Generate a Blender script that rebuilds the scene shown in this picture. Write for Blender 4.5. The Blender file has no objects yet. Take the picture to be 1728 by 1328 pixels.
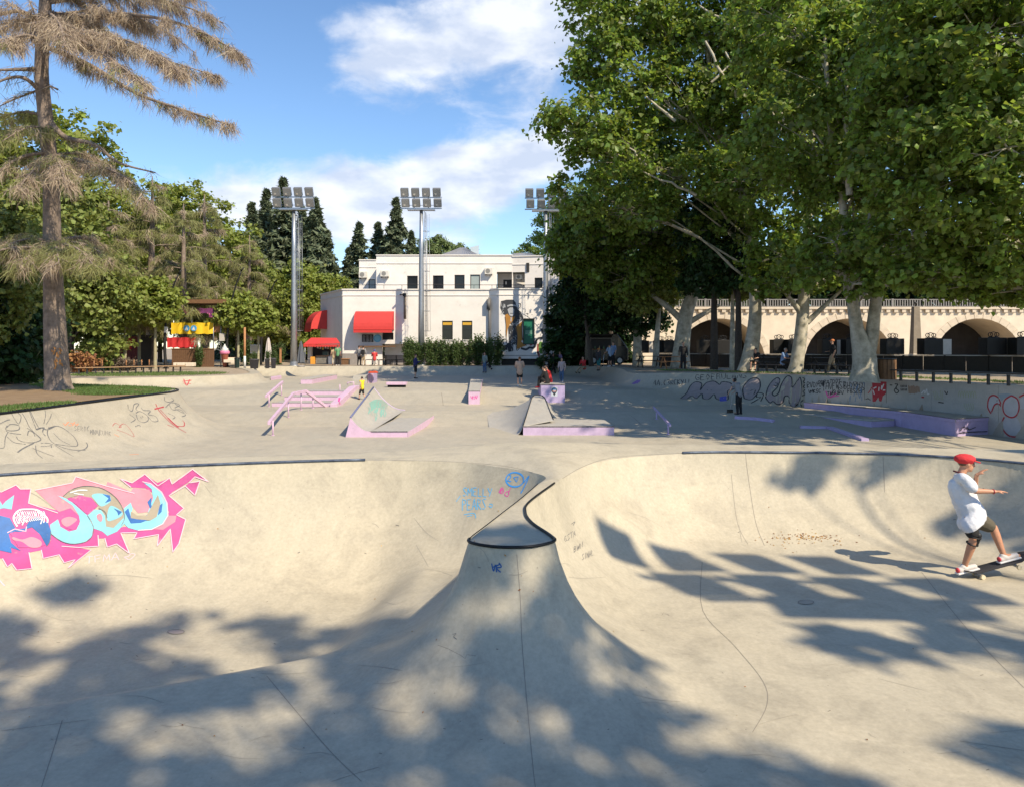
import bpy, bmesh, math, random
import numpy as np
from mathutils import Vector, Matrix
from mathutils.bvhtree import BVHTree

# ------------------------------------------------------------------ camera, sky, sun, exposure
SC = bpy.context.scene
COL = SC.collection
F, CX, CY, EYE = 1300.0, 864.0, 588.0, 1.6      # focal length, horizon and eye height read off the photograph
cam_d = bpy.data.cameras.new('camera')
cam = bpy.data.objects.new('camera', cam_d); COL.objects.link(cam)
cam.location = (0, 0, EYE); cam.rotation_euler = (math.radians(90), 0, 0)
cam_d.sensor_fit = 'HORIZONTAL'; cam_d.sensor_width = 36.0
cam_d.lens = 36.0 * F / 1728.0
cam_d.shift_y = -(664.0 - CY) / 1728.0
cam_d.clip_start = 0.1; cam_d.clip_end = 6000
SC.camera = cam

SUN_DIR = Vector((0.485, -0.53, 0.695)).normalized()      # towards the sun: from the right, a little behind the camera
SUN_EL = math.asin(SUN_DIR.z); SUN_AZ = math.atan2(SUN_DIR.x, SUN_DIR.y)
sun_d = bpy.data.lights.new('sun', 'SUN'); sun = bpy.data.objects.new('sun', sun_d); COL.objects.link(sun)
sun_d.energy = 4.7; sun_d.angle = math.radians(0.42); sun_d.color = (1.0, 0.86, 0.65)
sun.rotation_euler = SUN_DIR.to_track_quat('Z', 'Y').to_euler()
sun.location = (30, -20, 40)

world = bpy.data.worlds.new('World'); SC.world = world; world.use_nodes = True
def build_world():
    nt = world.node_tree; N = nt.nodes; L = nt.links; N.clear()
    def node(t, **k):
        n = N.new(t)
        for a, b in k.items(): setattr(n, a, b)
        return n
    def mth(op, a, b=None, c=None):
        n = node('ShaderNodeMath', operation=op)
        for i, v in enumerate((a, b, c)):
            if v is None: continue
            if isinstance(v, (int, float)): n.inputs[i].default_value = v
            else: L.new(v, n.inputs[i])
        return n.outputs[0]
    sky = node('ShaderNodeTexSky', sky_type='NISHITA'); sky.sun_disc = False
    sky.sun_elevation = SUN_EL; sky.sun_rotation = SUN_AZ
    sky.altitude = 400; sky.air_density = 1.0; sky.dust_density = 0.25; sky.ozone_density = 3.0
    tc = node('ShaderNodeTexCoord'); sep = node('ShaderNodeSeparateXYZ'); L.new(tc.outputs['Generated'], sep.inputs[0])
    x, y, z = sep.outputs
    az = mth('MULTIPLY', mth('ARCTAN2', x, y), 57.2958)
    el = mth('MULTIPLY', mth('ARCSINE', z), 57.2958)
    # cloud masses: (azimuth, elevation, half width, half height, weight) in degrees
    def blob(a, e, w, h, k, tilt=0.0):
        da = mth('SUBTRACT', az, a)
        de = mth('SUBTRACT', mth('SUBTRACT', el, e), mth('MULTIPLY', da, tilt))
        r = mth('ADD', mth('POWER', mth('ABSOLUTE', mth('DIVIDE', da, w)), 2.0), mth('POWER', mth('ABSOLUTE', mth('DIVIDE', de, h)), 2.0))
        return mth('MULTIPLY', mth('POWER', 2.71828, mth('MULTIPLY', r, -1.0)), k)
    blobs = [(-9.5, 20.5, 4.6, 3.4, .62), (-3.0, 22.0, 6.8, 3.7, .68), (3.2, 23.6, 4.6, 3.3, .58), (9, 25, 6, 3, .4),
             (-12, 11.6, 13, 2.5, .66, .13), (2.5, 14.8, 7.5, 3.0, .62, .33), (-9, 8.2, 9, 2.4, .5), (-21, 9.2, 6, 2.6, .45), (-5, 11.5, 8, 2.6, .55, .2),
             (-33, 19.0, 3.0, 3.0, .35), (40, 18, 14, 7, .5), (75, 25, 20, 8, .5), (-70, 22, 20, 8, .5), (150, 20, 25, 8, .5), (-140, 24, 28, 9, .5),
             (-17.2, 16.6, 0.8, 0.5, .35)]
    acc = None
    for b in blobs:
        v = blob(*b); acc = v if acc is None else mth('ADD', acc, v)
    # noise on the direction, flattened so that clouds stretch sideways
    cmb = node('ShaderNodeCombineXYZ')
    L.new(mth('MULTIPLY', az, 0.060), cmb.inputs[0]); L.new(mth('MULTIPLY', el, 0.115), cmb.inputs[1]); cmb.inputs[2].default_value = 3.7
    nz = node('ShaderNodeTexNoise'); nz.inputs['Scale'].default_value = 3.2; nz.inputs['Detail'].default_value = 9; nz.inputs['Roughness'].default_value = 0.58
    nz.inputs['Distortion'].default_value = 0.25
    L.new(cmb.outputs[0], nz.inputs['Vector'])
    dens = mth('ADD', mth('MULTIPLY', mth('SUBTRACT', nz.outputs['Fac'], 0.5), 1.25), acc)
    mr = node('ShaderNodeMapRange', interpolation_type='SMOOTHSTEP'); L.new(dens, mr.inputs[0])
    mr.inputs[1].default_value = 0.28; mr.inputs[2].default_value = 0.82
    # light and shade inside the clouds
    nz2 = node('ShaderNodeTexNoise'); nz2.inputs['Scale'].default_value = 4.5; nz2.inputs['Detail'].default_value = 6
    va = node('ShaderNodeVectorMath', operation='ADD'); va.inputs[1].default_value = (0.05, -0.12, 0.0)
    L.new(cmb.outputs[0], va.inputs[0]); L.new(va.outputs[0], nz2.inputs['Vector'])
    ramp = node('ShaderNodeMapRange'); L.new(nz2.outputs['Fac'], ramp.inputs[0])
    ramp.inputs[1].default_value = .38; ramp.inputs[2].default_value = .62
    cc = node('ShaderNodeMix', data_type='RGBA')
    L.new(ramp.outputs[0], cc.inputs['Factor'])
    cc.inputs['A'].default_value = (3.9, 4.4, 5.4, 1); cc.inputs['B'].default_value = (5.9, 6.1, 6.5, 1)
    sat = node('ShaderNodeHueSaturation'); sat.inputs['Saturation'].default_value = 1.08; sat.inputs['Value'].default_value = 1.12; L.new(sky.outputs[0], sat.inputs['Color'])
    mix = node('ShaderNodeMix', data_type='RGBA')
    L.new(mth('MULTIPLY', mr.outputs[0], 0.93), mix.inputs['Factor']); L.new(sat.outputs[0], mix.inputs['A']); L.new(cc.outputs['Result'], mix.inputs['B'])
    bg = node('ShaderNodeBackground'); bg.inputs['Strength'].default_value = 0.125
    L.new(mix.outputs['Result'], bg.inputs['Color'])
    out = node('ShaderNodeOutputWorld'); L.new(bg.outputs[0], out.inputs['Surface'])
build_world()
SC.view_settings.view_transform = 'Standard'; SC.view_settings.look = 'None'
SC.view_settings.exposure = 0.50; SC.view_settings.gamma = 1.0; SC.view_settings.use_curve_mapping = False
SC.render.engine = 'CYCLES'
SC.cycles.max_bounces = 6; SC.cycles.diffuse_bounces = 3; SC.cycles.glossy_bounces = 2
SC.cycles.transmission_bounces = 4; SC.cycles.transparent_max_bounces = 6
SC.cycles.sample_clamp_indirect = 6.0
SC.cycles.use_denoising = True

rng = np.random.default_rng(7)
random.seed(7)

# ------------------------------------------------------------------ helpers
def P(x, y, d):                     # photo pixel + distance -> point in the place
    return Vector(((x - CX) * d / F, d, EYE - (y - CY) * d / F))
def G(x, y, z):                     # photo pixel on a level at height z
    return P(x, y, (EYE - z) * F / (y - CY))
def sstep(t):
    t = np.clip(t, 0, 1); return t * t * (3 - 2 * t)

MATS = {}
def mat(name, col, rough=0.7, metal=0.0, var=0.0, scale=4.0, bump=0.0, bscale=40.0, col2=None, spec=0.4, trans=0.0, island=0.0, alpha=None, emit=None, wear=None):
    if name in MATS: return MATS[name]
    m = bpy.data.materials.new(name); m.use_nodes = True; MATS[name] = m
    nt = m.node_tree; N = nt.nodes; L = nt.links
    b = N['Principled BSDF']; b.inputs['Roughness'].default_value = rough; b.inputs['Metallic'].default_value = metal
    b.inputs['Specular IOR Level'].default_value = spec
    c = (col[0], col[1], col[2], 1)
    b.inputs['Base Color'].default_value = c
    geo = N.new('ShaderNodeNewGeometry')
    src = None
    if var > 0 or col2:
        nz = N.new('ShaderNodeTexNoise'); nz.inputs['Scale'].default_value = scale; nz.inputs['Detail'].default_value = 7; nz.inputs['Roughness'].default_value = .62
        L.new(geo.outputs['Position'], nz.inputs['Vector'])
        mr = N.new('ShaderNodeMapRange'); mr.inputs[1].default_value = .32; mr.inputs[2].default_value = .68
        L.new(nz.outputs['Fac'], mr.inputs[0])
        mx = N.new('ShaderNodeMix'); mx.data_type = 'RGBA'
        L.new(mr.outputs[0], mx.inputs['Factor'])
        c2 = col2 if col2 else [v * (1 - var) for v in col]
        mx.inputs['A'].default_value = c; mx.inputs['B'].default_value = (c2[0], c2[1], c2[2], 1)
        src = mx.outputs['Result']; L.new(src, b.inputs['Base Color'])
    if wear:            # paint rubbed through to what lies under it
        nw = N.new('ShaderNodeTexNoise'); nw.inputs['Scale'].default_value = wear[1]; nw.inputs['Detail'].default_value = 8; nw.inputs['Roughness'].default_value = .72
        L.new(geo.outputs['Position'], nw.inputs['Vector'])
        mw = N.new('ShaderNodeMapRange'); mw.inputs[1].default_value = wear[2]; mw.inputs[2].default_value = wear[2] + .10; mw.inputs[4].default_value = wear[3]; L.new(nw.outputs['Fac'], mw.inputs[0])
        xw = N.new('ShaderNodeMix'); xw.data_type = 'RGBA'; L.new(mw.outputs[0], xw.inputs['Factor'])
        if src: L.new(src, xw.inputs['A'])
        else: xw.inputs['A'].default_value = c
        xw.inputs['B'].default_value = (*wear[0], 1); src = xw.outputs['Result']; L.new(src, b.inputs['Base Color'])
    if island > 0:
        hs = N.new('ShaderNodeHueSaturation')
        if src: L.new(src, hs.inputs['Color'])
        else: hs.inputs['Color'].default_value = c
        a = N.new('ShaderNodeMapRange'); L.new(geo.outputs['Random Per Island'], a.inputs[0])
        a.inputs[3].default_value = 1 - island; a.inputs[4].default_value = 1 + island
        L.new(a.outputs[0], hs.inputs['Value'])
        h = N.new('ShaderNodeMapRange'); L.new(geo.outputs['Random Per Island'], h.inputs[0])
        h.inputs[3].default_value = .5 - island * .05; h.inputs[4].default_value = .5 + island * .04
        L.new(h.outputs[0], hs.inputs['Hue'])
        src = hs.outputs[0]; L.new(src, b.inputs['Base Color'])
    if bump > 0:
        nb = N.new('ShaderNodeTexNoise'); nb.inputs['Scale'].default_value = bscale; nb.inputs['Detail'].default_value = 6
        L.new(geo.outputs['Position'], nb.inputs['Vector'])
        bp = N.new('ShaderNodeBump'); bp.inputs['Strength'].default_value = bump; bp.inputs['Distance'].default_value = .02
        L.new(nb.outputs['Fac'], bp.inputs['Height']); L.new(bp.outputs[0], b.inputs['Normal'])
    if trans > 0:       # leaves let light through
        tr = N.new('ShaderNodeBsdfTranslucent')
        hs2 = N.new('ShaderNodeHueSaturation'); hs2.inputs['Saturation'].default_value = 1.1; hs2.inputs['Value'].default_value = 1.5; hs2.inputs['Hue'].default_value = .485
        if src: L.new(src, hs2.inputs['Color'])
        else: hs2.inputs['Color'].default_value = c
        L.new(hs2.outputs[0], tr.inputs['Color'])
        ms = N.new('ShaderNodeMixShader'); ms.inputs[0].default_value = trans
        L.new(b.outputs[0], ms.inputs[1]); L.new(tr.outputs[0], ms.inputs[2])
        L.new(ms.outputs[0], N['Material Output'].inputs['Surface'])
    if emit: b.inputs['Emission Color'].default_value = (*emit, 1); b.inputs['Emission Strength'].default_value = 1.0
    return m

def concrete(name, base, dark, warm, wear=0.5, scale=1.0):
    """poured concrete: broad stains, trowel streaks, fine pitting and a little relief"""
    m = bpy.data.materials.new(name); m.use_nodes = True; MATS[name] = m
    nt = m.node_tree; N = nt.nodes; L = nt.links; b = N['Principled BSDF']
    b.inputs['Specular IOR Level'].default_value = .35
    geo = N.new('ShaderNodeNewGeometry')
    def noise(s, d, r=.6, vec=None, dist=0):
        n = N.new('ShaderNodeTexNoise'); n.inputs['Scale'].default_value = s * scale; n.inputs['Detail'].default_value = d; n.inputs['Roughness'].default_value = r; n.inputs['Distortion'].default_value = dist
        L.new(vec if vec else geo.outputs['Position'], n.inputs['Vector']); return n.outputs['Fac']
    def rng_(v, a, c, lo=0, hi=1):
        n = N.new('ShaderNodeMapRange'); n.inputs[1].default_value = a; n.inputs[2].default_value = c; n.inputs[3].default_value = lo; n.inputs[4].default_value = hi
        L.new(v, n.inputs[0]); return n.outputs[0]
    def mixc(f, A, B, mode='MIX'):
        n = N.new('ShaderNodeMix'); n.data_type = 'RGBA'; n.blend_type = mode
        L.new(f, n.inputs['Factor'])
        for k, v in (('A', A), ('B', B)):
            if isinstance(v, tuple): n.inputs[k].default_value = (*v, 1)
            else: L.new(v, n.inputs[k])
        return n.outputs['Result']
    broad = rng_(noise(.55, 3, .55, dist=.6), .35, .68)
    c = mixc(broad, base, warm)
    mid = rng_(noise(1.5, 7, .72, dist=.7), .46, .78)
    c = mixc(rng_(mid, 0, 1, 0, .55 * wear + .15), c, dark)
    fine = rng_(noise(24, 3, .7), .3, .75, .88, 1.08)
    mp = N.new('ShaderNodeMapping'); mp.inputs['Scale'].default_value = (1.6, .5, 1.0); mp.inputs['Rotation'].default_value = (0, 0, .5)
    L.new(geo.outputs['Position'], mp.inputs['Vector'])
    streak = rng_(noise(3.2, 4, .6, mp.outputs[0]), .35, .7, .95, 1.04)
    mul = N.new('ShaderNodeMath'); mul.operation = 'MULTIPLY'; L.new(fine, mul.inputs[0]); L.new(streak, mul.inputs[1])
    hs = N.new('ShaderNodeHueSaturation'); L.new(c, hs.inputs['Color']); L.new(mul.outputs[0], hs.inputs['Value'])
    # small dark specks
    vor = N.new('ShaderNodeTexVoronoi'); vor.inputs['Scale'].default_value = 7.0 * scale; vor.inputs['Randomness'].default_value = 1
    L.new(geo.outputs['Position'], vor.inputs['Vector'])
    sp = rng_(vor.outputs['Distance'], .02, .055, .55, 1.0)
    hs2 = N.new('ShaderNodeHueSaturation'); L.new(hs.outputs[0], hs2.inputs['Color']); L.new(sp, hs2.inputs['Value'])
    L.new(hs2.outputs[0], b.inputs['Base Color'])
    L.new(rng_(mid, 0, 1, .72, .5), b.inputs['Roughness'])
    bp = N.new('ShaderNodeBump'); bp.inputs['Strength'].default_value = .28; bp.inputs['Distance'].default_value = .012
    L.new(noise(9, 6, .7), bp.inputs['Height']); L.new(bp.outputs[0], b.inputs['Normal'])
    return m

def tag(o, label=None, cat=None, group=None, kind=None):
    if label: o['label'] = label
    if cat: o['category'] = cat
    if group: o['group'] = group
    if kind: o['kind'] = kind
    return o
def empty(name, loc=(0, 0, 0), rz=0.0, parent=None):
    o = bpy.data.objects.new(name, None); o.location = loc; o.rotation_euler = (0, 0, rz); o.empty_display_size = .2
    COL.objects.link(o)
    if parent: o.parent = parent
    return o
def link_mesh(name, me, m=None, parent=None, smooth=False):
    if m is not None and len(me.materials) == 0:
        for k in (m if isinstance(m, (list, tuple)) else [m]): me.materials.append(k)
    o = bpy.data.objects.new(name, me); COL.objects.link(o)
    if parent: o.parent = parent
    if smooth and len(me.polygons): me.polygons.foreach_set('use_smooth', np.ones(len(me.polygons), dtype=bool))
    return o
def np_mesh(name, V, Q):
    """mesh from numpy vertices and faces that all have the same number of corners"""
    me = bpy.data.meshes.new(name); V = np.asarray(V, dtype=np.float32); Q = np.asarray(Q, dtype=np.int32)
    k = Q.shape[1]
    me.vertices.add(len(V)); me.vertices.foreach_set('co', V.ravel())
    me.loops.add(Q.size); me.loops.foreach_set('vertex_index', Q.ravel())
    me.polygons.add(len(Q)); me.polygons.foreach_set('loop_start', np.arange(len(Q), dtype=np.int32) * k)
    me.update(calc_edges=True); return me
def copy_tree(o, parent=None):
    c = o.copy(); COL.objects.link(c); c.parent = parent
    for ch in list(o.children): copy_tree(ch, c)
    return c

class MB:
    """collects boxes, tubes and prisms; build() links them as one mesh object"""
    def __init__(s): s.v = []; s.f = []; s.mi = []; s.m = 0
    def add(s, V, Fc):
        o = len(s.v); s.v += [tuple(p) for p in V]; s.f += [tuple(i + o for i in f) for f in Fc]; s.mi += [s.m] * len(Fc); return s
    def box(s, c, sz, rz=0.0, M=None):
        hx, hy, hz = sz[0] / 2, sz[1] / 2, sz[2] / 2
        V = [Vector((x, y, z)) for z in (-hz, hz) for x, y in ((-hx, -hy), (hx, -hy), (hx, hy), (-hx, hy))]
        R = (M if M is not None else Matrix.Rotation(rz, 3, 'Z'))
        V = [R @ p + Vector(c) for p in V]
        return s.add(V, [(3, 2, 1, 0), (4, 5, 6, 7), (0, 1, 5, 4), (1, 2, 6, 5), (2, 3, 7, 6), (3, 0, 4, 7)])
    def box2(s, a, b):
        return s.box([(a[i] + b[i]) / 2 for i in range(3)], [abs(b[i] - a[i]) for i in range(3)])
    def beam(s, p, q, w, h=None, up=(0, 0, 1)):
        p = Vector(p); q = Vector(q); d = q - p; l = d.length
        if l < 1e-6: return s
        y = d / l; x = y.cross(Vector(up))
        if x.length < 1e-4: x = y.cross(Vector((1, 0, 0)))
        x.normalize(); z = x.cross(y)
        return s.box((p + q) / 2, (w, l, h or w), M=Matrix((x, y, z)).transposed())
    def tube(s, path, r, n=8, cap=True):
        path = [Vector(p) for p in path]; m = len(path)
        rs = r if isinstance(r, (list, tuple, np.ndarray)) else [r] * m
        V = []; Fc = []; prev = None
        for i, p in enumerate(path):
            t = (path[min(i + 1, m - 1)] - path[max(i - 1, 0)])
            t = t.normalized() if t.length > 1e-9 else Vector((0, 0, 1))
            if prev is None:
                a = t.cross(Vector((0, 0, 1)))
                if a.length < .05: a = t.cross(Vector((0, 1, 0)))
            else: a = prev - t * prev.dot(t)
            a.normalize(); prev = a; b = t.cross(a)
            for k in range(n):
                an = 2 * math.pi * k / n
                V.append(p + (a * math.cos(an) + b * math.sin(an)) * float(rs[i]))
        for i in range(m - 1):
            for k in range(n):
                k2 = (k + 1) % n
                Fc.append((i * n + k, i * n + k2, (i + 1) * n + k2, (i + 1) * n + k))
        if cap: Fc += [tuple(reversed(range(n))), tuple((m - 1) * n + k for k in range(n))]
        return s.add(V, Fc)
    def prism(s, poly, z0, z1):
        n = len(poly); V = [(p[0], p[1], z0) for p in poly] + [(p[0], p[1], z1) for p in poly]
        a = sum(poly[i][0] * poly[(i + 1) % n][1] - poly[(i + 1) % n][0] * poly[i][1] for i in range(n))
        Fc = [tuple(range(n - 1, -1, -1)), tuple(range(n, 2 * n))] + [(i, (i + 1) % n, n + (i + 1) % n, n + i) for i in range(n)]
        if a < 0: Fc = [tuple(reversed(f)) for f in Fc]
        return s.add(V, Fc)
    def slab(s, poly3, vec):
        """planar polygon pushed along vec"""
        n = len(poly3); v = Vector(vec); A = [Vector(p) for p in poly3]
        V = A + [p + v for p in A]
        nrm = Vector((0, 0, 0))
        for i in range(n): nrm += A[i].cross(A[(i + 1) % n])
        Fc = [tuple(range(n)), tuple(range(2 * n - 1, n - 1, -1))] + [(i, n + i, n + (i + 1) % n, (i + 1) % n) for i in range(n)]
        if nrm.dot(v) > 0: Fc = [tuple(reversed(f)) for f in Fc]
        return s.add(V, Fc)
    def lathe(s, prof, c=(0, 0, 0), n=16):
        V = []; Fc = []; m = len(prof)
        for r, z in prof:
            for k in range(n):
                a = 2 * math.pi * k / n; V.append((c[0] + r * math.cos(a), c[1] + r * math.sin(a), c[2] + z))
        for i in range(m - 1):
            for k in range(n):
                k2 = (k + 1) % n; Fc.append((i * n + k, i * n + k2, (i + 1) * n + k2, (i + 1) * n + k))
        Fc += [tuple(reversed(range(n))), tuple((m - 1) * n + k for k in range(n))]
        return s.add(V, Fc)
    def build(s, name, m, parent=None, smooth=False, bevel=0.0, at=None):
        me = bpy.data.meshes.new(name)
        V = s.v
        if at is not None: V = [(p[0] - at[0], p[1] - at[1], p[2] - at[2]) for p in V]
        me.from_pydata(V, [], s.f)
        ms = m if isinstance(m, (list, tuple)) else [m]
        for k in ms: me.materials.append(k)
        if len(ms) > 1: me.polygons.foreach_set('material_index', s.mi)
        me.update()
        o = link_mesh(name, me, None, parent, smooth)
        if at is not None: o.location = at
        if bevel > 0:
            b = o.modifiers.new('bevel', 'BEVEL'); b.width = bevel; b.segments = 2; b.limit_method = 'ANGLE'
        return o
def smooth_curve(pts, closed=False, n=8):
    """Catmull-Rom through the points"""
    pts = [np.array(p, dtype=float) for p in pts]; m = len(pts); out = []
    for i in range(m if closed else m - 1):
        g = lambda k: pts[k % m] if closed else pts[min(max(k, 0), m - 1)]
        p0, p1, p2, p3 = g(i - 1), g(i), g(i + 1), g(i + 2)
        for j in range(n):
            t = j / n
            out.append(.5 * (2 * p1 + (p2 - p0) * t + (2 * p0 - 5 * p1 + 4 * p2 - p3) * t * t + (3 * p1 - p0 - 3 * p2 + p3) * t ** 3))
    if not closed: out.append(pts[-1])
    return np.array(out)

# ------------------------------------------------------------------ the shape of the ground
BOWL = smooth_curve([(-9.0, 5.6), (-8.2, 8.0), (-6.5, 9.65), (-4.5, 10.45), (-2.1, 11.02), (-.8, 10.85), (-.18, 10.42), (.22, 10.02),
                     (.42, 9.6), (.30, 9.05), (.10, 8.2), (-.07, 7.55), (-.24, 6.9), (-.345, 6.5), (-.345, 6.33), (-.18, 6.20), (.0, 6.165), (.18, 6.20), (.345, 6.36), (.33, 6.55),
                     (.18, 7.05), (.13, 7.5), (.18, 8.0), (.50, 9.1), (.74, 9.85), (1.35, 11.05), (2.6, 11.75), (3.8, 11.82), (5.65, 11.6),
                     (6.75, 11.02), (7.6, 9.9), (8.2, 8.4), (8.5, 6.6), (8.3, 4.4), (7.0, 2.7), (4, 1.9), (0, 1.55), (-4, 1.6), (-7, 2.3), (-8.7, 3.8)], True, 8)
STREET = smooth_curve([(-12.5, 14), (-12.5, 20), (-12.5, 25), (-12.55, 28.6), (-13.6, 30.6), (-17, 32.8), (-22, 35), (-25.4, 38), (-24, 40.6), (-20.5, 41.8), (-17.5, 44.5), (-16.2, 49), (-18.5, 55),
                       (-21.5, 60), (-19, 62), (-10, 62.2), (0, 62.2), (5, 62), (7.0, 59), (7.4, 52), (7.0, 46), (7.6, 43), (10, 40.6), (12.7, 38), (15.0, 34.6),
                       (16.5, 31.6), (17.3, 28.5), (17.8, 25.5), (18.4, 21), (18.5, 16), (16, 13.4), (12, 12.3), (8, 12.25), (5.5, 12.68), (2.8, 12.85), (.6, 12.75), (-2, 11.95), (-6, 11.0), (-8.3, 10.4), (-10.8, 10.6)], True, 6)
def sdf(poly, X, Y):
    """signed distance, negative inside"""
    A = poly; B = np.roll(poly, -1, 0); shp = X.shape; x = X.ravel(); y = Y.ravel()
    d = np.full(x.shape, 1e9); inside = np.zeros(x.shape, bool)
    for (ax, ay), (bx, by) in zip(A, B):
        ex, ey = bx - ax, by - ay; L2 = ex * ex + ey * ey + 1e-12
        t = np.clip(((x - ax) * ex + (y - ay) * ey) / L2, 0, 1)
        d = np.minimum(d, (x - ax - t * ex) ** 2 + (y - ay - t * ey) ** 2)
        c = ((ay > y) != (by > y))
        if ey != 0: inside ^= c & (x < ex * (y - ay) / ey + ax)
    d = np.sqrt(d); d[inside] *= -1
    return d.reshape(shp)
def poly_side(line, X, Y):
    """signed distance to an open polyline: positive on its left"""
    x = X.ravel(); y = Y.ravel(); best = np.full(x.shape, 1e9); sg = np.ones(x.shape)
    for (ax, ay), (bx, by) in zip(line[:-1], line[1:]):
        ex, ey = bx - ax, by - ay; L2 = ex * ex + ey * ey
        t = np.clip(((x - ax) * ex + (y - ay) * ey) / L2, 0, 1)
        d = (x - ax - t * ex) ** 2 + (y - ay - t * ey) ** 2
        m = d < best; best = np.where(m, d, best); sg = np.where(m, np.sign(ex * (y - ay) - ey * (x - ax) + 1e-12), sg)
    return (np.sqrt(best) * sg).reshape(X.shape)
WATERFALL = [(-.9, 12), (-1.0, 8.6), (-1.08, 7.5), (-1.34, 6.98), (-1.9, 6.66), (-2.7, 6.24), (-3.8, 5.74), (-6, 4.9), (-10, 3.6)]
def win_(x):
    return np.exp(-((x - .55) / 1.5) ** 2)
def z_plaza(X, Y):
    return .3 * sstep((X - 4) / 6) * sstep((Y - 16) / 8) + .15 * sstep((Y - 48) / 10) * (1 - sstep((X - 4) / 6))
def z_floor(X, Y):
    """floor of the street course: three levels joined by banks"""
    U, M_, L_ = -.6, -1.15, -1.5
    z = L_ + (M_ - L_) * np.clip((Y - 30.6) / 3.0, 0, 1) + (U - M_) * np.clip((Y - 37.4) / 3.4, 0, 1)
    return z
def arc(s, D, Rf):
    w = D * np.sqrt(2 * Rf - 1); R = Rf * D
    t = np.clip(w - s, 0, None); t = np.minimum(t, w)
    return -D + R - np.sqrt(np.maximum(R * R - t * t, 1e-9))
def z_all(X, Y, sb=None, ss=None):
    sb = sdf(BOWL, X, Y) if sb is None else sb
    ss = sdf(STREET, X, Y) if ss is None else ss
    zo = z_plaza(X, Y)
    zo = zo + .14 * (1 - np.exp(-np.maximum(sb, 0) / .45)) * win_(X) * (1 - sstep((Y - 12.0) / 1.3)) * (Y > 9.2)
    # bowl
    wf = poly_side(WATERFALL, X, Y)
    D = 1.15 + .38 * sstep((-wf - .05) / .85)
    D = D + .06 * sstep((X - 2.5) / 2)
    wn = win_(X) * sstep((Y - 9.6) / 1.0)
    wl = np.exp(-((X + .9) / 1.2) ** 2) * sstep((Y - 5.6) / .8) * sstep((9.6 - Y) / .8) * sstep(-wf / .5)
    zb = arc(np.maximum(-sb, 0), D, 1.22 + .75 * wn + .55 * wl)
    # street course
    k = 1 + 60 * sstep((37.2 - Y) / 1.5) * (X > 11.0)
    fl = z_floor(X, Y); Ds = np.maximum(zo - fl, .05)
    zs = zo + arc(np.maximum(-ss, 0) * k, Ds, 1.7)
    z = np.where(sb < 0, zb, np.where(ss < 0, zs, zo))
    return z
def ground_z(x, y):
    a = np.array([[float(x)]]); b = np.array([[float(y)]])
    return float(z_all(a, b)[0, 0])
def snap(X, Y, poly, h, s0, g=.02):
    m = np.abs(s0) < .52 * h; x = X[m]; y = Y[m]
    for _ in range(2):
        s = sdf(poly, x, y)
        gx = (sdf(poly, x + g, y) - sdf(poly, x - g, y)) / (2 * g); gy = (sdf(poly, x, y + g) - sdf(poly, x, y - g)) / (2 * g)
        l = np.sqrt(gx * gx + gy * gy) + 1e-9
        x = x - s * gx / l; y = y - s * gy / l
    X = X.copy(); Y = Y.copy(); X[m] = x; Y[m] = y
    return X, Y, m
def sheet(name, x0, x1, y0, y1, h, m, keep, poly, kind='structure'):
    xs = np.linspace(x0, x1, int(round((x1 - x0) / h)) + 1); ys = np.linspace(y0, y1, int(round((y1 - y0) / h)) + 1)
    X, Y = np.meshgrid(xs, ys)
    sb = sdf(BOWL, X, Y) if y0 < 13 else np.full(X.shape, 9.0); ss = sdf(STREET, X, Y)
    X2, Y2, m_ = snap(X, Y, poly, h, sb if poly is BOWL else ss)
    edge = np.zeros(X.shape, bool); edge[0] = edge[-1] = True; edge[:, 0] = edge[:, -1] = True
    X = np.where(edge, X, X2); Y = np.where(edge, Y, Y2)
    if poly is BOWL: sb = np.where(m_ & ~edge, 0.0, sb)
    else: ss = np.where(m_ & ~edge, 0.0, ss)
    Z = z_all(X, Y, sb, ss)
    ny, nx = X.shape
    idx = np.arange(nx * ny).reshape(ny, nx)
    Q = np.stack([idx[:-1, :-1], idx[:-1, 1:], idx[1:, 1:], idx[1:, :-1]], -1).reshape(-1, 4)
    k = keep(sb, ss, X, Y).ravel()
    Q = Q[k[Q].all(1)]
    mf = (m_ & ~edge).ravel(); alt = mf[Q[:, 1]] & mf[Q[:, 3]] & ~(mf[Q[:, 0]] & mf[Q[:, 2]])      # cut each quad along the lip where it crosses it
    Q = np.concatenate([Q[~alt][:, [0, 1, 2]], Q[~alt][:, [0, 2, 3]], Q[alt][:, [0, 1, 3]], Q[alt][:, [1, 2, 3]]], 0)
    used = np.unique(Q); mp = np.full(nx * ny, -1); mp[used] = np.arange(len(used))
    V = np.stack([X.ravel(), Y.ravel(), Z.ravel()], 1)[used]
    o = link_mesh(name, np_mesh(name, V, mp[Q]), m, None, True)
    # keep the lip crisp
    o.data.set_sharp_from_angle(angle=math.radians(38))
    o['kind'] = kind
    return o
CONC = concrete('bowl_concrete', (.44, .397, .303), (.26, .232, .18), (.485, .43, .318), 1.0)
CONC2 = concrete('street_concrete', (.405, .372, .30), (.27, .25, .20), (.435, .39, .305), .85, .8)
bowl = sheet('skate_bowl', -13, 13.6, -3.0, 13.6, .066, CONC, lambda sb, ss, X, Y: np.ones_like(X, bool), BOWL)
street = sheet('street_course', -27, 20, 13.6, 64, .16, CONC2, lambda sb, ss, X, Y: ss < .75, STREET)
tag(bowl, 'smooth pale concrete skate bowl with a tongue in the middle'); tag(street, 'concrete street course with banks beyond the bowl')

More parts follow.
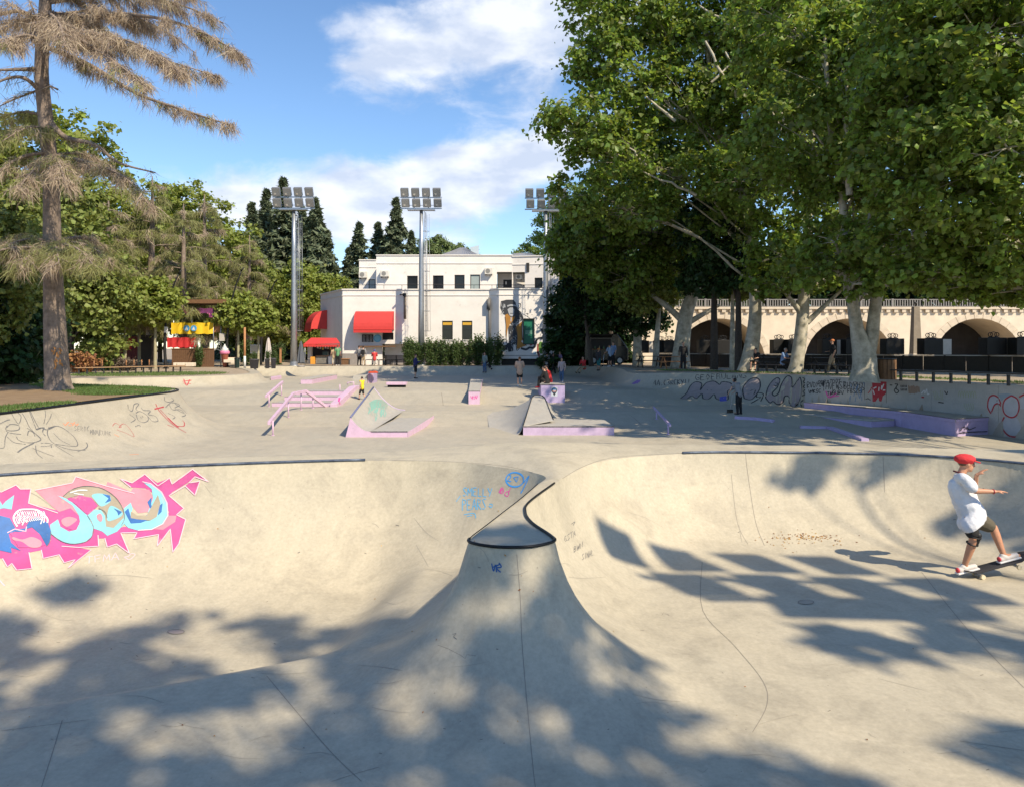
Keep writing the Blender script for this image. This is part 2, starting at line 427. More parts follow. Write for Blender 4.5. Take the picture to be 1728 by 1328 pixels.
# the ground sheet, out to the horizon; it dips under the skate course, which lies in it
def ground_sheet():
    def axis(a, b, far):
        core = np.arange(a, b + .01, .7); k = []; d = 1.0; v = b
        while v < far: d *= 1.35; v += d; k.append(v)
        lo = []; d = 1.0; v = a
        while v > -far: d *= 1.35; v -= d; lo.append(v)
        return np.array(lo[::-1] + list(core) + k)
    xs = axis(-40, 36, 2500); ys = axis(-8, 90, 2500)
    X, Y = np.meshgrid(xs, ys); ss = sdf(STREET, X, Y)
    Z = z_plaza(X, Y) - .02
    inb = (X > -12.6) & (X < 13.2) & (Y > -2.6) & (Y < 13.9)
    Z = np.where((ss < .05) | inb, -3.2, Z)
    ny, nx = X.shape; idx = np.arange(nx * ny).reshape(ny, nx)
    Q = np.stack([idx[:-1, :-1], idx[:-1, 1:], idx[1:, 1:], idx[1:, :-1]], -1).reshape(-1, 4)
    o = link_mesh('ground', np_mesh('ground', np.stack([X.ravel(), Y.ravel(), Z.ravel()], 1), Q), mat('plaza_paving', (.37, .30, .22), .85, var=.25, scale=1.3, bump=.3, bscale=30), None, True)
    o['kind'] = 'structure'; return o
ground = ground_sheet()
# ------------------------------------------------------------------ bowl edges
STEEL = mat('worn_steel', (.10, .105, .12), .38, .85, col2=(.32, .33, .36), scale=9)
STEELB = mat('blue_worn_steel', (.035, .05, .085), .55, .5, col2=(.15, .18, .23), scale=7)
DARKM = mat('dark_steel', (.02, .021, .023), .45, .6, var=.3)
def rim_path(i0, i1, off=0.0, z=.012):
    n = len(BOWL); out = []
    for i in range(i0, i1 + 1):
        p = BOWL[i % n]; q = BOWL[(i + 1) % n]; o = BOWL[(i - 1) % n]
        t = q - o; t = t / np.linalg.norm(t); nrm = np.array((t[1], -t[0]))      # right of travel
        c = p + nrm * off; out.append(Vector((c[0], c[1], z)))
    return out
def coping(i0, i1, r, m):
    o = MB().tube(rim_path(i0, i1), r, 10).build('coping', m, bowl, True)
    return o
coping(-16, 32, .019, STEELB); coping(26 * 8, 34 * 8, .019, STEELB)
coping(13 * 8 + 2, 23 * 8, .013, DARKM); coping(9 * 8, 13 * 8 + 2, .005, DARKM)
# coping along the street course's left and far walls
def street_coping(test, r, m):
    run = []
    n = len(STREET)
    for i in range(n + 1):
        p = STREET[i % n]
        ok = test(p)
        if ok: run.append(Vector((p[0], p[1], float(z_plaza(np.array([p[0]]), np.array([p[1]]))[0]) + .006)))
        if (not ok or i == n) and len(run) > 2:
            MB().tube(run, r, 8).build('coping', m, street, True)
        if not ok: run = []
street_coping(lambda p: p[0] < -12.2 and p[1] < 31 and p[1] > 13, .035, DARKM)

dg = bpy.context.evaluated_depsgraph_get(); dg.update()
def bvh_of(objs):
    V = []; Fc = []
    for o in objs:
        me = o.data; k = len(V); M = o.matrix_world
        if o.parent: M = o.parent.matrix_world @ o.matrix_local
        V += [M @ v.co for v in me.vertices]; Fc += [tuple(i + k for i in p.vertices) for p in me.polygons]
    return BVHTree.FromPolygons(V, Fc)

# ------------------------------------------------------------------ retaining wall on the right, in poured panels
def side_line():
    n = len(STREET); pts = [STREET[i] for i in range(n) if STREET[i][0] > 12.4 and 17 < STREET[i][1] < 36.7]
    pts.sort(key=lambda p: -p[1]); return [np.array(p) for p in pts]
WALLC = concrete('wall_concrete', (.42, .41, .38), (.30, .295, .275), (.44, .42, .38), .7, 1.3)
LINE = side_line()
def resample(line, step):
    d = [0]
    for a, b in zip(line[:-1], line[1:]): d.append(d[-1] + float(np.linalg.norm(b - a)))
    out = []; k = max(2, int(round(d[-1] / step)) + 1)
    for s in np.linspace(0, d[-1], k):
        i = min(int(np.searchsorted(d, s, side='right')) - 1, len(line) - 2); i = max(i, 0)
        t = (s - d[i]) / max(d[i + 1] - d[i], 1e-9); out.append(line[i] * (1 - t) + line[i + 1] * t)
    return out
def retaining_wall():
    root = empty('retaining_wall', (LINE[0][0], LINE[0][1], -1.2))
    tag(root, 'grey concrete retaining wall covered in graffiti along the right of the course', 'wall')
    pts = resample(LINE, .4); per = 8; panels = []
    for k in range(0, len(pts) - 1, per):
        seg = pts[k:k + per + 1]
        if len(seg) < 2: break
        ins = []; outs = []
        for i, p in enumerate(seg):
            a = seg[max(i - 1, 0)]; b = seg[min(i + 1, len(seg) - 1)]; t = (b - a) / np.linalg.norm(b - a)
            nr = np.array((t[1], -t[0]))            # towards the street (left of the wall when seen from the camera)
            pp = p.copy()
            if i == 0: pp = p + t * .008
            if i == len(seg) - 1: pp = p - t * .008
            ins.append(pp + nr * .17); outs.append(pp - nr * .22)
        poly = [tuple(p) for p in ins] + [tuple(p) for p in reversed(outs)]
        zt = .31
        panels.append(MB().prism(poly, -1.75, zt).build('panel', WALLC, root, at=None))
        panels[-1].matrix_parent_inverse = root.matrix_world.inverted() if False else Matrix.Translation(-Vector(root.location))
    return root, panels
wall_root, wall_panels = retaining_wall()

# ------------------------------------------------------------------ paint on concrete: strokes and filled shapes laid onto the real surface
def surf_tool(objs):
    bv = bvh_of(objs); eye = Vector((0, 0, EYE))
    def hit(x, y):
        d = P(x, y, 1.0) - eye
        loc, nrm, idx, dist = bv.ray_cast(eye, d.normalized())
        if loc is None: return None, None
        if nrm.dot(d) > 0: nrm = -nrm
        return loc, nrm
    return hit
from mathutils.geometry import delaunay_2d_cdt
def dens(poly, step, closed):
    out = []; n = len(poly)
    for i in range(n if closed else n - 1):
        a = np.array(poly[i], float); b = np.array(poly[(i + 1) % n], float); k = max(1, int(np.linalg.norm(b - a) / step))
        for j in range(k): out.append(a + (b - a) * j / k)
    if not closed: out.append(np.array(poly[-1], float))
    return out
class Paint:
    def __init__(s, hit): s.hit = hit; s.mb = MB(); s.layer = 0
    def stroke(s, pts, w, lift=.003, step=3.0, smooth=True, taper=False):
        """line drawn through photo pixels, w pixels wide"""
        pts = [tuple(p) for p in pts]
        if smooth and len(pts) > 2: pts = smooth_curve(pts, False, 5)
        pts = dens(pts, step, False); L = []; R = []
        n = len(pts); H = [s.hit(*p) for p in pts]
        runs = []; cur = []
        for i, (l, nr) in enumerate(H):
            if l is None or (cur and (l - cur[-1][0]).length > .6 * max(1, l.y / 15)):
                if len(cur) > 1: runs.append(cur)
                cur = []
            if l is not None: cur.append((l, nr, i))
        if len(cur) > 1: runs.append(cur)
        for run in runs:
            V = []; m = len(run)
            for i, (l, nr, k) in enumerate(run):
                t = run[min(i + 1, m - 1)][0] - run[max(i - 1, 0)][0]
                if t.length < 1e-7: t = Vector((1, 0, 0))
                sd = t.normalized().cross(nr).normalized(); ww = w * l.y / F / 2
                if taper: ww *= .35 + .65 * math.sin(math.pi * (k + .5) / n)
                V += [l + sd * ww + nr * lift, l - sd * ww + nr * lift]
            s.mb.add(V, [(2 * i, 2 * i + 1, 2 * i + 3, 2 * i + 2) for i in range(m - 1)])
        return s
    def fill(s, poly, lift=.003, step=7.0, smooth=False):
        if smooth: poly = [tuple(p) for p in smooth_curve(poly, True, 5)]
        b = dens(poly, step, True); xs = [p[0] for p in b]; ys = [p[1] for p in b]
        nb = len(b); pts = [Vector((p[0], p[1])) for p in b]
        bx = np.arange(min(xs) + step / 2, max(xs), step); by = np.arange(min(ys) + step / 2, max(ys), step)
        arr = np.array(b)
        if len(bx) and len(by):
            X, Y = np.meshgrid(bx, by); dd = sdf(arr, X, Y)
            for x, y in zip(X[dd < -step * .4], Y[dd < -step * .4]): pts.append(Vector((float(x), float(y))))
        v, e, f, *_ = delaunay_2d_cdt(pts, [], [list(range(nb))], 1, 1e-4)
        H = [s.hit(p.x, p.y) for p in v]
        V = [(l + n * lift) if l is not None else Vector((0, 0, -50)) for l, n in H]
        Fc = []
        for t in f:
            if any(H[i][0] is None for i in t): continue
            if max((V[a] - V[b_]).length for a, b_ in ((t[0], t[1]), (t[1], t[2]), (t[2], t[0]))) > .9: continue
            nn = (V[t[1]] - V[t[0]]).cross(V[t[2]] - V[t[0]])
            Fc.append(tuple(t) if nn.dot(H[t[0]][1]) > 0 else tuple(reversed(t)))
        s.mb.add(V, Fc); return s
    def done(s, name, m, parent, label=None):
        if not s.mb.f: return None
        o = s.mb.build(name, m, None)
        o.parent = parent; o.matrix_parent_inverse = Matrix.Translation(-Vector(parent.location)) if parent.type == 'EMPTY' else Matrix.Identity(4)
        if label: o['label'] = label
        s.mb = MB(); return o
def zmap(x0, y0, sc): return lambda L: [(x0 + a * sc, y0 + b * sc) for a, b in L]
FONT = {'S': [[(1, .1), (.5, 0), (.1, .2), (.5, .5), (.9, .75), (.5, 1), (0, .9)]], 'M': [[(0, 1), (.1, 0), (.5, .7), (.9, 0), (1, 1)]],
        'E': [[(.9, 0), (.1, 0), (.05, 1), (.9, 1)], [(.05, .5), (.7, .5)]], 'L': [[(.1, 0), (.1, 1), (.9, 1)]], 'Y': [[(0, 0), (.5, .5)], [(1, 0), (.3, 1)]],
        'P': [[(.1, 1), (.1, 0), (.8, .05), (.9, .3), (.1, .5)]], 'A': [[(0, 1), (.5, 0), (1, 1)], [(.2, .65), (.85, .65)]], 'R': [[(.1, 1), (.1, 0), (.85, .1), (.8, .4), (.1, .5), (.95, 1)]],
        'C': [[(.9, .1), (.4, 0), (.05, .5), (.4, 1), (.9, .9)]], 'K': [[(.1, 0), (.1, 1)], [(.9, 0), (.1, .5), (.9, 1)]], 'G': [[(.9, .1), (.3, 0), (.05, .6), (.5, 1), (.95, .8), (.9, .55), (.5, .55)]],
        'O': [[(.5, 0), (.05, .5), (.5, 1), (.95, .5), (.5, 0)]], 'B': [[(.1, 0), (.1, 1), (.85, .85), (.8, .55), (.1, .5), (.75, .35), (.7, .05), (.1, 0)]], 'U': [[(.05, 0), (.1, .8), (.5, 1), (.9, .8), (.95, 0)]],
        'N': [[(.05, 1), (.1, 0), (.9, 1), (.95, 0)]], '!': [[(.5, 0), (.4, .7)], [(.38, .92), (.38, 1)]], '.': [[(.4, .95), (.5, 1)]], 'T': [[(0, 0), (1, 0)], [(.5, 0), (.5, 1)]],
        'F': [[(.9, 0), (.1, 0), (.1, 1)], [(.1, .5), (.7, .5)]], 'D': [[(.1, 0), (.1, 1), (.8, .8), (.85, .2), (.1, 0)]], 'I': [[(.5, 0), (.5, 1)]], 'V': [[(0, 0), (.5, 1), (1, 0)]], '3': [[(.1, 0), (.9, .1), (.4, .45), (.9, .8), (.1, 1)]],
        '4': [[(.7, 1), (.7, 0), (0, .65), (1, .65)]], 'W': [[(0, 0), (.25, 1), (.5, .3), (.75, 1), (1, 0)]], 'H': [[(.05, 0), (.05, 1)], [(.95, 0), (.95, 1)], [(.05, .5), (.95, .5)]], 'Z': [[(0, 0), (1, 0), (0, 1), (1, 1)]]}
def write(pt, text, a, b, h, w, jit=.06, up=(0, -1), smooth=False):
    """letters along the line a->b in photo pixels, h pixels tall"""
    a = np.array(a, float); b = np.array(b, float); n = len(text); st = (b - a) / n; u = np.array(up, float)
    for i, c in enumerate(text):
        o = a + st * i
        for line in FONT.get(c, []):
            pt.stroke([tuple(o + st * .82 * (x + random.uniform(-jit, jit)) + u * h * (1 - y + random.uniform(-jit, jit))) for x, y in line], w, smooth=smooth)

PMAG = mat('magenta_spray', (.52, .075, .26), .6, var=.25, scale=3, wear=((.40, .35, .27), 5.0, .60, .7)); PPNK = mat('pink_spray', (.62, .24, .30), .6, var=.2, scale=3, wear=((.40, .35, .27), 5.0, .60, .7))
PLPK = mat('pale_pink_line', (.78, .45, .50), .6); PCYN = mat('cyan_spray', (.22, .54, .62), .55, var=.2, scale=4, wear=((.40, .35, .27), 5.0, .60, .7))
PBLU = mat('blue_spray', (.022, .14, .42), .55, var=.4, scale=4, wear=((.40, .35, .27), 5.0, .60, .7)); PBLK = mat('black_spray', (.025, .025, .03), .6, var=.2, wear=((.32, .30, .27), 7.0, .57, .8)); PGRY = mat('grey_marker', (.13, .13, .13), .7, wear=((.36, .33, .27), 9.0, .52, .8))
PRED = mat('red_spray', (.42, .03, .045), .6, var=.2, wear=((.38, .33, .28), 6.0, .58, .8)); PORG = mat('orange_chalk', (.62, .25, .14), .8); PWHT = mat('white_spray', (.68, .68, .68), .6, var=.12); PPUR = mat('violet_spray', (.22, .12, .34), .6)
PSKY = mat('sky_blue_spray', (.10, .42, .70), .6); PHOT = mat('hot_pink_spray', (.66, .08, .32), .6); PSTN = mat('concrete_showing', (.36, .31, .23), .8, var=.2, scale=3)
JOINT = mat('dark_joint', (.235, .21, .175), .9)  # darker tone of the cut joint lines and drain rings

hb = surf_tool([bowl])
def joints():
    pt = Paint(hb)
    for L, w in [([(615, 776), (700, 777), (766, 779), (850, 786), (899, 797)], 1.3), ([(1160, 764), (1060, 769), (1018, 775), (980, 789), (949, 807)], 1.3),
                 ([(1258, 765), (1262, 800), (1275, 880), (1290, 920)], 1.3), ([(450, 1140), (500, 1200), (560, 1270), (610, 1318)], 1.8),
                 ([(105, 1215), (90, 1265), (70, 1328)], 2.0), ([(872, 935), (878, 1010), (882, 1100), (900, 1300), (905, 1330)], 1.6), ([(1185, 948), (1186, 1030), (1240, 1090), (1288, 1150), (1294, 1190), (1270, 1235)], 1.5),
                 ([(1555, 965), (1640, 1070), (1728, 1160)], 1.6), ([(1620, 1250), (1728, 1266)], 1.6), ([(0, 1233), (150, 1214)], 1.5), ([(1490, 770), (1493, 830)], 1.2), ([(560, 1318), (610, 1302), (640, 1294)], 1.6), ([(1234, 800), (1244, 880), (1262, 918)], 1.0)]:
        pt.stroke(L, w * .6, .002)
    pt.done('expansion_joint', JOINT, bowl)
    for (x, y, m, r) in [(297, 1066, mat('pink_drain', (.40, .33, .29), .7, var=.2), 14), (1360, 1016, mat('drain_cover', (.36, .33, .27), .6, var=.2), 13)]:
        pt = Paint(hb); pt.fill([(x + r * math.cos(a), y + r * .28 * math.sin(a)) for a in np.linspace(0, 2 * math.pi, 20)[:-1]], .004, 4).done('drain_cover', m, bowl)
        pt.stroke([(x + r * math.cos(a), y + r * .28 * math.sin(a)) for a in np.linspace(0, 2 * math.pi, 20)], 1.3, .006).done('drain_ring', JOINT, bowl)
joints()
def big_piece():
    z = zmap(0, 780, .20833); pt = Paint(hb)
    # magenta body
    for poly in ([(-80, 190), (10, 240), (130, 182), (165, 215), (250, 214), (232, 330), (450, 385), (560, 280), (700, 300), (860, 560), (1000, 520), (1300, 520), (1370, 400), (1290, 280), (1180, 210), (1060, 200), (975, 130), (1070, 165), (1175, 95), (1275, 165), (1375, 125), (1395, 175), (1560, 55), (1690, 155), (1580, 115), (1520, 165), (1395, 240), (1370, 268), (1490, 372), (1430, 425), (1505, 462), (1450, 660), (1400, 730), (1380, 540), (1275, 680), (1285, 585), (1085, 620), (1110, 570), (980, 572), (1040, 720), (945, 662), (870, 688), (850, 615), (800, 615), (800, 680), (640, 690), (740, 710), (560, 855), (610, 790), (520, 815), (480, 750), (350, 780), (335, 710), (235, 730), (260, 862), (135, 875), (95, 820), (60, 850), (20, 780), (-80, 760)],
                 [(1500, 190), (1530, 165), (1620, 152), (1580, 265)]):
        pt.fill(z(poly), .0030)
    pt.done('graffiti', PMAG, bowl, 'jagged magenta graffiti backing on the left bowl wall')
    for poly in ([(285, 225), (590, 165), (615, 115), (860, 190), (870, 155), (1060, 235), (1080, 205), (1210, 220), (1245, 290), (1200, 400), (1120, 410), (1050, 330), (1000, 380), (940, 280), (860, 230), (700, 190), (590, 215), (520, 270), (600, 340), (640, 430), (570, 370), (480, 400), (440, 370)], [(1250, 540), (1360, 430), (1430, 430), (1420, 480), (1320, 545)]):
        pt.fill(z(poly), .0045)
    pt.done('graffiti', PPNK, bowl, 'pale pink graffiti shading on the left bowl wall')
    pt.fill(z([(510, 275), (590, 215), (700, 190), (830, 210), (930, 275), (990, 360), (1010, 450), (985, 510), (890, 560), (840, 540), (800, 350), (740, 285), (640, 265), (540, 290)]), .006)
    pt.fill(z([(1060, 395), (1110, 430), (1190, 430), (1280, 260), (1300, 330), (1270, 440), (1220, 470), (1110, 460), (1060, 450)]), .0095)
    pt.done('graffiti', PSTN, bowl, 'bare concrete inside the graffiti letters')
    for poly, sm in [([(465, 265), (560, 300), (640, 370), (710, 430), (757, 520), (745, 600), (690, 645), (590, 662), (500, 640), (415, 580), (405, 505), (470, 460), (490, 520), (560, 560), (620, 545), (648, 480), (640, 430), (590, 350)], 0),
                     ([(1155, 155), (1220, 170), (1310, 240), (1355, 330), (1362, 430), (1320, 500), (1230, 545), (1120, 552), (1040, 530), (1000, 490), (1005, 370), (1060, 325), (1075, 370), (1060, 440), (1120, 480), (1220, 470), (1200, 400), (1240, 290), (1230, 215)], 0),
                     ([(710, 425), (760, 380), (820, 385), (850, 430), (860, 520), (920, 530), (1000, 450), (1005, 500), (950, 560), (870, 595), (830, 560), (760, 535), (745, 480)], 0),
                     ([(745, 265), (800, 250), (880, 265), (900, 300), (880, 330), (820, 355), (775, 310)], 1), ([(900, 350), (990, 400), (975, 440), (880, 475), (870, 420)], 1), ([(-60, 300), (0, 310), (20, 345), (45, 315), (115, 262), (95, 380), (30, 370), (-60, 390)], 0)]:
        pt.fill(z(poly), .0075, smooth=bool(sm))
    pt.done('graffiti', PCYN, bowl, 'pale cyan bubble letters on the left bowl wall')
    for poly in ([(-60, 440), (0, 430), (80, 450), (130, 540), (200, 535), (240, 470), (300, 440), (390, 490), (415, 560), (400, 650), (380, 680), (330, 590), (260, 525), (210, 540), (210, 565), (120, 560), (70, 580), (90, 650), (170, 718), (90, 690), (95, 735), (-60, 700)], [(1060, 440), (1130, 465), (1190, 425), (1230, 455), (1140, 490), (1060, 495), (1010, 400), (1040, 370)], [(1195, 320), (1230, 280), (1225, 340), (1240, 380), (1215, 370)], [(1290, 350), (1318, 330), (1310, 400), (1280, 430)], [(830, 255), (890, 265), (900, 310), (850, 330), (880, 290)], [(920, 370), (990, 400), (960, 430), (950, 400)]):
        pt.fill(z(poly), .009)
    pt.done('graffiti', PBLU, bowl, 'deep blue letter fill on the left bowl wall')
    pt.fill(z([(80, 570), (200, 560), (260, 530), (320, 580), (370, 670), (300, 690), (150, 690)]), .0105); pt.fill(z([(545, 300), (640, 265), (740, 285), (795, 350), (770, 375), (720, 420), (690, 410), (620, 340)]), .0090); pt.fill(z([(490, 470), (520, 440), (620, 450), (645, 500), (600, 550), (530, 530)]), .0090)
    pt.done('graffiti', PMAG, bowl)
    pt.fill(z([(105, 605), (180, 625), (260, 605), (335, 640), (325, 685), (250, 690), (180, 645), (110, 630)]), .0115, smooth=True)
    pt.fill(z([(500, 465), (560, 440), (625, 460), (600, 490), (550, 520), (510, 505)]), .0105, smooth=True); pt.fill(z([(785, 430), (815, 415), (832, 450), (820, 480), (795, 465)]), .0115, smooth=True)
    pt.done('graffiti', PPNK, bowl)
    for L, w in [([(140, 520), (110, 450), (150, 390), (230, 380), (310, 390), (380, 450), (385, 490)], 2.6), ([(150, 500), (165, 440), (140, 420)], 1.8), ([(180, 510), (200, 450), (180, 400)], 1.8), ([(215, 490), (225, 440), (240, 400)], 1.8), ([(290, 430), (270, 400)], 1.6), ([(330, 500), (345, 440), (310, 400)], 1.8), ([(355, 490), (365, 440)], 1.6), ([(570, 245), (640, 225), (710, 225)], 2.0), ([(600, 250), (680, 262)], 1.6)]:
        pt.stroke(z(L), w, .0125)
    for k in range(14):
        x0 = 130 + k * 17; pt.stroke(z([(x0, 500 - k * 3), (x0 - 12, 460), (x0 + 14, 430), (x0 + 2, 395)]), 1.2, .0125)
    pt.done('graffiti', PWHT, bowl, 'white looping lines on the blue letter')
    for L in ([(-80, 190), (10, 240), (130, 182), (165, 215), (250, 214), (232, 330), (470, 410)], [(235, 730), (260, 862), (135, 875), (95, 820), (60, 850), (20, 780)], [(335, 710), (350, 780), (480, 750), (520, 815), (610, 790), (550, 860), (740, 710)], [(500, 680), (640, 690), (800, 680), (795, 590)], [(850, 615), (870, 688), (945, 662), (1050, 740), (980, 572), (1110, 570), (1085, 620), (1285, 585), (1275, 680), (1380, 540), (1400, 730), (1450, 660), (1505, 462), (1430, 425), (1490, 372), (1370, 268), (1500, 190), (1580, 265), (1620, 152), (1530, 165), (1580, 115), (1690, 155), (1560, 55), (1395, 175), (1375, 125), (1280, 190), (1175, 95), (1070, 165), (975, 130), (1060, 200)], [(285, 225), (590, 165), (615, 115), (860, 190), (1090, 250)], [(1155, 155), (1220, 170), (1310, 240), (1355, 330), (1362, 430), (1320, 500), (1230, 545), (1120, 552)], [(60, 570), (120, 540), (210, 560), (215, 520)]):
        pt.stroke(z(L), 1.5, .0125, smooth=False)
    write(pt, 'TFMA', (145, 951), (203, 943), 12, 1.2)
    pt.stroke(z([(1005, 765), (1040, 760), (1060, 740), (1095, 745), (1050, 785), (1005, 765)]), 1.2)
    pt.stroke([(-4, 976), (8, 988)], 2)
    pt.done('graffiti', PLPK, bowl, 'pale pink outlines and tag on the left bowl wall')
    for L in ([(415, 560), (405, 640), (380, 680)], [(415, 580), (500, 640), (590, 662), (690, 645), (745, 600), (757, 520), (710, 430)], [(510, 275), (590, 215), (700, 190), (830, 210), (930, 275), (990, 360), (1010, 450), (985, 510)], [(800, 370), (850, 400), (870, 450)]):
        pt.stroke(z(L), 1.0, .0135)
    pt.done('graffiti', PGRY, bowl)
big_piece()
def bowl_tags():
    pt = Paint(hb)
    write(pt, 'SMELLY', (781, 836), (832, 838), 14, 1.4); write(pt, 'PEARS', (780, 861), (822, 858), 18, 1.4)
    for L in ([(770, 846), (777, 836)], [(783, 868), (800, 866), (803, 874)], [(788, 871), (797, 869)], [(826, 850), (831, 851), (829, 856), (825, 853)]): pt.stroke(L, 1.4)
    pt.done('graffiti', PSKY, bowl, 'pale blue words reading SMELLY PEARS on the far bowl wall')
    c = [(869 + 15 * math.cos(a), 809 + 12 * math.sin(a)) for a in np.linspace(0, 2 * math.pi, 22)]
    pt.stroke(c, 2.6); pt.stroke([(856, 811), (862, 805), (860, 800)], 1.8); pt.stroke([(856, 811), (863, 812)], 1.6); pt.stroke([(867, 805), (875, 804), (872, 813), (867, 805)], 1.5, smooth=False); pt.stroke([(884, 814), (893, 803), (885, 821), (879, 832)], 2.6)
    pt.done('graffiti', mat('bright_blue_spray', (.05, .30, .70), .6), bowl, 'bright blue round face on the bowl wall')
    pt.stroke([(842, 830), (847, 822), (844, 831), (849, 824), (848, 832), (842, 830)], 1.5); pt.stroke([(854, 830), (859, 829), (857, 837), (852, 834), (854, 830)], 1.5); pt.stroke([(849, 822), (850, 830)], 1.2); pt.stroke([(862, 822), (858, 832)], 1.2)
    pt.done('graffiti', PHOT, bowl)
    write(pt, 'GSTA', (952, 915), (972, 903), 10, 1.0); write(pt, 'BWN', (968, 932), (984, 922), 9, 1.0); write(pt, 'SINAL', (982, 945), (1002, 936), 10, .9); pt.stroke([(964, 884), (970, 880), (967, 886)], 1)
    for L in ([(764, 1070), (770, 1068), (766, 1074), (771, 1078)],): pt.stroke(L, 1)
    pt.done('graffiti', PGRY, bowl, 'thin grey marker tag beside the tongue')
    for L in ([(830, 950), (833, 963), (836, 952)], [(838, 952), (838, 965)], [(842, 949), (846, 956), (838, 958), (845, 965)], [(831, 957), (845, 951)]): pt.stroke(L, 2.2)
    pt.done('graffiti', mat('navy_spray', (.03, .10, .26), .6), bowl, 'small dark blue tag on the face of the tongue')
bowl_tags()
def fallen_leaves():
    mb = MB()
    for k in range(190):
        if k < 120: x = random.gauss(1355, 34); y = 906 + random.gauss(0, 4) + abs(x - 1355) * .05
        elif k < 150: x = random.uniform(1290, 1420); y = random.gauss(912, 8)
        else: x = random.uniform(40, 1700); y = random.uniform(840, 1250)
        l, n = hb(x, y)
        if l is None: continue
        r = random.uniform(.008, .02) if k < 150 else random.uniform(.006, .014)
        a = random.uniform(0, 6.28); t = Vector((math.cos(a), math.sin(a), 0)); t = (t - n * t.dot(n)).normalized(); b = n.cross(t)
        mb.add([l + t * r + n * .004, l + b * r * .5 + n * .01, l - t * r + n * .004, l - b * r * .5 + n * .007], [(0, 1, 2, 3)])
    o = mb.build('fallen_leaves', mat('dry_leaf', (.34, .17, .05), .8, island=.6)); tag(o, 'dry orange leaf litter lying in the bowl', None, kind='stuff')
fallen_leaves()

def scuffs():
    """wheel scuffs and faint hairline cracks in the bowl"""
    pt = Paint(hb); rnd = random.Random(5)
    for k in range(46):
        x = rnd.uniform(20, 1700); y = rnd.uniform(800, 1300); a = rnd.uniform(-.5, .5) + (1.2 if y < 930 else 0); L = rnd.uniform(15, 90)
        pt.stroke([(x, y), (x + L * .5 * math.cos(a), y + L * .25 * math.sin(a) + rnd.uniform(-6, 6)), (x + L * math.cos(a), y + L * .5 * math.sin(a))], rnd.uniform(.6, 1.6), .0015, 5, taper=True)
    pt.done('scuff_marks', mat('wheel_scuff', (.345, .315, .25), .8, var=.2), bowl)
    for k in range(5):
        x = rnd.uniform(20, 1700); y = rnd.uniform(800, 1300); pts = [(x, y)]
        for j in range(rnd.randint(3, 6)): pts.append((pts[-1][0] + rnd.uniform(-6, 22), pts[-1][1] + rnd.uniform(-7, 9)))
        pt.stroke(pts, .45, .0015, 4, smooth=False)
    for k in range(40):
        x = rnd.uniform(20, 1700); y = rnd.uniform(820, 1300); pt.stroke([(x, y), (x + rnd.uniform(2, 6), y + rnd.uniform(-2, 3))], rnd.uniform(.8, 1.8), .002, 3)
    pt.done('hairline_cracks', mat('dark_crack', (.17, .155, .13), .9), bowl)
scuffs()
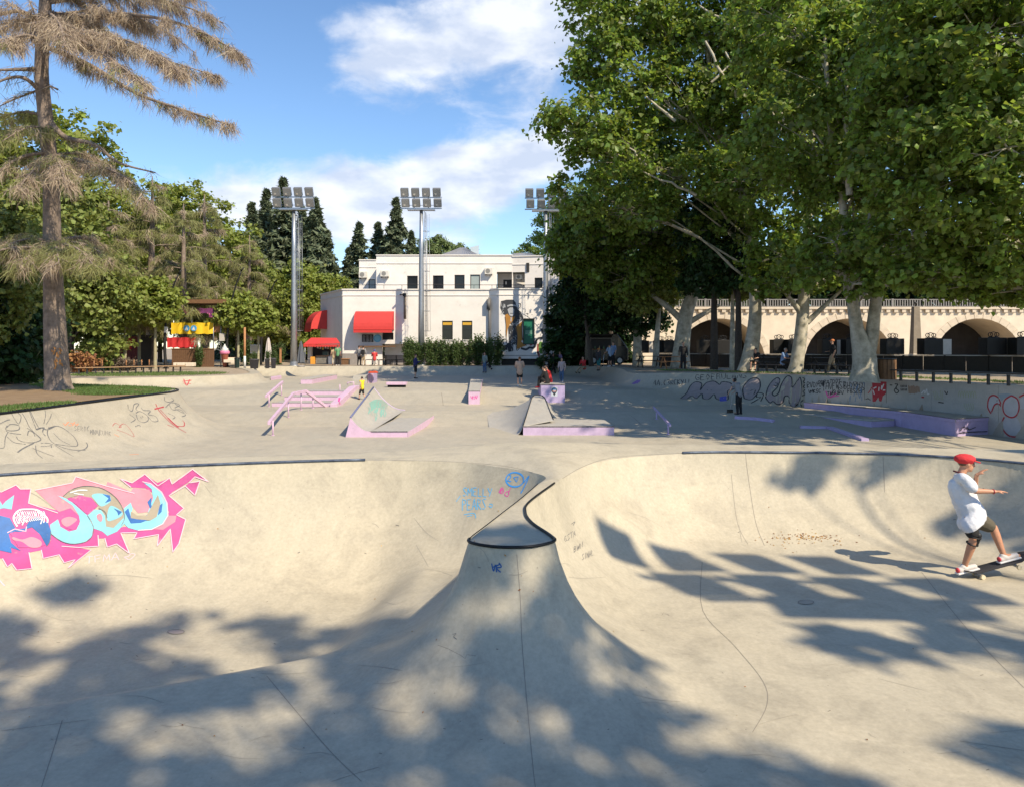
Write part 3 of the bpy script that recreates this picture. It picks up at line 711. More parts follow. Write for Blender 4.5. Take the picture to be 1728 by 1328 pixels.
# ------------------------------------------------------------------ paint on the street course
PINK = mat('pink_paint', (.62, .44, .58), .55, var=.14, scale=5, bump=.15, bscale=60, wear=((.27, .24, .23), 7.0, .63, .75))
LILAC = mat('lilac_paint', (.47, .38, .58), .5, var=.14, scale=5, bump=.15, bscale=60, wear=((.25, .23, .24), 7.0, .62, .75))
SLABC = concrete('ledge_concrete', (.40, .385, .35), (.27, .255, .235), (.42, .39, .34), .8, 1.5)
EDGE = mat('chipped_edge', (.07, .06, .06), .6, col2=(.22, .19, .20), scale=18)
hs = surf_tool([street])
def street_tags():
    pt = Paint(hs); z = zmap(0, 640, 340 / 1728)
    for L, w in [([(95, 285), (125, 340), (160, 380), (180, 320), (150, 285)], 1.1), ([(190, 290), (225, 350), (260, 420), (350, 510)], 1.2), ([(250, 270), (300, 400), (310, 430)], 1.1), ([(260, 275), (330, 410), (370, 410)], 1.2), ([(385, 265), (390, 310), (375, 380)], 1), ([(440, 295), (430, 330), (395, 385)], 1),
                 ([(0, 380), (60, 350), (85, 345)], 1.2), ([(60, 395), (50, 430), (100, 440), (160, 430), (160, 395), (90, 385), (60, 410)], 1.2), ([(50, 440), (90, 460), (180, 470)], 1.1), ([(0, 590), (35, 580), (45, 500), (70, 450)], 1.1), ([(140, 490), (160, 520), (220, 540), (290, 540), (350, 515), (310, 470), (250, 440), (235, 480)], 1.2), ([(150, 625), (200, 590), (290, 545)], 1.7), ([(60, 490), (120, 540), (220, 555)], 1.1), ([(305, 565), (315, 630), (365, 675)], 1.2), ([(280, 590), (380, 630), (460, 658)], 1.1), ([(310, 430), (360, 415), (400, 430), (470, 400)], 2.0), ([(380, 410), (365, 450), (390, 485)], 1.6), ([(420, 410), (405, 460), (430, 520), (480, 560), (560, 590), (640, 605), (720, 600), (750, 570), (740, 540)], 1.3), ([(420, 415), (490, 400), (560, 430), (640, 500), (665, 565), (600, 570), (470, 555)], 1.2), ([(460, 460), (520, 520), (600, 560)], 1.0), ([(350, 545), (430, 550), (440, 585)], 1.1), ([(350, 575), (420, 570), (450, 555)], 1.1), ([(470, 565), (560, 620), (630, 660)], 1.0), ([(230, 415), (280, 450), (300, 490)], 1.1), ([(665, 620), (700, 605), (735, 608)], 1.2),
                 ([(1095, 215), (1105, 260), (1135, 270), (1150, 215), (1190, 210), (1165, 250), (1180, 270)], 1.1), ([(1165, 290), (1200, 275), (1260, 310), (1270, 350), (1230, 370), (1185, 350), (1168, 300)], 1.1), ([(1205, 320), (1212, 335)], .9), ([(1220, 312), (1226, 328)], .9), ([(1210, 240), (1230, 265), (1290, 270), (1270, 300), (1330, 315), (1355, 355), (1310, 360), (1270, 320)], 1.1), ([(1110, 300), (1160, 340), (1120, 370)], 1.1), ([(1160, 405), (1190, 392), (1205, 405)], 1.4),
                 ([(1410, 150), (1415, 185), (1450, 195), (1490, 180), (1470, 160)], 1.2), ([(1420, 240), (1470, 200), (1540, 220), (1500, 250), (1590, 300), (1560, 320)], 1.2), ([(1440, 290), (1500, 320), (1480, 340)], 1.1), ([(1500, 210), (1560, 250), (1600, 290)], 1.2), ([(1450, 215), (1480, 260), (1545, 260), (1580, 290)], 1.1)]:
        pt.stroke(z(L), w * 1.4)
    write(pt, 'SEROK', (125, 727), (152, 727), 8, .8, .12); write(pt, 'MNAR', (152, 733), (172, 734), 9, 1.0, .12); write(pt, 'UNK', (173, 733), (188, 735), 7, .8, .12)
    pt.done('graffiti', PGRY, street, 'looping grey tags on the left quarter wall')
    pt.stroke(z([(1325, 255), (1405, 235)], ), 2.4); pt.stroke(z([(1335, 210), (1365, 270), (1440, 350), (1500, 400), (1595, 455)]), 2.2); pt.stroke(z([(1375, 260), (1450, 340), (1520, 400)]), 1.8); pt.stroke(z([(1440, 330), (1480, 370), (1530, 410)]), 5); pt.stroke(z([(1520, 400), (1575, 400), (1580, 370), (1565, 350)]), 1.8); pt.stroke(z([(1490, 410), (1435, 390)]), 1.8)
    pt.stroke(z([(965, 400), (990, 375), (1040, 405), (1020, 410), (1060, 380), (1110, 420), (1150, 490), (1080, 460), (1000, 430)]), .9)
    pt.stroke([(310, 640), (315, 651), (320, 641)], 1.6); pt.stroke([(308, 644), (323, 642)], 1.4); pt.stroke([(309, 647), (322, 648)], 1.2)
    pt.done('graffiti', PRED, street, 'red spray marks on the left quarter wall')
    for k in range(8): pt.stroke(z([(540 + k * 16, 375 + (k % 2) * 20), (560 + k * 16, 395 - (k % 3) * 15)]), 1.8)
    pt.stroke(z([(1110, 645), (1190, 640)]), 2.0); pt.stroke(z([(980, 470), (1020, 490)]), 2)
    pt.done('graffiti', PORG, street, 'orange chalk scribble on the left quarter wall')
    # right bank
    z8 = zmap(1080, 610, 400 / 1728)
    OUT = [[(295, 270), (340, 230), (370, 175), (410, 150), (450, 165), (440, 210), (480, 160), (540, 145), (580, 170), (600, 150), (660, 160), (690, 200), (640, 215), (640, 280), (560, 275), (540, 240), (500, 275), (460, 270), (450, 235), (410, 270), (380, 250), (340, 272)],
           [(760, 270), (750, 200), (790, 140), (840, 120), (872, 140), (876, 190), (850, 240), (810, 278)],
           [(915, 265), (930, 200), (960, 150), (1000, 120), (1020, 140), (1000, 190), (965, 230), (980, 250), (1010, 230), (1030, 170), (1070, 110), (1105, 120), (1110, 190), (1150, 140), (1170, 120), (1180, 200), (1165, 280), (1140, 320), (1115, 330), (1090, 300), (1085, 255), (1055, 255), (1040, 300), (1000, 312), (970, 290), (945, 300)]]
    for L in OUT: pt.fill(z8(L), .004, 6, True)
    pt.done('graffiti', mat('dusty_pink_spray', (.34, .28, .27), .7, var=.15), street, 'dusty pink bubble letters on the curved bank at right')
    for L in OUT: pt.stroke(z8(L + L[:1]), 1.9, .006)
    for L in ([(800, 220), (840, 200), (830, 240), (790, 250), (800, 220)], [(880, 290), (900, 240), (860, 230), (850, 260), (880, 262), (810, 303)], [(975, 160), (1000, 160), (995, 180), (975, 175)], [(1185, 120), (1205, 130), (1190, 150), (1210, 165), (1190, 185), (1210, 200), (1190, 220), (1205, 240), (1180, 250)], [(490, 210), (520, 200), (515, 230), (490, 225)], [(1190, 280), (1170, 300), (1180, 330)]): pt.stroke(z8(L), 1.7, .006)
    for k in range(30):
        x = 1225 + k * 4.2; y = 140 + random.uniform(-10, 15)
    write(pt, '4A.C3RCKY!!', (1103, 651), (1166, 649), 9, 1.1); write(pt, 'GEOEBULANS', (1173, 642), (1262, 638), 9, 1.2)
    pt.done('graffiti', PBLK, street, 'black outlines and lettering on the curved bank at right')
    pt.stroke([(1070, 646), (1080, 642), (1075, 648)], 2.5); pt.fill([(1065, 648), (1076, 641), (1080, 645), (1070, 649)], .004, 4)
    pt.stroke([(1098, 624), (1110, 622)], 2.0); pt.done('graffiti', PPUR, street)
    # floor joints of the course
    for L in ([(480, 694), (560, 694), (585, 694)], [(1180, 721), (1400, 722)], [(1040, 700), (1062, 700), (1082, 716)], [(660, 684), (780, 684)], [(960, 684), (1110, 686)], [(745, 663), (748, 684)]): pt.stroke(L, .8, .003)
    pt.done('expansion_joint', JOINT, street)
    L = [(1240, 698), (1277, 701), (1306, 713)]
street_tags()
hw = surf_tool(wall_panels)
def wall_tags():
    z = zmap(1440, 620, 288 / 1728); z5 = zmap(1300, 380, 428 / 1421); pt = Paint(hw)
    rt = random.Random(3)
    for (x0, x1, y, h, n) in ((1362, 1392, 652, 9, 6), (1388, 1428, 655, 11, 7), (1380, 1420, 645, 6, 8), (1424, 1458, 653, 10, 6), (1430, 1459, 662, 8, 6), (1364, 1386, 662, 6, 5), (1396, 1424, 664, 6, 6)):
        write(pt, ''.join(rt.choice('SMELYPARCKGOBUNTFDVWHZ') for _ in range(n)), (x0, y + .1 * (x1 - x0)), (x1, y + .02 * (x1 - x0)), h, 1.15, .12, smooth=True)
    for L in ([(370, 180), (395, 182)], [(420, 170), (450, 175), (430, 210), (460, 240), (435, 262), (415, 230), (440, 205)], [(925, 240), (945, 270), (955, 242)], [(1435, 290), (1440, 365)], [(1400, 340), (1470, 335)], [(860, 350), (915, 358)]): pt.stroke(z(L), 1.8)
    for k in range(5): pt.stroke(z([(482 + k * 14, 180), (484 + k * 14, 205)]), 1.5); pt.stroke(z([(482 + k * 14, 215), (486 + k * 14, 238)]), 1.7)
    pt.stroke(z([(125, 320), (150, 315), (175, 330)]), 1.8); pt.stroke(z([(335, 150), (334, 360)]), .7); pt.stroke(z([(113, 140), (115, 330)]), .7)
    pt.done('graffiti', PBLK, wall_root, 'crowded black tags on the retaining wall')
    for k in range(18): 
        x = random.uniform(445, 525); y = random.uniform(880, 970); pt.stroke(z5([(x, y), (x + random.uniform(-8, 8), y + 25)]), 1.2)
    pt.done('graffiti', mat('dull_blue_spray', (.12, .22, .36), .7), wall_root, 'dull blue drips on the retaining wall')
    pt.stroke(z5([(310, 930), (330, 965), (370, 940)]), 2.5); pt.stroke(z5([(340, 930), (335, 960), (385, 955)]), 1.5); pt.done('graffiti', PHOT, wall_root)
    pt.fill(z([(190, 142), (337, 148), (330, 265), (300, 290), (285, 345), (262, 340), (255, 300), (225, 345), (195, 345)]), .004, 4); pt.fill(z([(690, 292), (718, 295), (716, 310), (690, 308)]), .004, 3)
    pt.stroke(z([(150, 262), (175, 230), (185, 200)]), 1.6)
    for L in ([(1395, 465), (1362, 400), (1375, 310), (1420, 282), (1470, 310), (1495, 370)], [(1400, 450), (1430, 380), (1470, 365), (1495, 390)], [(1600, 285), (1535, 330), (1515, 400), (1535, 470), (1600, 505), (1655, 480), (1680, 400), (1660, 320), (1600, 285)], [(1530, 500), (1505, 560), (1520, 630), (1580, 690), (1660, 700), (1728, 690)], [(1680, 300), (1740, 270)]): pt.stroke(z(L), 2.6, .006)
    pt.done('graffiti', PRED, wall_root, 'dark red painted letters on the retaining wall')
    for L in ([(205, 215), (235, 200)], [(200, 230), (215, 275)], [(262, 200), (258, 240)], [(290, 185), (285, 225), (310, 170)], [(300, 232), (325, 230)], [(690, 265), (720, 235), (725, 265), (745, 220), (750, 270), (770, 265)]): pt.stroke(z(L), 2.0, .007)
    pt.done('graffiti', PWHT, wall_root)
    pt.fill(z([(1370, 440), (1368, 330), (1420, 290), (1465, 315), (1485, 360), (1440, 375), (1400, 440)]), .0035, 4, True); pt.fill(z([(1600, 290), (1540, 335), (1522, 400), (1540, 465), (1600, 498), (1650, 475), (1672, 400), (1655, 325)]), .0035, 4, True); pt.fill(z([(1540, 510), (1515, 570), (1530, 625), (1580, 675), (1650, 680), (1700, 650), (1690, 570), (1650, 510), (1600, 515)]), .0035, 4, True); pt.fill(z([(1690, 320), (1730, 290), (1740, 420), (1690, 420)]), .0035, 4)
    pt.done('graffiti', mat('silver_spray', (.45, .46, .48), .5, var=.15), wall_root, 'silver filled bubble letters on the retaining wall')
    for k in range(9): pt.stroke(z([(560 + k * 13, 190 + random.uniform(-8, 8)), (566 + k * 13, 260 + random.uniform(-10, 10))]), 2.2)
    pt.done('graffiti', mat('brown_spray', (.30, .20, .14), .8), wall_root)
    for k in range(7): pt.stroke(z([(1060 + k * 26, 300), (1075 + k * 26, 240), (1090 + k * 26, 310)]), .9)
    for k in range(5): pt.stroke(z([(1120 + k * 22, 360), (1130 + k * 22, 400), (1160 + k * 10, 440)]), .9)
    for k in range(6): pt.stroke(z([(810 + k * 18, 280 + random.uniform(-50, 20)), (830 + k * 15, 330)]), .8)
    pt.done('graffiti', mat('yellow_green_spray', (.33, .36, .20), .8), wall_root)
    pt.fill(z([(1460, 270), (1560, 262), (1640, 280), (1600, 290), (1530, 310), (1500, 340), (1480, 300)]), .003, 4); pt.done('graffiti', mat('grey_blue_spray', (.26, .32, .36), .8), wall_root)
wall_tags()
# ------------------------------------------------------------------ skate obstacles
def gz(x, y): return ground_z(x, y)
def loc_child(o, root):
    o.parent = root; o.matrix_parent_inverse = Matrix.Translation(-Vector(root.location)); return o
def thing(name, label, cat, loc, group=None):
    r = empty(name, loc); tag(r, label, cat, group); return r
def add(root, mb, name, m, smooth=False, bevel=0.0):
    return loc_child(mb.build(name, m, None, smooth, bevel), root)
def bar(mb, pts, w, h):
    for a, b in zip(pts[:-1], pts[1:]):
        a = Vector(a); b = Vector(b); e = (b - a).normalized() * w * .35
        mb.beam(a - e, b + e, w, h)
    return mb
def rail(name, label, cat, top, posts, m, w=.09, h=.10, r=.03):
    p0 = posts[0]; root = thing(name, label, cat, (p0[0], p0[1], gz(p0[0], p0[1])))
    add(root, bar(MB(), top, w, h), 'rail_bar', m, bevel=.008)
    for (x, y, zt) in posts:
        z = gz(x, y); add(root, MB().tube([(x, y, z - .05), (x, y, zt)], r, 8).lathe([(r * 2.4, 0), (r * 2.4, .015)], (x, y, z), 10), 'post', m, True)
    return root
def pp(x, y, d): return tuple(P(x, y, d))
t = [pp(454, 713.6, 27.2), pp(495, 664, 33.3), pp(516, 660, 34.8), pp(549, 685, 36.2)]
rail('kinked_rail', 'pink kinked grind rail bending up then down in front of the steps', 'grind rail', t,
     [(*pp(460.5, 734, 27.5)[:2], pp(460.5, 709, 27.5)[2]), (*pp(486.7, 703, 32.4)[:2], pp(486.7, 676, 32.4)[2]), (*pp(508, 691, 34.5)[:2], pp(508, 663, 34.5)[2]), (*pp(528, 688, 35.4)[:2], pp(528, 670, 35.4)[2])], PINK, .10, .12)
rail('hand_rail', 'short pink handrail sloping down left of the pink steps', 'grind rail', [pp(476.5, 645, 39.8), pp(449, 669, 36.2)], [(*pp(475, 666, 39.5)[:2], pp(475, 648, 39.5)[2]), (*pp(454, 686, 36.5)[:2], pp(454, 666, 36.5)[2])], PINK, .10, .12)
rail('flat_rail', 'low straight pink flat rail alone on the shaded floor', 'grind rail', [pp(1103, 687.5, 32.6), pp(1130.8, 717.4, 27.6)], [(*pp(1108, 708, 32)[:2], pp(1108, 693.5, 32)[2]), (*pp(1127.5, 733, 27.85)[:2], pp(1127.5, 715, 27.85)[2])], LILAC, .07, .09)
def steps():
    x0, x1 = -11.35, -8.6; root = thing('skate_steps', 'three wide pink painted concrete steps with a side ledge', 'steps', (-10, 37.2, -1.15))
    z = -1.15; y = 36.4
    for k in range(3):
        add(root, MB().box2((x0 + .02 + .14 * k, y + .012, z - .3), (x1 - .02, 41.2, z + .185)), 'step', SLABC, bevel=.012)
        add(root, MB().box2((x0 + .14 * k, y, z + .004), (x1, y + .012, z + .172)), 'riser', PINK); add(root, MB().box2((x0 + .14 * k, y - .004, z + .173), (x1, y + .02, z + .19)), 'chipped_edge', EDGE)
        z += .185; y += 1.55
    # side ledge running down with the steps
    poly = [(x1 + .02, 36.3, -1.2), (x1 + .02, 36.3, -1.0), (x1 + .02, 40.6, -.40), (x1 + .02, 41.6, -.40), (x1 + .02, 41.6, -1.2)]
    led = add(root, MB().slab(poly, (.34, 0, 0)), 'side_ledge', PINK, bevel=.015)
    for (a, b) in (((573.5, 649), (573.5, 657)),):
        p = P(*a, 40.2); add(root, MB().tube([(p.x, 40.2, -.75), (p.x, 40.2, p.z)], .03, 8), 'post', PINK, True)
    p = P(586, 646, 41.3); q = P(597, 645, 41.3)
    add(root, MB().tube([(p.x, 41.3, -.35), (p.x, 41.3, p.z), (q.x, 41.3, q.z), (q.x, 41.3, -.6)], .03, 8), 'rail_hoop', PINK, True)
    pt = Paint(surf_tool([led])); pt.stroke([(573, 671), (572, 677), (574, 682)], 3.0, .006); pt.done('paint_mark', PHOT, root)
steps()
def prism_thing(name, label, cat, poly, z1, top, side, z0=None, group=None, cap=.06):
    c = np.mean(np.array(poly), 0); z = gz(*c); root = thing(name, label, cat, (c[0], c[1], z), group)
    zb = (z - .25) if z0 is None else z0
    add(root, MB().prism(poly, zb, z1 - cap), 'body', side, bevel=.01)
    add(root, MB().prism([(c[0] + (p[0] - c[0]) * 1.004, c[1] + (p[1] - c[1]) * 1.004) for p in poly], z1 - cap + .002, z1), 'top_slab', top, bevel=.012)
    return root
def g2(x, y, z): v = G(x, y, z); return (v.x, v.y)
prism_thing('low_ledge', 'tiny low pink ledge far left near the curved end wall', 'ledge', [g2(457, 642, -.6), g2(475, 639.5, -.6), g2(474, 637.5, -.6), g2(457, 640, -.6)], -.42, PINK, PINK)
prism_thing('long_ledge', 'long low pink ledge running away behind the steps', 'ledge', [g2(507.5, 648, -.6), g2(527, 648, -.6), (-12.6, 55.5), (-13.5, 55.5)], -.27, SLABC, PINK)
def ramp_box():
    a = g2(592, 647, -.6); b = g2(619, 647, -.6); c = g2(642, 643.5, -.6)
    root = thing('wedge_box', 'grey wedge with a lilac striped block against it', 'skate box', (b[0], b[1], -.6))
    add(root, MB().slab([(a[0], a[1], -.65), (b[0], b[1], -.65), (b[0], b[1], -.1), (a[0] + .15, a[1] + .1, -.12)], (0.2, 1.6, 0)), 'wedge', SLABC, bevel=.015)
    x = b[0] + .04
    for k in range(6):
        w = (c[0] - b[0]) / 6
        add(root, MB().box2((x + k * w, b[1] + .1 + .06 * k, -.66), (x + (k + 1) * w - .015, b[1] + 1.4 + .06 * k, .02)), 'plank', LILAC if k % 2 else PINK, bevel=.006)
    return root
ramp_box()
def orange_bag():
    x = (631 - 864) * 48.6 / F; mb = MB(); V = []; 
    root = thing('orange_bag', 'small crumpled orange bag lying on the lilac block', 'bag', (x, 48.4, .02))
    prof = [(-.28, .02), (-.3, .07), (-.2, .15), (-.05, .13), (.08, .17), (.22, .12), (.29, .06), (.27, .02)]
    add(root, MB().slab([(x + a, 48.2, .02 + b) for a, b in prof], (0, .4, 0)), 'bag_body', mat('orange_fabric', (.62, .08, .03), .7, var=.3, scale=12), bevel=.04)
    add(root, MB().tube([(x - .1, 48.3, .14), (x - .05, 48.3, .22), (x + .08, 48.3, .22), (x + .12, 48.3, .15)], .015, 6), 'strap', mat('dark_strap', (.05, .03, .03), .8), True)
orange_bag()
def flat_bench():
    x0 = (652.5 - 864) * 43.5 / F; x1 = (686 - 864) * 43.5 / F; z = gz(x0, 43.5)
    root = thing('manual_bench', 'low pale pink slab bench on dark supports', 'skate bench', ((x0 + x1) / 2, 43.5, z))
    add(root, MB().box2((x0, 43.3, z + .14), (x1, 43.9, z + .29)), 'slab', PINK, bevel=.012)
    for x in (x0 + .08, x1 - .2): add(root, MB().box2((x, 43.36, z - .02), (x + .12, 43.84, z + .14)), 'support', DARKM)
    add(root, MB().box2((x0 + .05, 43.5, z - .02), (x1 - .05, 43.56, z + .138)), 'beam', DARKM)
flat_bench()
def quarter_hip():
    """concave ramp with a pink end and a low pad to its right"""
    root = thing('quarter_pipe', 'pink edged concrete quarter pipe with a blue lip and a green scrawl', 'skate ramp', (-5.2, 28, -1.5))
    n = 14
    def prof(xl, xr, zl, zr, y):
        out = []
        for i in range(n + 1):
            t = i / n; a = t * math.pi / 2
            out.append(Vector((xl + (xr - xl) * (1 - math.cos(a)) ** .8 if False else xl + (xr - xl) * t, y, zr + (zl - zr) * (1 - math.sin(a * 1.0)) ** 1.15)))
        return out
    f = prof(-5.66, -4.95, -.82, -1.30, 27.0); b = prof(-6.15, -4.75, -.14, -1.14, 34.2)
    m = 10; V = []; Fc = []
    for j in range(m + 1):
        s = j / m
        for i in range(n + 1):
            p = f[i].lerp(b[i], s); V.append(p)
    for j in range(m):
        for i in range(n):
            k = j * (n + 1) + i; Fc.append((k, k + 1, k + n + 2, k + n + 1))
    ramp = add(root, MB().add(V, Fc), 'ramp_face', SLABC, True)
    # end face, side and back
    add(root, MB().slab([(-5.84, 27, -1.55)] + [tuple(p) for p in f] + [(-4.95, 27, -1.55)], (0, -.02, 0)), 'end_face', PINK)
    add(root, MB().add([(-5.84, 27, -1.55), (-5.66, 27, -.82), (-6.15, 34.2, -.14), (-6.4, 34.2, -1.3)], [(0, 3, 2, 1)]).add([(-6.4, 34.2, -1.3)] + [tuple(p) for p in b] + [(-4.75, 34.2, -1.4)], [tuple(range(n + 3))]), 'back_wall', SLABC)
    add(root, MB().tube([f[0] + Vector((0, 0, .01)), b[0] + Vector((0, 0, .01))], .035, 8), 'lip', mat('blue_grey_lip', (.14, .16, .30), .5, var=.3, scale=8), True)
    add(root, MB().tube([p + Vector((0, .0, .012)) for p in b], .02, 6), 'back_edge', LILAC, True)
    # pad
    pad = [(-5.0, 27.02), (-3.66, 27.02), (-3.28, 32.2), (-4.8, 33.6)]
    add(root, MB().prism(pad, -1.75, -1.30), 'pad', SLABC, bevel=.012)
    add(root, MB().box2((-5.0, 27.0, -1.54), (-3.66, 27.017, -1.315)), 'pad_face', PINK)
    add(root, MB().slab([(-3.652, 27.02, -1.56), (-3.652, 27.02, -1.32), (-3.272, 32.2, -1.2), (-3.272, 32.2, -1.45)], (.012, 0, 0)), 'pad_side', PINK)
    add(root, MB().beam((-5.0, 26.996, -1.305), (-3.66, 26.996, -1.305), .03, .03), 'chipped_edge', EDGE)
    pt = Paint(surf_tool([ramp])); z = zmap(430, 600, 330 / 1728)
    for k in range(26):
        x = random.uniform(985, 1150); y = random.uniform(370, 520) + (x - 1000) * .0
        if x > 1080: y = min(y, 480)
        pt.stroke(z([(x, y), (x + random.uniform(-15, 15), y + 30), (x + random.uniform(-12, 12), y + 60)]), 1.3, .008)
    for k in range(8):
        y = 390 + k * 9; pt.stroke(z([(1010 + k * 3, y + 30), (1080, y), (1190 - k * 4, y + 20)]), 1.2, .009)
    pt.done('scrawl', mat('green_scrawl', (.20, .42, .36), .7), root)
quarter_hip()
def long_box():
    zt = -.48; root = thing('long_box', 'long narrow concrete box with a pink end and pink scribble', 'skate box', (-1.85, 37.7, -1.1))
    poly = [(-2.13, 37.6), (-1.56, 37.6), (-1.9, 49.5), (-2.65, 49.5)]
    V = [(p[0], p[1], -1.3) for p in poly] + [(p[0], p[1], zt if p[1] < 40 else -.33) for p in poly]
    add(root, MB().add(V, [(3, 2, 1, 0), (4, 5, 6, 7), (0, 1, 5, 4), (1, 2, 6, 5), (2, 3, 7, 6), (3, 0, 4, 7)]), 'body', SLABC, bevel=.012)
    fc = add(root, MB().box2((-2.12, 37.585, -1.2), (-1.57, 37.598, zt - .03)), 'end_face', PINK)
    add(root, MB().beam((-1.545, 37.6, -.55), (-1.885, 49.5, -.4), .015, .16), 'side_face', PINK)
    add(root, MB().box2((-2.135, 37.578, zt - .03), (-1.555, 37.605, zt + .006)), 'chipped_edge', EDGE)
    pt = Paint(surf_tool([fc])); 
    for L in ([(794, 668), (796, 672), (798, 668), (797, 674)], [(799, 670), (802, 669), (801, 673), (799, 672)], [(803, 667), (804, 673), (806, 667)]): pt.stroke(L, 1.0, .004)
    pt.done('scribble', PHOT, root)
long_box()
def hip_box():
    root = thing('tombstone_ramp', 'raised concrete ramp with flared sides and a long pink fronted pad', 'skate ramp', (1.6, 27.8, -1.5))
    y0, y1 = 27.62, 34.0; zf, zb = -1.17, -.47
    top = [(.40, y0, zf), (1.55, y0 + 1.2, zf + .10), (1.42, 33.2, -.54), (1.33, 33.8, -.48), (1.15, y1, zb), (.98, 33.9, -.47), (.86, 33.3, -.53)]
    add(root, MB().slab(top, (0, 0, -.03)), 'deck', SLABC)
    def flank(edge, outs, nm):
        n = 10; V = []; Fc = []; m = len(edge)
        for j in range(m):
            a = Vector(edge[j]); o = Vector(outs[j]); 
            for i in range(n + 1):
                t = i / n; p = a.lerp(o, t); p.z = o.z + (a.z - o.z) * (1 - t) ** 2.1; V.append(p)
        for j in range(m - 1):
            for i in range(n):
                k = j * (n + 1) + i; Fc.append((k, k + 1, k + n + 2, k + n + 1))
        add(root, MB().add(V, Fc), nm, SLABC, True)
    def gp(x, y): return (x, y, gz(x, y) - .01)
    flank([(.40, y0, zf), (.63, 30.5, -.85), (.86, 33.3, -.53), (.98, 33.9, -.47), (1.15, y1, zb), (1.33, 33.8, -.48), (1.42, 33.2, -.54), (1.5, 31, -.86)],
          [gp(.15, y0), gp(-.9, 30.2), gp(-1.1, 33.5), gp(-.2, 35.4), gp(1.15, 35.8), gp(2.1, 35.0), gp(2.35, 33.2), gp(2.0, 31)], 'flared_side')
    pad = [(.40, y0), (3.66, y0), (3.62, 30.2), (1.5, 31.0), (.62, 30.3)]
    add(root, MB().prism(pad, -1.75, zf - .012), 'pad', SLABC, bevel=.012)
    add(root, MB().box2((.40, y0 - .018, -1.53), (3.66, y0 - .003, zf - .05)), 'front_face', mat('pale_lilac_paint', (.52, .40, .56), .55, var=.2, scale=4, bump=.15, bscale=60))
    add(root, MB().box2((.40, y0 - .022, zf - .048), (3.67, y0 - .002, zf - .004)), 'chipped_edge', EDGE)
    for a, b in (((.40, y0, zf + .012), (.86, 33.3, -.52)), ((1.55, y0 + 1.2, zf + .11), (1.42, 33.2, -.53))): add(root, MB().tube([a, b], .018, 6), 'edge_strip', DARKM, True)
    add(root, MB().tube([(.86, 33.3, -.52), (.98, 33.9, -.46), (1.15, y1, zb + .01), (1.33, 33.8, -.47), (1.42, 33.2, -.53)], .018, 6), 'edge_strip', DARKM, True)
hip_box()
def sticker_box():
    x0, x1 = 1.42, 2.60; y0 = 37.9; zt = -.16
    root = thing('lilac_block', 'tall lilac concrete block with a round sticker on its front', 'skate box', ((x0 + x1) / 2, y0, gz(2, y0)))
    add(root, MB().prism([(x0, y0), (x1, y0), (x1 + .1, y0 + 2.5), (x0 - .05, y0 + 2.5)], -1.3, zt - .05), 'body', LILAC, bevel=.02)
    add(root, MB().prism([(x0 - .01, y0 - .01), (x1 + .01, y0 - .01), (x1 + .11, y0 + 2.5), (x0 - .06, y0 + 2.5)], zt - .048, zt), 'top_slab', SLABC, bevel=.015)
    add(root, MB().box2((x0 - .018, y0 - .018, zt - .05), (x1 + .018, y0 + .01, zt + .004)), 'chipped_edge', EDGE)
    cx, cz = 2.08, -.52
    st = add(root, MB().box2((cx - .16, y0 - .006, cz - .24), (cx + .16, y0 - .002, cz + .22)), 'sticker', mat('sticker_paper', (.55, .58, .62), .5))
    def disc(cx, cz, r, y, m, nm, a0=0, a1=2 * math.pi):
        pts = [(cx + r * math.cos(a), y, cz + r * math.sin(a)) for a in np.linspace(a0, a1, 24)]
        o = add(root, MB().slab(pts, (0, .002, 0)), nm, m)
    add(root, MB().slab([(cx - .13, y0 - .010, cz + .03), (cx + .13, y0 - .010, cz + .03), (cx, y0 - .010, cz - .22)], (0, .002, 0)), 'pin_point', PBLK)
    disc(cx, cz + .06, .14, y0 - .0125, PBLK, 'pin_disc'); disc(cx, cz + .06, .115, y0 - .015, mat('sticker_blue', (.05, .18, .35), .5), 'pin_disc'); 
    add(root, MB().slab([(cx - .11, y0 - .018, cz + .05), (cx + .11, y0 - .018, cz + .05), (cx + .07, y0 - .018, cz - .02), (cx - .07, y0 - .018, cz - .02)], (0, .002, 0)), 'pin_band', mat('sticker_orange', (.6, .2, .06), .5))
    add(root, MB().slab([(cx - .06, y0 - .021, cz + .02), (cx - .02, y0 - .021, cz + .11), (cx + .03, y0 - .021, cz + .05), (cx + .06, y0 - .021, cz + .12), (cx + .07, y0 - .021, cz + .02)], (0, .002, 0)), 'pin_peak', PWHT)
sticker_box()
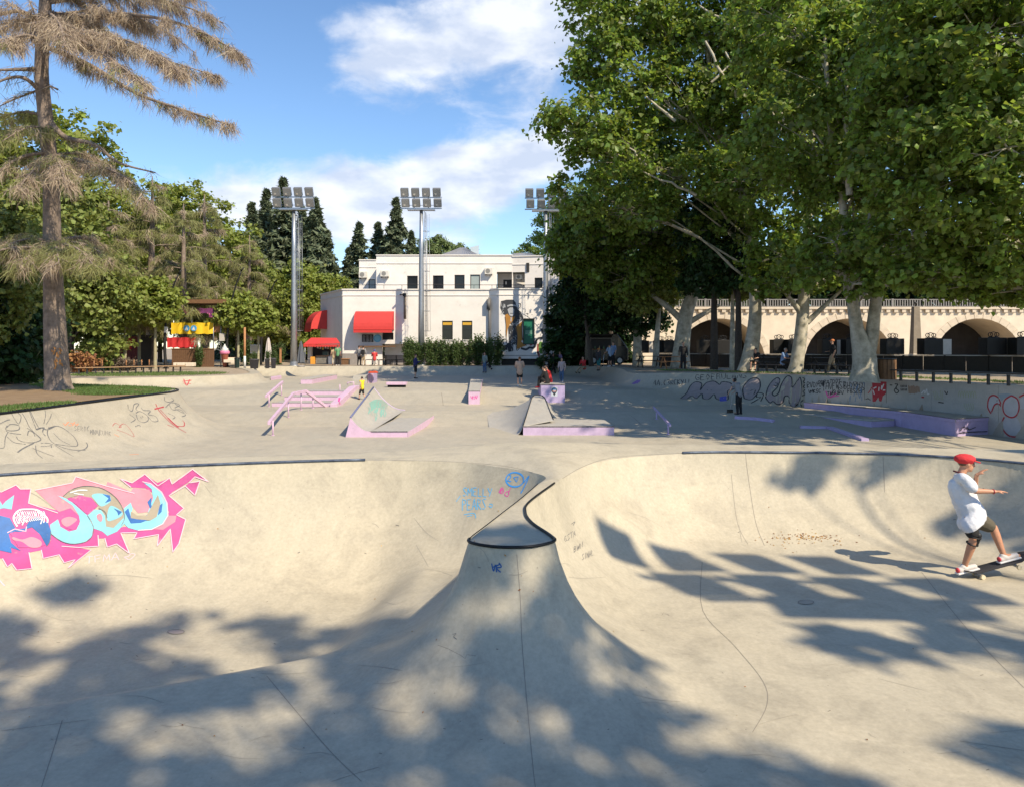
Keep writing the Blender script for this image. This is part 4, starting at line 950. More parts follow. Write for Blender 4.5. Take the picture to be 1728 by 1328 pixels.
def right_ledges():
    root = thing('stepped_ledge', 'long angled lilac ledge stepping down along the graffiti wall', 'ledge', (15, 31, -1.4))
    up = [(13.5, 35.6), (15.40, 30.5), (15.66, 27.2), (17.25, 27.9), (16.75, 30.1), (15.9, 32.4), (14.6, 34.8)]
    add(root, MB().prism(up, -1.75, -1.0), 'upper_body', LILAC, bevel=.012)
    add(root, MB().prism([(a - .008 * (1 if a < 16 else 0), b - (.01 if b < 28.5 else 0)) for a, b in up], -.998, -.88), 'upper_top', [SLABC, LILAC][0], bevel=.012)
    # painted band round the top slab
    for a, b in zip(up[:3], up[1:4]):
        n = Vector((b[1] - a[1], -(b[0] - a[0]), 0)).normalized()
        n = -n if n.dot(Vector((-1, -.6, 0))) < 0 else n
        add(root, MB().slab([Vector((a[0], a[1], -1.0)) + n * .022, Vector((b[0], b[1], -1.0)) + n * .022, Vector((b[0], b[1], -.885)) + n * .022, Vector((a[0], a[1], -.885)) + n * .022], -n * .008), 'painted_band', LILAC); add(root, MB().beam(Vector((a[0], a[1], -.885)) + n * .012, Vector((b[0], b[1], -.885)) + n * .012, .035, .022), 'chipped_edge', EDGE)
    low = [(12.35, 33.6), (14.18, 30.4), (15.25, 30.7), (13.5, 34.9)]
    add(root, MB().prism(low, -1.75, -1.28), 'lower_body', LILAC, bevel=.012); add(root, MB().prism([(a - .01, b - .01) for a, b in low], -1.278, -1.2), 'lower_top', SLABC, bevel=.012)
    up_face = MB().add([(15.66, 27.2, -1.55), (17.25, 27.9, -1.55), (17.25, 27.9, -.9), (15.66, 27.2, -.9)], [(0, 1, 2, 3)])
    tmp = up_face.build('tmp', PBLK); pt = Paint(surf_tool([tmp])); bpy.data.objects.remove(tmp)
    z = zmap(1440, 620, 288 / 1728)
    for L in ([(1080, 640), (1100, 605), (1130, 600), (1120, 630)], [(1140, 610), (1170, 625), (1230, 602)], [(1060, 660), (1200, 650), (1350, 645)], [(1150, 600), (1160, 620)]): pt.stroke(z(L), 1.4, .03)
    pt.done('tag_mark', PBLK, root)
    a = G(1358, 678, -.95)
    mb = MB(); 
    for k in range(3): mb.beam(P(1358 + k * 3, 683, 35.0), P(1359.5 + k * 3, 679, 35.0), .03, .02); mb.beam(P(1359.5 + k * 3, 679, 35.0), P(1361 + k * 3, 683, 35.0), .03, .02)
    return root
right_ledges()
def curb(pts, label, w=.25, h=.09):
    c = pts[0]; root = thing('low_curb', label, 'curb', (c[0], c[1], gz(*c)))
    for a, b in zip(pts[:-1], pts[1:]):
        k = max(2, int((Vector(b) - Vector(a)).length / .8)); L = [Vector(a).lerp(Vector(b), i / k) for i in range(k + 1)]
        V = []; n = Vector((-(b[1] - a[1]), b[0] - a[0])).normalized() * w / 2
        for p in L:
            z = gz(p.x, p.y); V += [(p.x - n.x, p.y - n.y, z - .05), (p.x + n.x, p.y + n.y, z - .05), (p.x + n.x, p.y + n.y, z + h), (p.x - n.x, p.y - n.y, z + h)]
        Fc = []
        for i in range(k):
            o = 4 * i
            for q in range(4): Fc.append((o + q, o + (q + 1) % 4, o + 4 + (q + 1) % 4, o + 4 + q))
        Fc += [(0, 3, 2, 1), (4 * k, 4 * k + 1, 4 * k + 2, 4 * k + 3)]
        add(root, MB().add(V, Fc), 'curb_stone', LILAC, bevel=.008)
curb([g2(1240, 699, -1.15), g2(1277, 702, -1.2), g2(1306, 714, -1.45)], 'thin lilac curb lying at the feet of the sweeping woman')
curb([g2(1350, 722, -1.5), g2(1400, 723, -1.5), g2(1460, 744, -1.5)], 'thin lilac curb flat on the floor before the stepped ledge')
# ------------------------------------------------------------------ white building
WHITE = mat('white_render', (.80, .77, .73), .85, var=.12, scale=.8, bump=.12, bscale=25, wear=((.52, .49, .45), 1.6, .60, .6))
WTRIM = mat('white_trim', (.76, .73, .69), .8, var=.08)
PLINTH = mat('grey_plinth', (.30, .28, .27), .85, var=.2)
GLASS = mat('window_glass', (.012, .014, .017), .10, .0, spec=.35); GLASSP = mat('pale_blind', (.30, .36, .36), .35)
FRAME = mat('dark_frame', (.025, .024, .024), .5); ROOFM = mat('grey_sheet_roof', (.36, .36, .37), .45, .3, var=.15)
REDC = mat('red_canvas', (.58, .045, .04), .65, var=.12, scale=3); BLACK = mat('black_paint', (.014, .014, .015), .55, var=.3); ACW = mat('cream_metal', (.62, .60, .55), .5)
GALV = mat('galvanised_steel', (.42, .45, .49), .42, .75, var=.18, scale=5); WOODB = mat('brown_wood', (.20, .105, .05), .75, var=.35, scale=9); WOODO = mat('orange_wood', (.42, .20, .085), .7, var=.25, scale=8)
LAMPG = mat('lamp_glass', (.30, .31, .31), .12, .2, spec=.8)
class Wall:
    """a wall plane: origin, horizontal direction; u along, v up, depth inwards"""
    def __init__(s, o, e):
        s.o = Vector(o); d = Vector((e[0] - o[0], e[1] - o[1], 0)); s.w = d.length; s.u = d.normalized(); s.n = Vector((s.u.y, -s.u.x, 0))
        if s.n.y > .2: s.n = -s.n
    def p(s, u, v, out=0.0): return s.o + s.u * u + Vector((0, 0, v)) + s.n * out
    def panel(s, v0, v1, ops, th=.3, u0=0.0, u1=None):
        u1 = s.w if u1 is None else u1
        us = sorted({u0, u1, *[a for o in ops for a in o[:2]]}); vs = sorted({v0, v1, *[a for o in ops for a in o[2:4]]})
        mb = MB()
        inside = lambda a, b: any(o[0] < a < o[1] and o[2] < b < o[3] for o in ops)
        def q(a, b, c, d): mb.add([a, b, c, d], [(0, 1, 2, 3)])
        for a, b in zip(us[:-1], us[1:]):
            for c, d in zip(vs[:-1], vs[1:]):
                if inside((a + b) / 2, (c + d) / 2): continue
                q(s.p(a, c), s.p(b, c), s.p(b, d), s.p(a, d)); q(s.p(a, d, -th), s.p(b, d, -th), s.p(b, c, -th), s.p(a, c, -th))
        for a, b, c, d in [o[:4] for o in ops]:
            q(s.p(a, c), s.p(a, c, -th), s.p(b, c, -th), s.p(b, c)); q(s.p(a, d, -th), s.p(a, d), s.p(b, d), s.p(b, d, -th))
            q(s.p(a, c, -th), s.p(a, c), s.p(a, d), s.p(a, d, -th)); q(s.p(b, c), s.p(b, c, -th), s.p(b, d, -th), s.p(b, d))
        q(s.p(u0, v1), s.p(u1, v1), s.p(u1, v1, -th), s.p(u0, v1, -th)); q(s.p(u0, v0), s.p(u0, v1), s.p(u0, v1, -th), s.p(u0, v0, -th)); q(s.p(u1, v0), s.p(u1, v0, -th), s.p(u1, v1, -th), s.p(u1, v1))
        return mb
    def block(s, u0, u1, v0, v1, d0, d1):
        mb = MB(); V = [s.p(u, v, d) for d in (d0, d1) for u, v in ((u0, v0), (u1, v0), (u1, v1), (u0, v1))]
        return mb.add(V, [(3, 2, 1, 0), (4, 5, 6, 7), (0, 1, 5, 4), (1, 2, 6, 5), (2, 3, 7, 6), (3, 0, 4, 7)])
def window(root, w, op, m=None, sill=True, fw=.06, mull=None):
    a, b, c, d = op[:4]; mb = MB()
    for (u0, u1, v0, v1) in ((a, a + fw, c, d), (b - fw, b, c, d), (a + fw, b - fw, c, c + fw), (a + fw, b - fw, d - fw, d)):
        t = w.block(u0, u1, v0, v1, -.16, -.08); mb.add(t.v, t.f)
    if mull:
        t = w.block(a + fw, b - fw, mull - .03, mull + .03, -.155, -.09); mb.add(t.v, t.f)
    f = add(root, mb, 'window', FRAME)
    pn = w.block(a + fw, b - fw, c + fw, d - fw, -.14, -.12).build('pane', m or GLASS); pn.parent = f; pn.matrix_parent_inverse = f.matrix_parent_inverse.copy() if False else Matrix.Identity(4)
    if sill: add(root, w.block(a - .08, b + .08, c - .07, c - .003, -.05, .06), 'window_sill', WTRIM)
    return f
BD = 67.5; S = BD / F
def bx(x, d=BD): return (x - CX) * d / F
def bz(y, d=BD): return EYE - (y - CY) * d / F
def building():
    root = thing('white_building', 'white two storey building with red awnings and a big ape mural', 'building', (bx(700), BD, .15))
    zt = bz(490); zg = .1
    front = Wall((bx(578), BD, 0), (bx(827), BD)); U = lambda x: (x - 578) * S
    left = Wall((bx(541, 74), 74, 0), (bx(578), BD))
    ops = [(U(746), U(764), bz(581), bz(542)), (U(779.5), U(797), bz(581), bz(542)), (U(645), U(664), bz(583), bz(562))]
    over = bz(574)
    add(root, front.panel(zg, zt, [], .35, 0, U(645)), 'wall', WHITE)
    add(root, front.panel(over, zt, [o for o in ops[:2]] + [(U(645.01), U(664), over + .001, bz(562))], .35, U(645) + .001, front.w), 'wall', WHITE)
    # lower part of tall windows hangs below the overhang as bay boxes
    rec = Wall((bx(645), BD + 1.3, 0), (bx(827), BD + 1.3)); add(root, rec.panel(zg, over + .4, [], .2), 'recessed_wall', WHITE)
    add(root, rec.block(0, rec.w, zg, bz(600), .002, .03), 'plinth', PLINTH)
    add(root, front.block(U(645), front.w, over, over + .12, -1.7, -.352), 'soffit', WTRIM)
    for o in ops[:2]:
        add(root, front.block(o[0] - .12, o[1] + .12, bz(584), over - .002, -.35, .0), 'window_bay', WHITE)
        window(root, front, (o[0], o[1], over + .01, o[3]), mull=bz(556)); add(root, front.block(o[0] + .06, o[1] - .06, bz(549), bz(544), -.118, -.10), 'yellow_blind', mat('yellow_blind', (.62, .36, .04), .6))
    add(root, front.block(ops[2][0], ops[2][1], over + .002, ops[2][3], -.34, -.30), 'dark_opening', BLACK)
    add(root, front.block(.0, U(604), zg, bz(597), .002, .05), 'plinth', PLINTH); 
    add(root, left.panel(zg, zt, [], .35, 0, left.w - .01), 'wall', WHITE); add(root, left.block(0, left.w, zg, bz(598), .002, .04), 'plinth', PLINTH)
    for w, a, b in ((front, -.06, front.w), (left, 0, left.w + .06)):
        add(root, w.block(a, b, zt - .5, zt - .44, .001, .05), 'string_course', WTRIM); add(root, w.block(a, b, zt, zt + .10, -.4, .08), 'cornice', WTRIM)
    # right bay with the mural
    d2 = BD - .8
    ang = Wall((bx(827), BD, 0), (bx(842, d2), d2)); bay = Wall((bx(842, d2), d2, 0), (bx(939, d2), d2)); ret = Wall((bx(939, d2), d2, 0), (bx(939, d2) + .9, d2 + 7))
    UB = lambda x: (x - 842) * d2 / F
    dop = (UB(884), UB(900.5), bz(580.5, d2), bz(539.5, d2)); zb = bz(606, d2)
    add(root, ang.panel(zg, zt, [], .3), 'wall', WHITE)
    bw = add(root, bay.panel(zb, zt, [dop], .3), 'wall', WHITE); add(root, ret.panel(zg, zt, [], .3), 'wall', WHITE)
    add(root, bay.block(0, bay.w, zg, zb, -.5, -.3), 'recessed_base', BLACK)
    for w in (ang, bay, ret): add(root, w.block(0, w.w, zt - .5, zt - .44, .001, .05), 'string_course', WTRIM); add(root, w.block(0, w.w, zt, zt + .1, -.4, .08), 'cornice', WTRIM)
    dr = add(root, bay.block(*dop, -.2, -.12), 'green_panel', mat('green_panel', (.012, .16, .09), .45, var=.15)); dr['label'] = 'green panel with white lettering beside the mural'
    fr = MB()
    for (u0, u1, v0, v1) in ((dop[0] - .08, dop[0], dop[2] - .08, dop[3] + .08), (dop[1], dop[1] + .08, dop[2] - .08, dop[3] + .08), (dop[0], dop[1], dop[3], dop[3] + .08), (dop[0], dop[1], dop[2] - .08, dop[2])):
        t = bay.block(u0, u1, v0, v1, -.1, .03); fr.add(t.v, t.f)
    add(root, fr, 'panel_frame', FRAME)
    lt = MB()
    for r in range(3):
        for c in range(7):
            t = bay.block(dop[0] + .14 + c * .085, dop[0] + .20 + c * .085, bz(560 + r * 2.2, d2), bz(558.6 + r * 2.2, d2), -.12, -.112); lt.add(t.v, t.f)
    add(root, lt, 'panel_lettering', mat('pale_green_print', (.25, .45, .36), .6))
    # roof terrace slab
    add(root, MB().prism([(bx(578) + .3, BD + .36), (bx(827), BD + .36), (bx(842, d2) + .2, d2 + .35), (bx(939, d2) - .3, d2 + .35), (bx(939, d2) + .6, 74), (bx(541, 74) + .5, 74.3), (bx(541, 74) + .5, 73.9)], zt - .3, zt - .02), 'terrace', PLINTH)
    # upper storey
    du = 71.5; s2 = du / F; zu0 = zt - .02; zu1 = bz(432, du)
    up = Wall((bx(635, du), du, 0), (bx(865, du), du)); V = lambda x: (x - 635) * s2
    uo = [(V(a), V(b), bz(c, du), bz(e, du)) for a, b, c, e in ((687, 705, 491, 466), (730.5, 748.5, 491, 465.5), (767, 784, 491, 464.5), (793.5, 810, 491, 464))]
    uo = [(a, b, zu0 + .02, d) for a, b, c, d in uo]; rc = (V(838.5), V(864), zu0 + .02, bz(459.5, du))
    add(root, up.panel(zu0, zu1, uo + [rc], .3), 'wall', WHITE)
    for i, o in enumerate(uo): window(root, up, o, GLASSP if i == 3 else GLASS, False, .07, mull=(bz(480, du) if i != 3 else None))
    rcw = up.block(rc[0], rc[1] + 1.5, rc[2], rc[3], -1.9, -1.8); add(root, rcw, 'recess_wall', WHITE)
    dd = up.block(V(849), V(865.5), rc[2], bz(470, du), -1.79, -1.74); add(root, dd, 'balcony_door', FRAME)
    add(root, up.block(V(852.5), V(855), bz(478, du), bz(473, du), -1.735, -1.72), 'door_notice', PWHT)
    upr = Wall((bx(865, du), du, 0), (bx(942, du - .8) , du - .8)); W = lambda x: (x - 865) * s2
    ro = (W(902.5), W(916), zu0 + .05, bz(470, du)); rr = (0.001, W(886), zu0 + .02, bz(460, du))
    add(root, upr.panel(zu0, zu1 - .12, [ro, rr], .3), 'wall', WHITE); window(root, upr, ro, GLASS, False)
    ur2 = Wall((bx(942, du - .8), du - .8, 0), (bx(942, du - .8) + 1.2, 80)); add(root, ur2.panel(zu0, zu1 - .12, [], .3), 'wall', WHITE)
    for w, zz in ((up, zu1), (upr, zu1 - .12)):
        add(root, w.block(0, w.w, zz - .75, zz - .68, .001, .05), 'string_course', WTRIM); add(root, w.block(-.04, w.w, zz, zz + .09, -.4, .08), 'cornice', WTRIM)
    lb = Wall((bx(606, 75), 75, 0), (bx(635, 75), 75)); zl = bz(440, 75); add(root, lb.panel(zu0, zl, [(lb.w * .55, lb.w - .1, zu0 + .02, bz(472, 75))], .3), 'wall', WHITE)
    window(root, lb, (lb.w * .55, lb.w - .1, zu0 + .02, bz(472, 75)), GLASSP, False); add(root, lb.block(-.04, lb.w, zl, zl + .09, -.4, .08), 'cornice', WTRIM); add(root, lb.block(0, lb.w, zl - .7, zl - .63, .001, .05), 'string_course', WTRIM)
    sd = Wall((bx(635, du), du + 4, 0), (bx(635, du), du)); add(root, MB().box2((bx(635, du) + .01, du + .31, zu0), (bx(635, du) + .3, du + 4, zu1)), 'wall', WHITE)
    add(root, MB().box2((bx(606, 75), 75.3, zu0), (bx(606, 75) + .3, 82, zl)), 'wall', WHITE)
    # roofs
    def tent(x0, x1, xr0, xr1, y0, yr, d0, d1):
        A = [P(x0, y0, d0), P(x1, y0, d0), P(x1 + 4, y0, d1), P(x0 - 4, y0, d1)]; R = [P(xr0, yr, (d0 + d1) / 2), P(xr1, yr, (d0 + d1) / 2)]
        for a in A: a.z = bz(y0, d0)
        R[0].z = R[1].z = bz(yr, (d0 + d1) / 2)
        rf = add(root, MB().add(A + R, [(0, 1, 5, 4), (1, 2, 5), (2, 3, 4, 5), (3, 0, 4)]), 'roof', ROOFM)
        m = MB(); k = 14
        for i in range(1, k):
            t = i / k; m.beam(A[0].lerp(A[1], t) + Vector((0, -.01, .02)), R[0].lerp(R[1], t) + Vector((0, -.01, .02)), .05, .04)
        add(root, m, 'roof_seam', ROOFM)
    tent(738, 812, 776, 786, 432.5, 419, 73, 84); tent(842, 918, 870, 895, 436.5, 428, 74, 84)
    sk = [P(793, 418, 76), P(808, 414.5, 76), P(808, 431, 76), P(797, 431, 76)]; add(root, MB().slab(sk, (0, .15, 0)), 'skylight', mat('skylight_glass', (.45, .52, .56), .15))
    add(root, MB().box2((bx(640, du), du + .4, zu1 - .5), (bx(935, du), 84, zu1 - .3)), 'roof_deck', ROOFM)
    # awnings
    def awning(c, wd, h, dep, m, ndir):
        n = 10; u = Vector((-ndir.y, ndir.x, 0)); prof = [(dep * math.sin(a) , h * math.cos(a)) for a in np.linspace(0, math.pi / 2, n)]
        V = []; Fc = []
        for s_ in (-wd / 2, wd / 2):
            for (a, b) in prof: V.append(Vector(c) + u * s_ + ndir * (a + .02) + Vector((0, 0, b)))
        for i in range(n - 1): Fc.append((i, i + 1, n + i + 1, n + i))
        k = len(V); V += [Vector(c) + u * s_ + ndir * .02 for s_ in (-wd / 2, wd / 2)]
        Fc += [tuple([k] + list(range(n - 1, -1, -1))), tuple([k + 1] + list(range(n, 2 * n)))]
        aw = add(root, MB().add(V, Fc), 'awning', m)
        fr = MB(); fr.beam(V[n - 1], V[2 * n - 1], .06); fr.beam(V[k], V[n - 1], .04); fr.beam(V[k + 1], V[2 * n - 1], .04); add(root, fr, 'awning_frame', REDC)
        va = MB(); 
        V2 = [V[n - 1], V[2 * n - 1], V[2 * n - 1] - Vector((0, 0, .28)), V[n - 1] - Vector((0, 0, .28))]; va.slab(V2, ndir * -.01); add(root, va, 'awning_valance', REDC)
    awning((bx(633), BD, bz(557)), 64 * S, 31 * S, 1.15, REDC, Vector((0, -1, 0)))
    lp = left.p(1.2, bz(556, 73)); awning((lp.x, lp.y, bz(556, 73)), 2.4, 1.75, 1.5, REDC, left.n)
    # serving hatch details
    add(root, front.block(U(611), U(630), bz(578), bz(565), .003, .06), 'menu_board', BLACK)
    mm = MB()
    for r in range(6):
        for c in range(3):
            t = front.block(U(612.5 + c * 6), U(612.5 + c * 6 + random.uniform(3, 5)), bz(567.2 + r * 2) - .03, bz(567.2 + r * 2), .061, .064); mm.add(t.v, t.f)
    add(root, mm, 'menu_lettering', PWHT)
    def disc(u, v, r, o0, o1, m, nm):
        pts = [front.p(u + r * math.cos(a), v + r * math.sin(a), o1) for a in np.linspace(0, 2 * math.pi, 28)[:-1]]; return add(root, MB().slab(pts, front.n * (o0 - o1)), nm, m)
    disc(U(637), bz(571.5), 6.6 * S, .003, .05, mat('sky_blue_sign', (.10, .40, .62), .5), 'round_sign'); disc(U(637), bz(571.5), 4.6 * S, .051, .054, mat('pale_blue_print', (.20, .50, .68), .5), 'sign_ring')
    add(root, front.block(U(606), U(668), bz(586), bz(584), .003, .5), 'counter_shelf', WOODB)
    # air conditioners
    def ac(w, u0, u1, v0, v1):
        a = add(root, w.block(u0, u1, v0, v1, .04, .45), 'air_conditioner', ACW, bevel=.02); cu, cv, r = u0 + (u1 - u0) * .42, (v0 + v1) / 2, (v1 - v0) * .38
        pts = [w.p(cu + r * math.cos(t), cv + r * math.sin(t), .456) for t in np.linspace(0, 2 * math.pi, 18)[:-1]]
        g = MB().slab(pts, -w.n * .005).build('fan_grille', mat('fan_grille', (.22, .22, .21), .6)); g.parent = a
        br = MB(); t = w.block(u0 + .05, u0 + .1, v0 - .08, v0, .0, .44); br.add(t.v, t.f); t = w.block(u1 - .1, u1 - .05, v0 - .08, v0, .0, .44); br.add(t.v, t.f); b = br.build('bracket', FRAME); b.parent = a
    ac(up, V(818), V(831), bz(464, du), bz(453.5, du)); ac(lb, .05, .8, bz(470, 75), bz(459.5, 75)); ac(up, V(643), V(657), bz(468, du), bz(458, du)); ac(Wall((bx(864, du), du + 1.0, 0), (bx(890, du), du + 1.0)), .35, .95, bz(471, du), bz(463, du))
    # railing along the terrace
    rl = MB(); zr = bz(481.5, BD + .5)
    rl.tube([(bx(580), BD + .5, zr), (bx(838), BD + .5, zr)], .025, 6)
    for x in np.linspace(585, 830, 9): rl.tube([(bx(x), BD + .5, zt), (bx(x), BD + .5, zr)], .02, 5)
    add(root, rl, 'railing', DARKM, True)
    rl = MB()
    for y in (481, 485): rl.tube([(bx(838), d2 + .4, bz(y, d2)), (bx(941, d2), d2 + .4, bz(y, d2)), (bx(945, d2), d2 + 5, bz(y, d2))], .03, 6)
    for x in (838, 862, 884, 906, 928, 941): rl.tube([(bx(x, d2), d2 + .4, zt), (bx(x, d2), d2 + .4, bz(480, d2))], .03, 6)
    add(root, rl, 'railing', DARKM, True)
    # down pipes and wall lamps
    add(root, MB().tube([(bx(684), BD - .25, bz(539)), (bx(684), BD - .25, bz(500))], .11, 8), 'down_pipe', mat('weathered_pipe', (.16, .13, .11), .7, var=.3), True)
    add(root, MB().box2((bx(681), BD - .5, bz(501)), (bx(686), BD - .02, bz(496))).beam((bx(684), BD - .3, bz(497)), (bx(678), BD - .9, bz(499)), .12), 'wall_lamp', FRAME)
    add(root, MB().tube([(bx(826), BD - .2, bz(590)), (bx(826), BD - .2, bz(503))], .10, 8).box2((bx(821.5), BD - .45, bz(523)), (bx(827.5), BD - .05, bz(506))), 'down_pipe', mat('grey_pipe', (.13, .13, .13), .6), True)
    add(root, MB().box2((bx(888, du), du - .35, bz(460, du)), (bx(893, du), du - .05, bz(445, du))), 'wall_lamp', FRAME)
    wm = front.block(U(622), U(660), bz(600), bz(588), .2, .24)
    # mural
    hit = surf_tool([bw]); z = zmap(820, 490, 140 / 1328); pt = Paint(hit)
    pt.fill(z([(240, 180), (330, 155), (440, 155), (475, 200), (500, 300), (560, 350), (600, 440), (580, 490), (470, 560), (400, 560), (330, 420), (270, 380), (228, 290)]), .01, 4)
    pt.done('mural', mat('charcoal_mural', (.05, .055, .065), .7, var=.35, scale=6), root, 'black and grey ape figure painted on the white wall')
    pt.fill(z([(350, 570), (480, 560), (500, 700), (490, 880), (440, 870), (440, 980), (360, 990), (330, 860), (370, 840)]), .01, 4); pt.done('mural', MATS['charcoal_mural'], root); pt.fill(z([(270, 900), (340, 870), (345, 960), (280, 960)]), .01, 4); pt.done('mural', MATS['charcoal_mural'], root)
    pt.stroke(z([(560, 930), (640, 950), (700, 920), (760, 925), (795, 870), (810, 800), (860, 768), (930, 775)]), 3.6, .012); pt.stroke(z([(590, 380), (700, 450), (800, 550), (900, 660)]), .7, .012)
    pt.fill(z([(880, 620), (925, 610), (925, 720), (890, 690)]), .01, 3); pt.fill(z([(1030, 340), (1100, 340), (1105, 380), (1040, 380)]), .01, 3); pt.stroke(z([(1000, 770), (1060, 740), (1105, 750)]), 2.4, .012); pt.stroke(z([(1050, 640), (1080, 720)]), 2, .012); pt.fill(z([(655, 385), (668, 365), (682, 385), (668, 398)]), .01, 2)
    for k in range(7): pt.stroke(z([(600 + k * 22, 300 + (k * 37) % 130), (612 + k * 22, 308 + (k * 37) % 130)]), .8, .012)
    for L in ([(470, 560), (490, 640), (500, 780), (490, 960), (540, 930)], [(585, 490), (578, 640), (590, 800), (650, 890)], [(305, 430), (320, 560), (320, 690), (330, 850)], [(520, 215), (555, 225), (550, 270), (520, 295), (495, 285)]): pt.stroke(z(L), 1.2, .016)
    for q_ in [pt.done('mural', MATS['charcoal_mural'], root)]: q_['kind'] = 'stuff'
    pt.fill(z([(305, 400), (345, 380), (400, 440), (470, 420), (450, 470), (390, 540), (350, 620), (330, 760), (315, 560)]), .014, 4); pt.done('mural', mat('ochre_mural', (.42, .20, .04), .7, var=.15), root, 'ochre coat of the painted ape'); pt.fill(z([(470, 600), (500, 560), (580, 500), (578, 640), (590, 790), (650, 885), (560, 920), (490, 950), (505, 760)]), .014, 4)
    pt.done('mural', mat('ochre_mural', (.42, .20, .04), .7, var=.15), root, 'ochre coat of the painted ape')
    pt.fill(z([(345, 310), (385, 280), (430, 280), (455, 320), (450, 390), (420, 425), (380, 410), (360, 360)]), .016, 3); pt.fill(z([(340, 245), (400, 228), (480, 240), (485, 262), (400, 255), (345, 270)]), .016, 3); pt.fill(z([(275, 240), (305, 225), (315, 280), (285, 275)]), .016, 3); pt.fill(z([(512, 235), (540, 235), (535, 268), (512, 275)]), .016, 2); pt.fill(z([(395, 430), (415, 440), (410, 500), (395, 510)]), .016, 3)
    for k in range(34):
        x = random.uniform(420, 560); y = 560 - (x - 420) * .75 + random.uniform(-30, 40); pt.stroke(z([(x, y), (x + 14, y + 6)]), .8, .016)
    for k in range(30):
        x = random.uniform(370, 480); y = random.uniform(600, 960); pt.stroke(z([(x, y), (x + 5, y + 22)]), .8, .016)
    for k in range(18):
        x = random.uniform(240, 300); y = random.uniform(200, 380); pt.stroke(z([(x, y), (x + 10, y + 18)]), .8, .016)
    o = pt.done('mural', mat('pale_grey_mural', (.42, .44, .47), .7, var=.15), root, 'pale grey face and highlights of the painted ape'); o['kind'] = 'stuff'
    for L in ([(385, 375), (440, 375)], [(365, 260), (390, 268)], [(425, 265), (450, 258)]): pt.stroke(z(L), 1.0, .02)
    pt.done('mural', PBLK, root)
    pt.fill(z([(850, 850), (880, 825), (915, 850), (925, 930), (905, 1010), (870, 1015), (845, 960)]), .012, 3, True); pt.done('mural', mat('green_mural', (.12, .26, .05), .7, var=.3, scale=5), root, 'green painted creature by the lamp mast')
    for L in ([(835, 860), (830, 960), (850, 1060), (900, 1070)], [(820, 990), (860, 1040)], [(700, 880), (740, 870)]): pt.stroke(z(L), 3, .009)
    pt.done('mural', mat('brick_red_mural', (.34, .10, .08), .7), root)
    for L in ([(765, 985), (765, 1030)], [(780, 985), (780, 1030)], [(795, 985), (795, 1030)]): pt.stroke(z(L), .9, .012)
    pt.done('mural', PSKY, root)
    pt.stroke(z([(250, 1048), (920, 1048)]), .8, .012); pt.done('mural', PGRY, root)
    return root
building()

# ------------------------------------------------------------------ floodlight masts
def mast(base, top, label, face=-1, dep=.30, gap=(.90, .90), tilt=28):
    x, y, z0 = base; root = thing('floodlight_mast', label, 'floodlight', base, 'floodlight masts round the skate park'); H = top - z0
    def mk(mb, nm, m, sm=True): o = mb.build(nm, m, root, sm); return o
    mk(MB().tube([(0, 0, 0), (0, 0, H * .33), (0, 0, H * .66), (0, 0, H - 1.6)], [.29, .24, .19, .14], 14).lathe([(.52, 0), (.52, .05), (.34, .06), (.30, .35)], (0, 0, 0), 14), 'pole', GALV)
    l = MB(); lx = .42
    for s in (-.17, .17): l.tube([(lx + s * .2 + .0, s, 2.4), (lx * .75 + s * .2, s, H - 1.8)], .025, 5)
    k = int((H - 4.4) / .42)
    for i in range(k): zz = 2.5 + i * .42; f = 1 - .25 * i / k; l.tube([(lx * f - .03, -.17, zz), (lx * f + .03, .17, zz)], .016, 4)
    mk(l, 'ladder', GALV)
    c = MB()
    for i in range(0, k, 4):
        zz = 2.9 + i * .42; f = 1 - .25 * i / k; pts = [(lx * f + .34 * math.cos(a), .36 * math.sin(a), zz) for a in np.linspace(-1.9, 1.9, 9)]; c.tube(pts, .014, 4)
        c.beam((0, 0, zz), (lx * f, 0, zz), .04)
    for a in (-1.2, 0, 1.2): c.tube([(lx + .34 * math.cos(a), .36 * math.sin(a), 2.9), (lx * .75 + .34 * math.cos(a), .36 * math.sin(a), H - 2)], .012, 4)
    mk(c, 'ladder_cage', GALV)
    f = MB(); f.box((0, 0, H - 1.66), (2.3, .7, .07))
    for zz in (H - 1.55, H - .62): f.box((0, face * .12, zz), (3.5, .09, .09))
    f.box((-.6, face * .1, H - 1.0), (.08, .08, 1.3)); f.box((.6, face * .1, H - 1.0), (.08, .08, 1.3)); mk(f, 'head_frame', GALV, False)
    rl = MB()
    for zz in (H - 1.2,): rl.tube([(-1.15, .34, zz), (1.15, .34, zz), (1.15, -.34, zz)], .018, 4)
    mk(rl, 'guard_rail', GALV)
    for r in range(2):
        for cc in range(4):
            cx = (cc - 1.5) * gap[0] + (.06 if r == 0 else -.02); zz = H - 1.12 + r * gap[1]
            M = Matrix.Rotation(-face * math.radians(tilt + (cc % 2) * 3), 3, 'X')
            b = MB().box((cx, face * .32, zz), (.66, dep, .70), M=M); lo = b.build('lamp', mat('lamp_housing', (.20, .205, .21), .5, .4), root, bevel=.03)
            ce = Vector((cx, face * .32, zz)); fr = M @ Vector((0, face * (dep / 2 + .006), 0))
            g = MB().box(ce + fr, (.58, .012, .62), M=M).build('lamp_glass', LAMPG, lo)
            hl = MB().box(ce + fr * 1.05 + M @ Vector((-.08, 0, -.14)), (.16, .02, .14), M=M).build('reflector', mat('reflector', (.75, .75, .72), .15, .6), lo)
    return root
mast((bx(496, 63.6), 63.6, .14), bz(321, 63.6), 'tall galvanised floodlight mast left of the white building beside the red kiosk')
mast((bx(711, 65), 65, .14), bz(322, 65), 'tall galvanised floodlight mast before the middle of the white building')
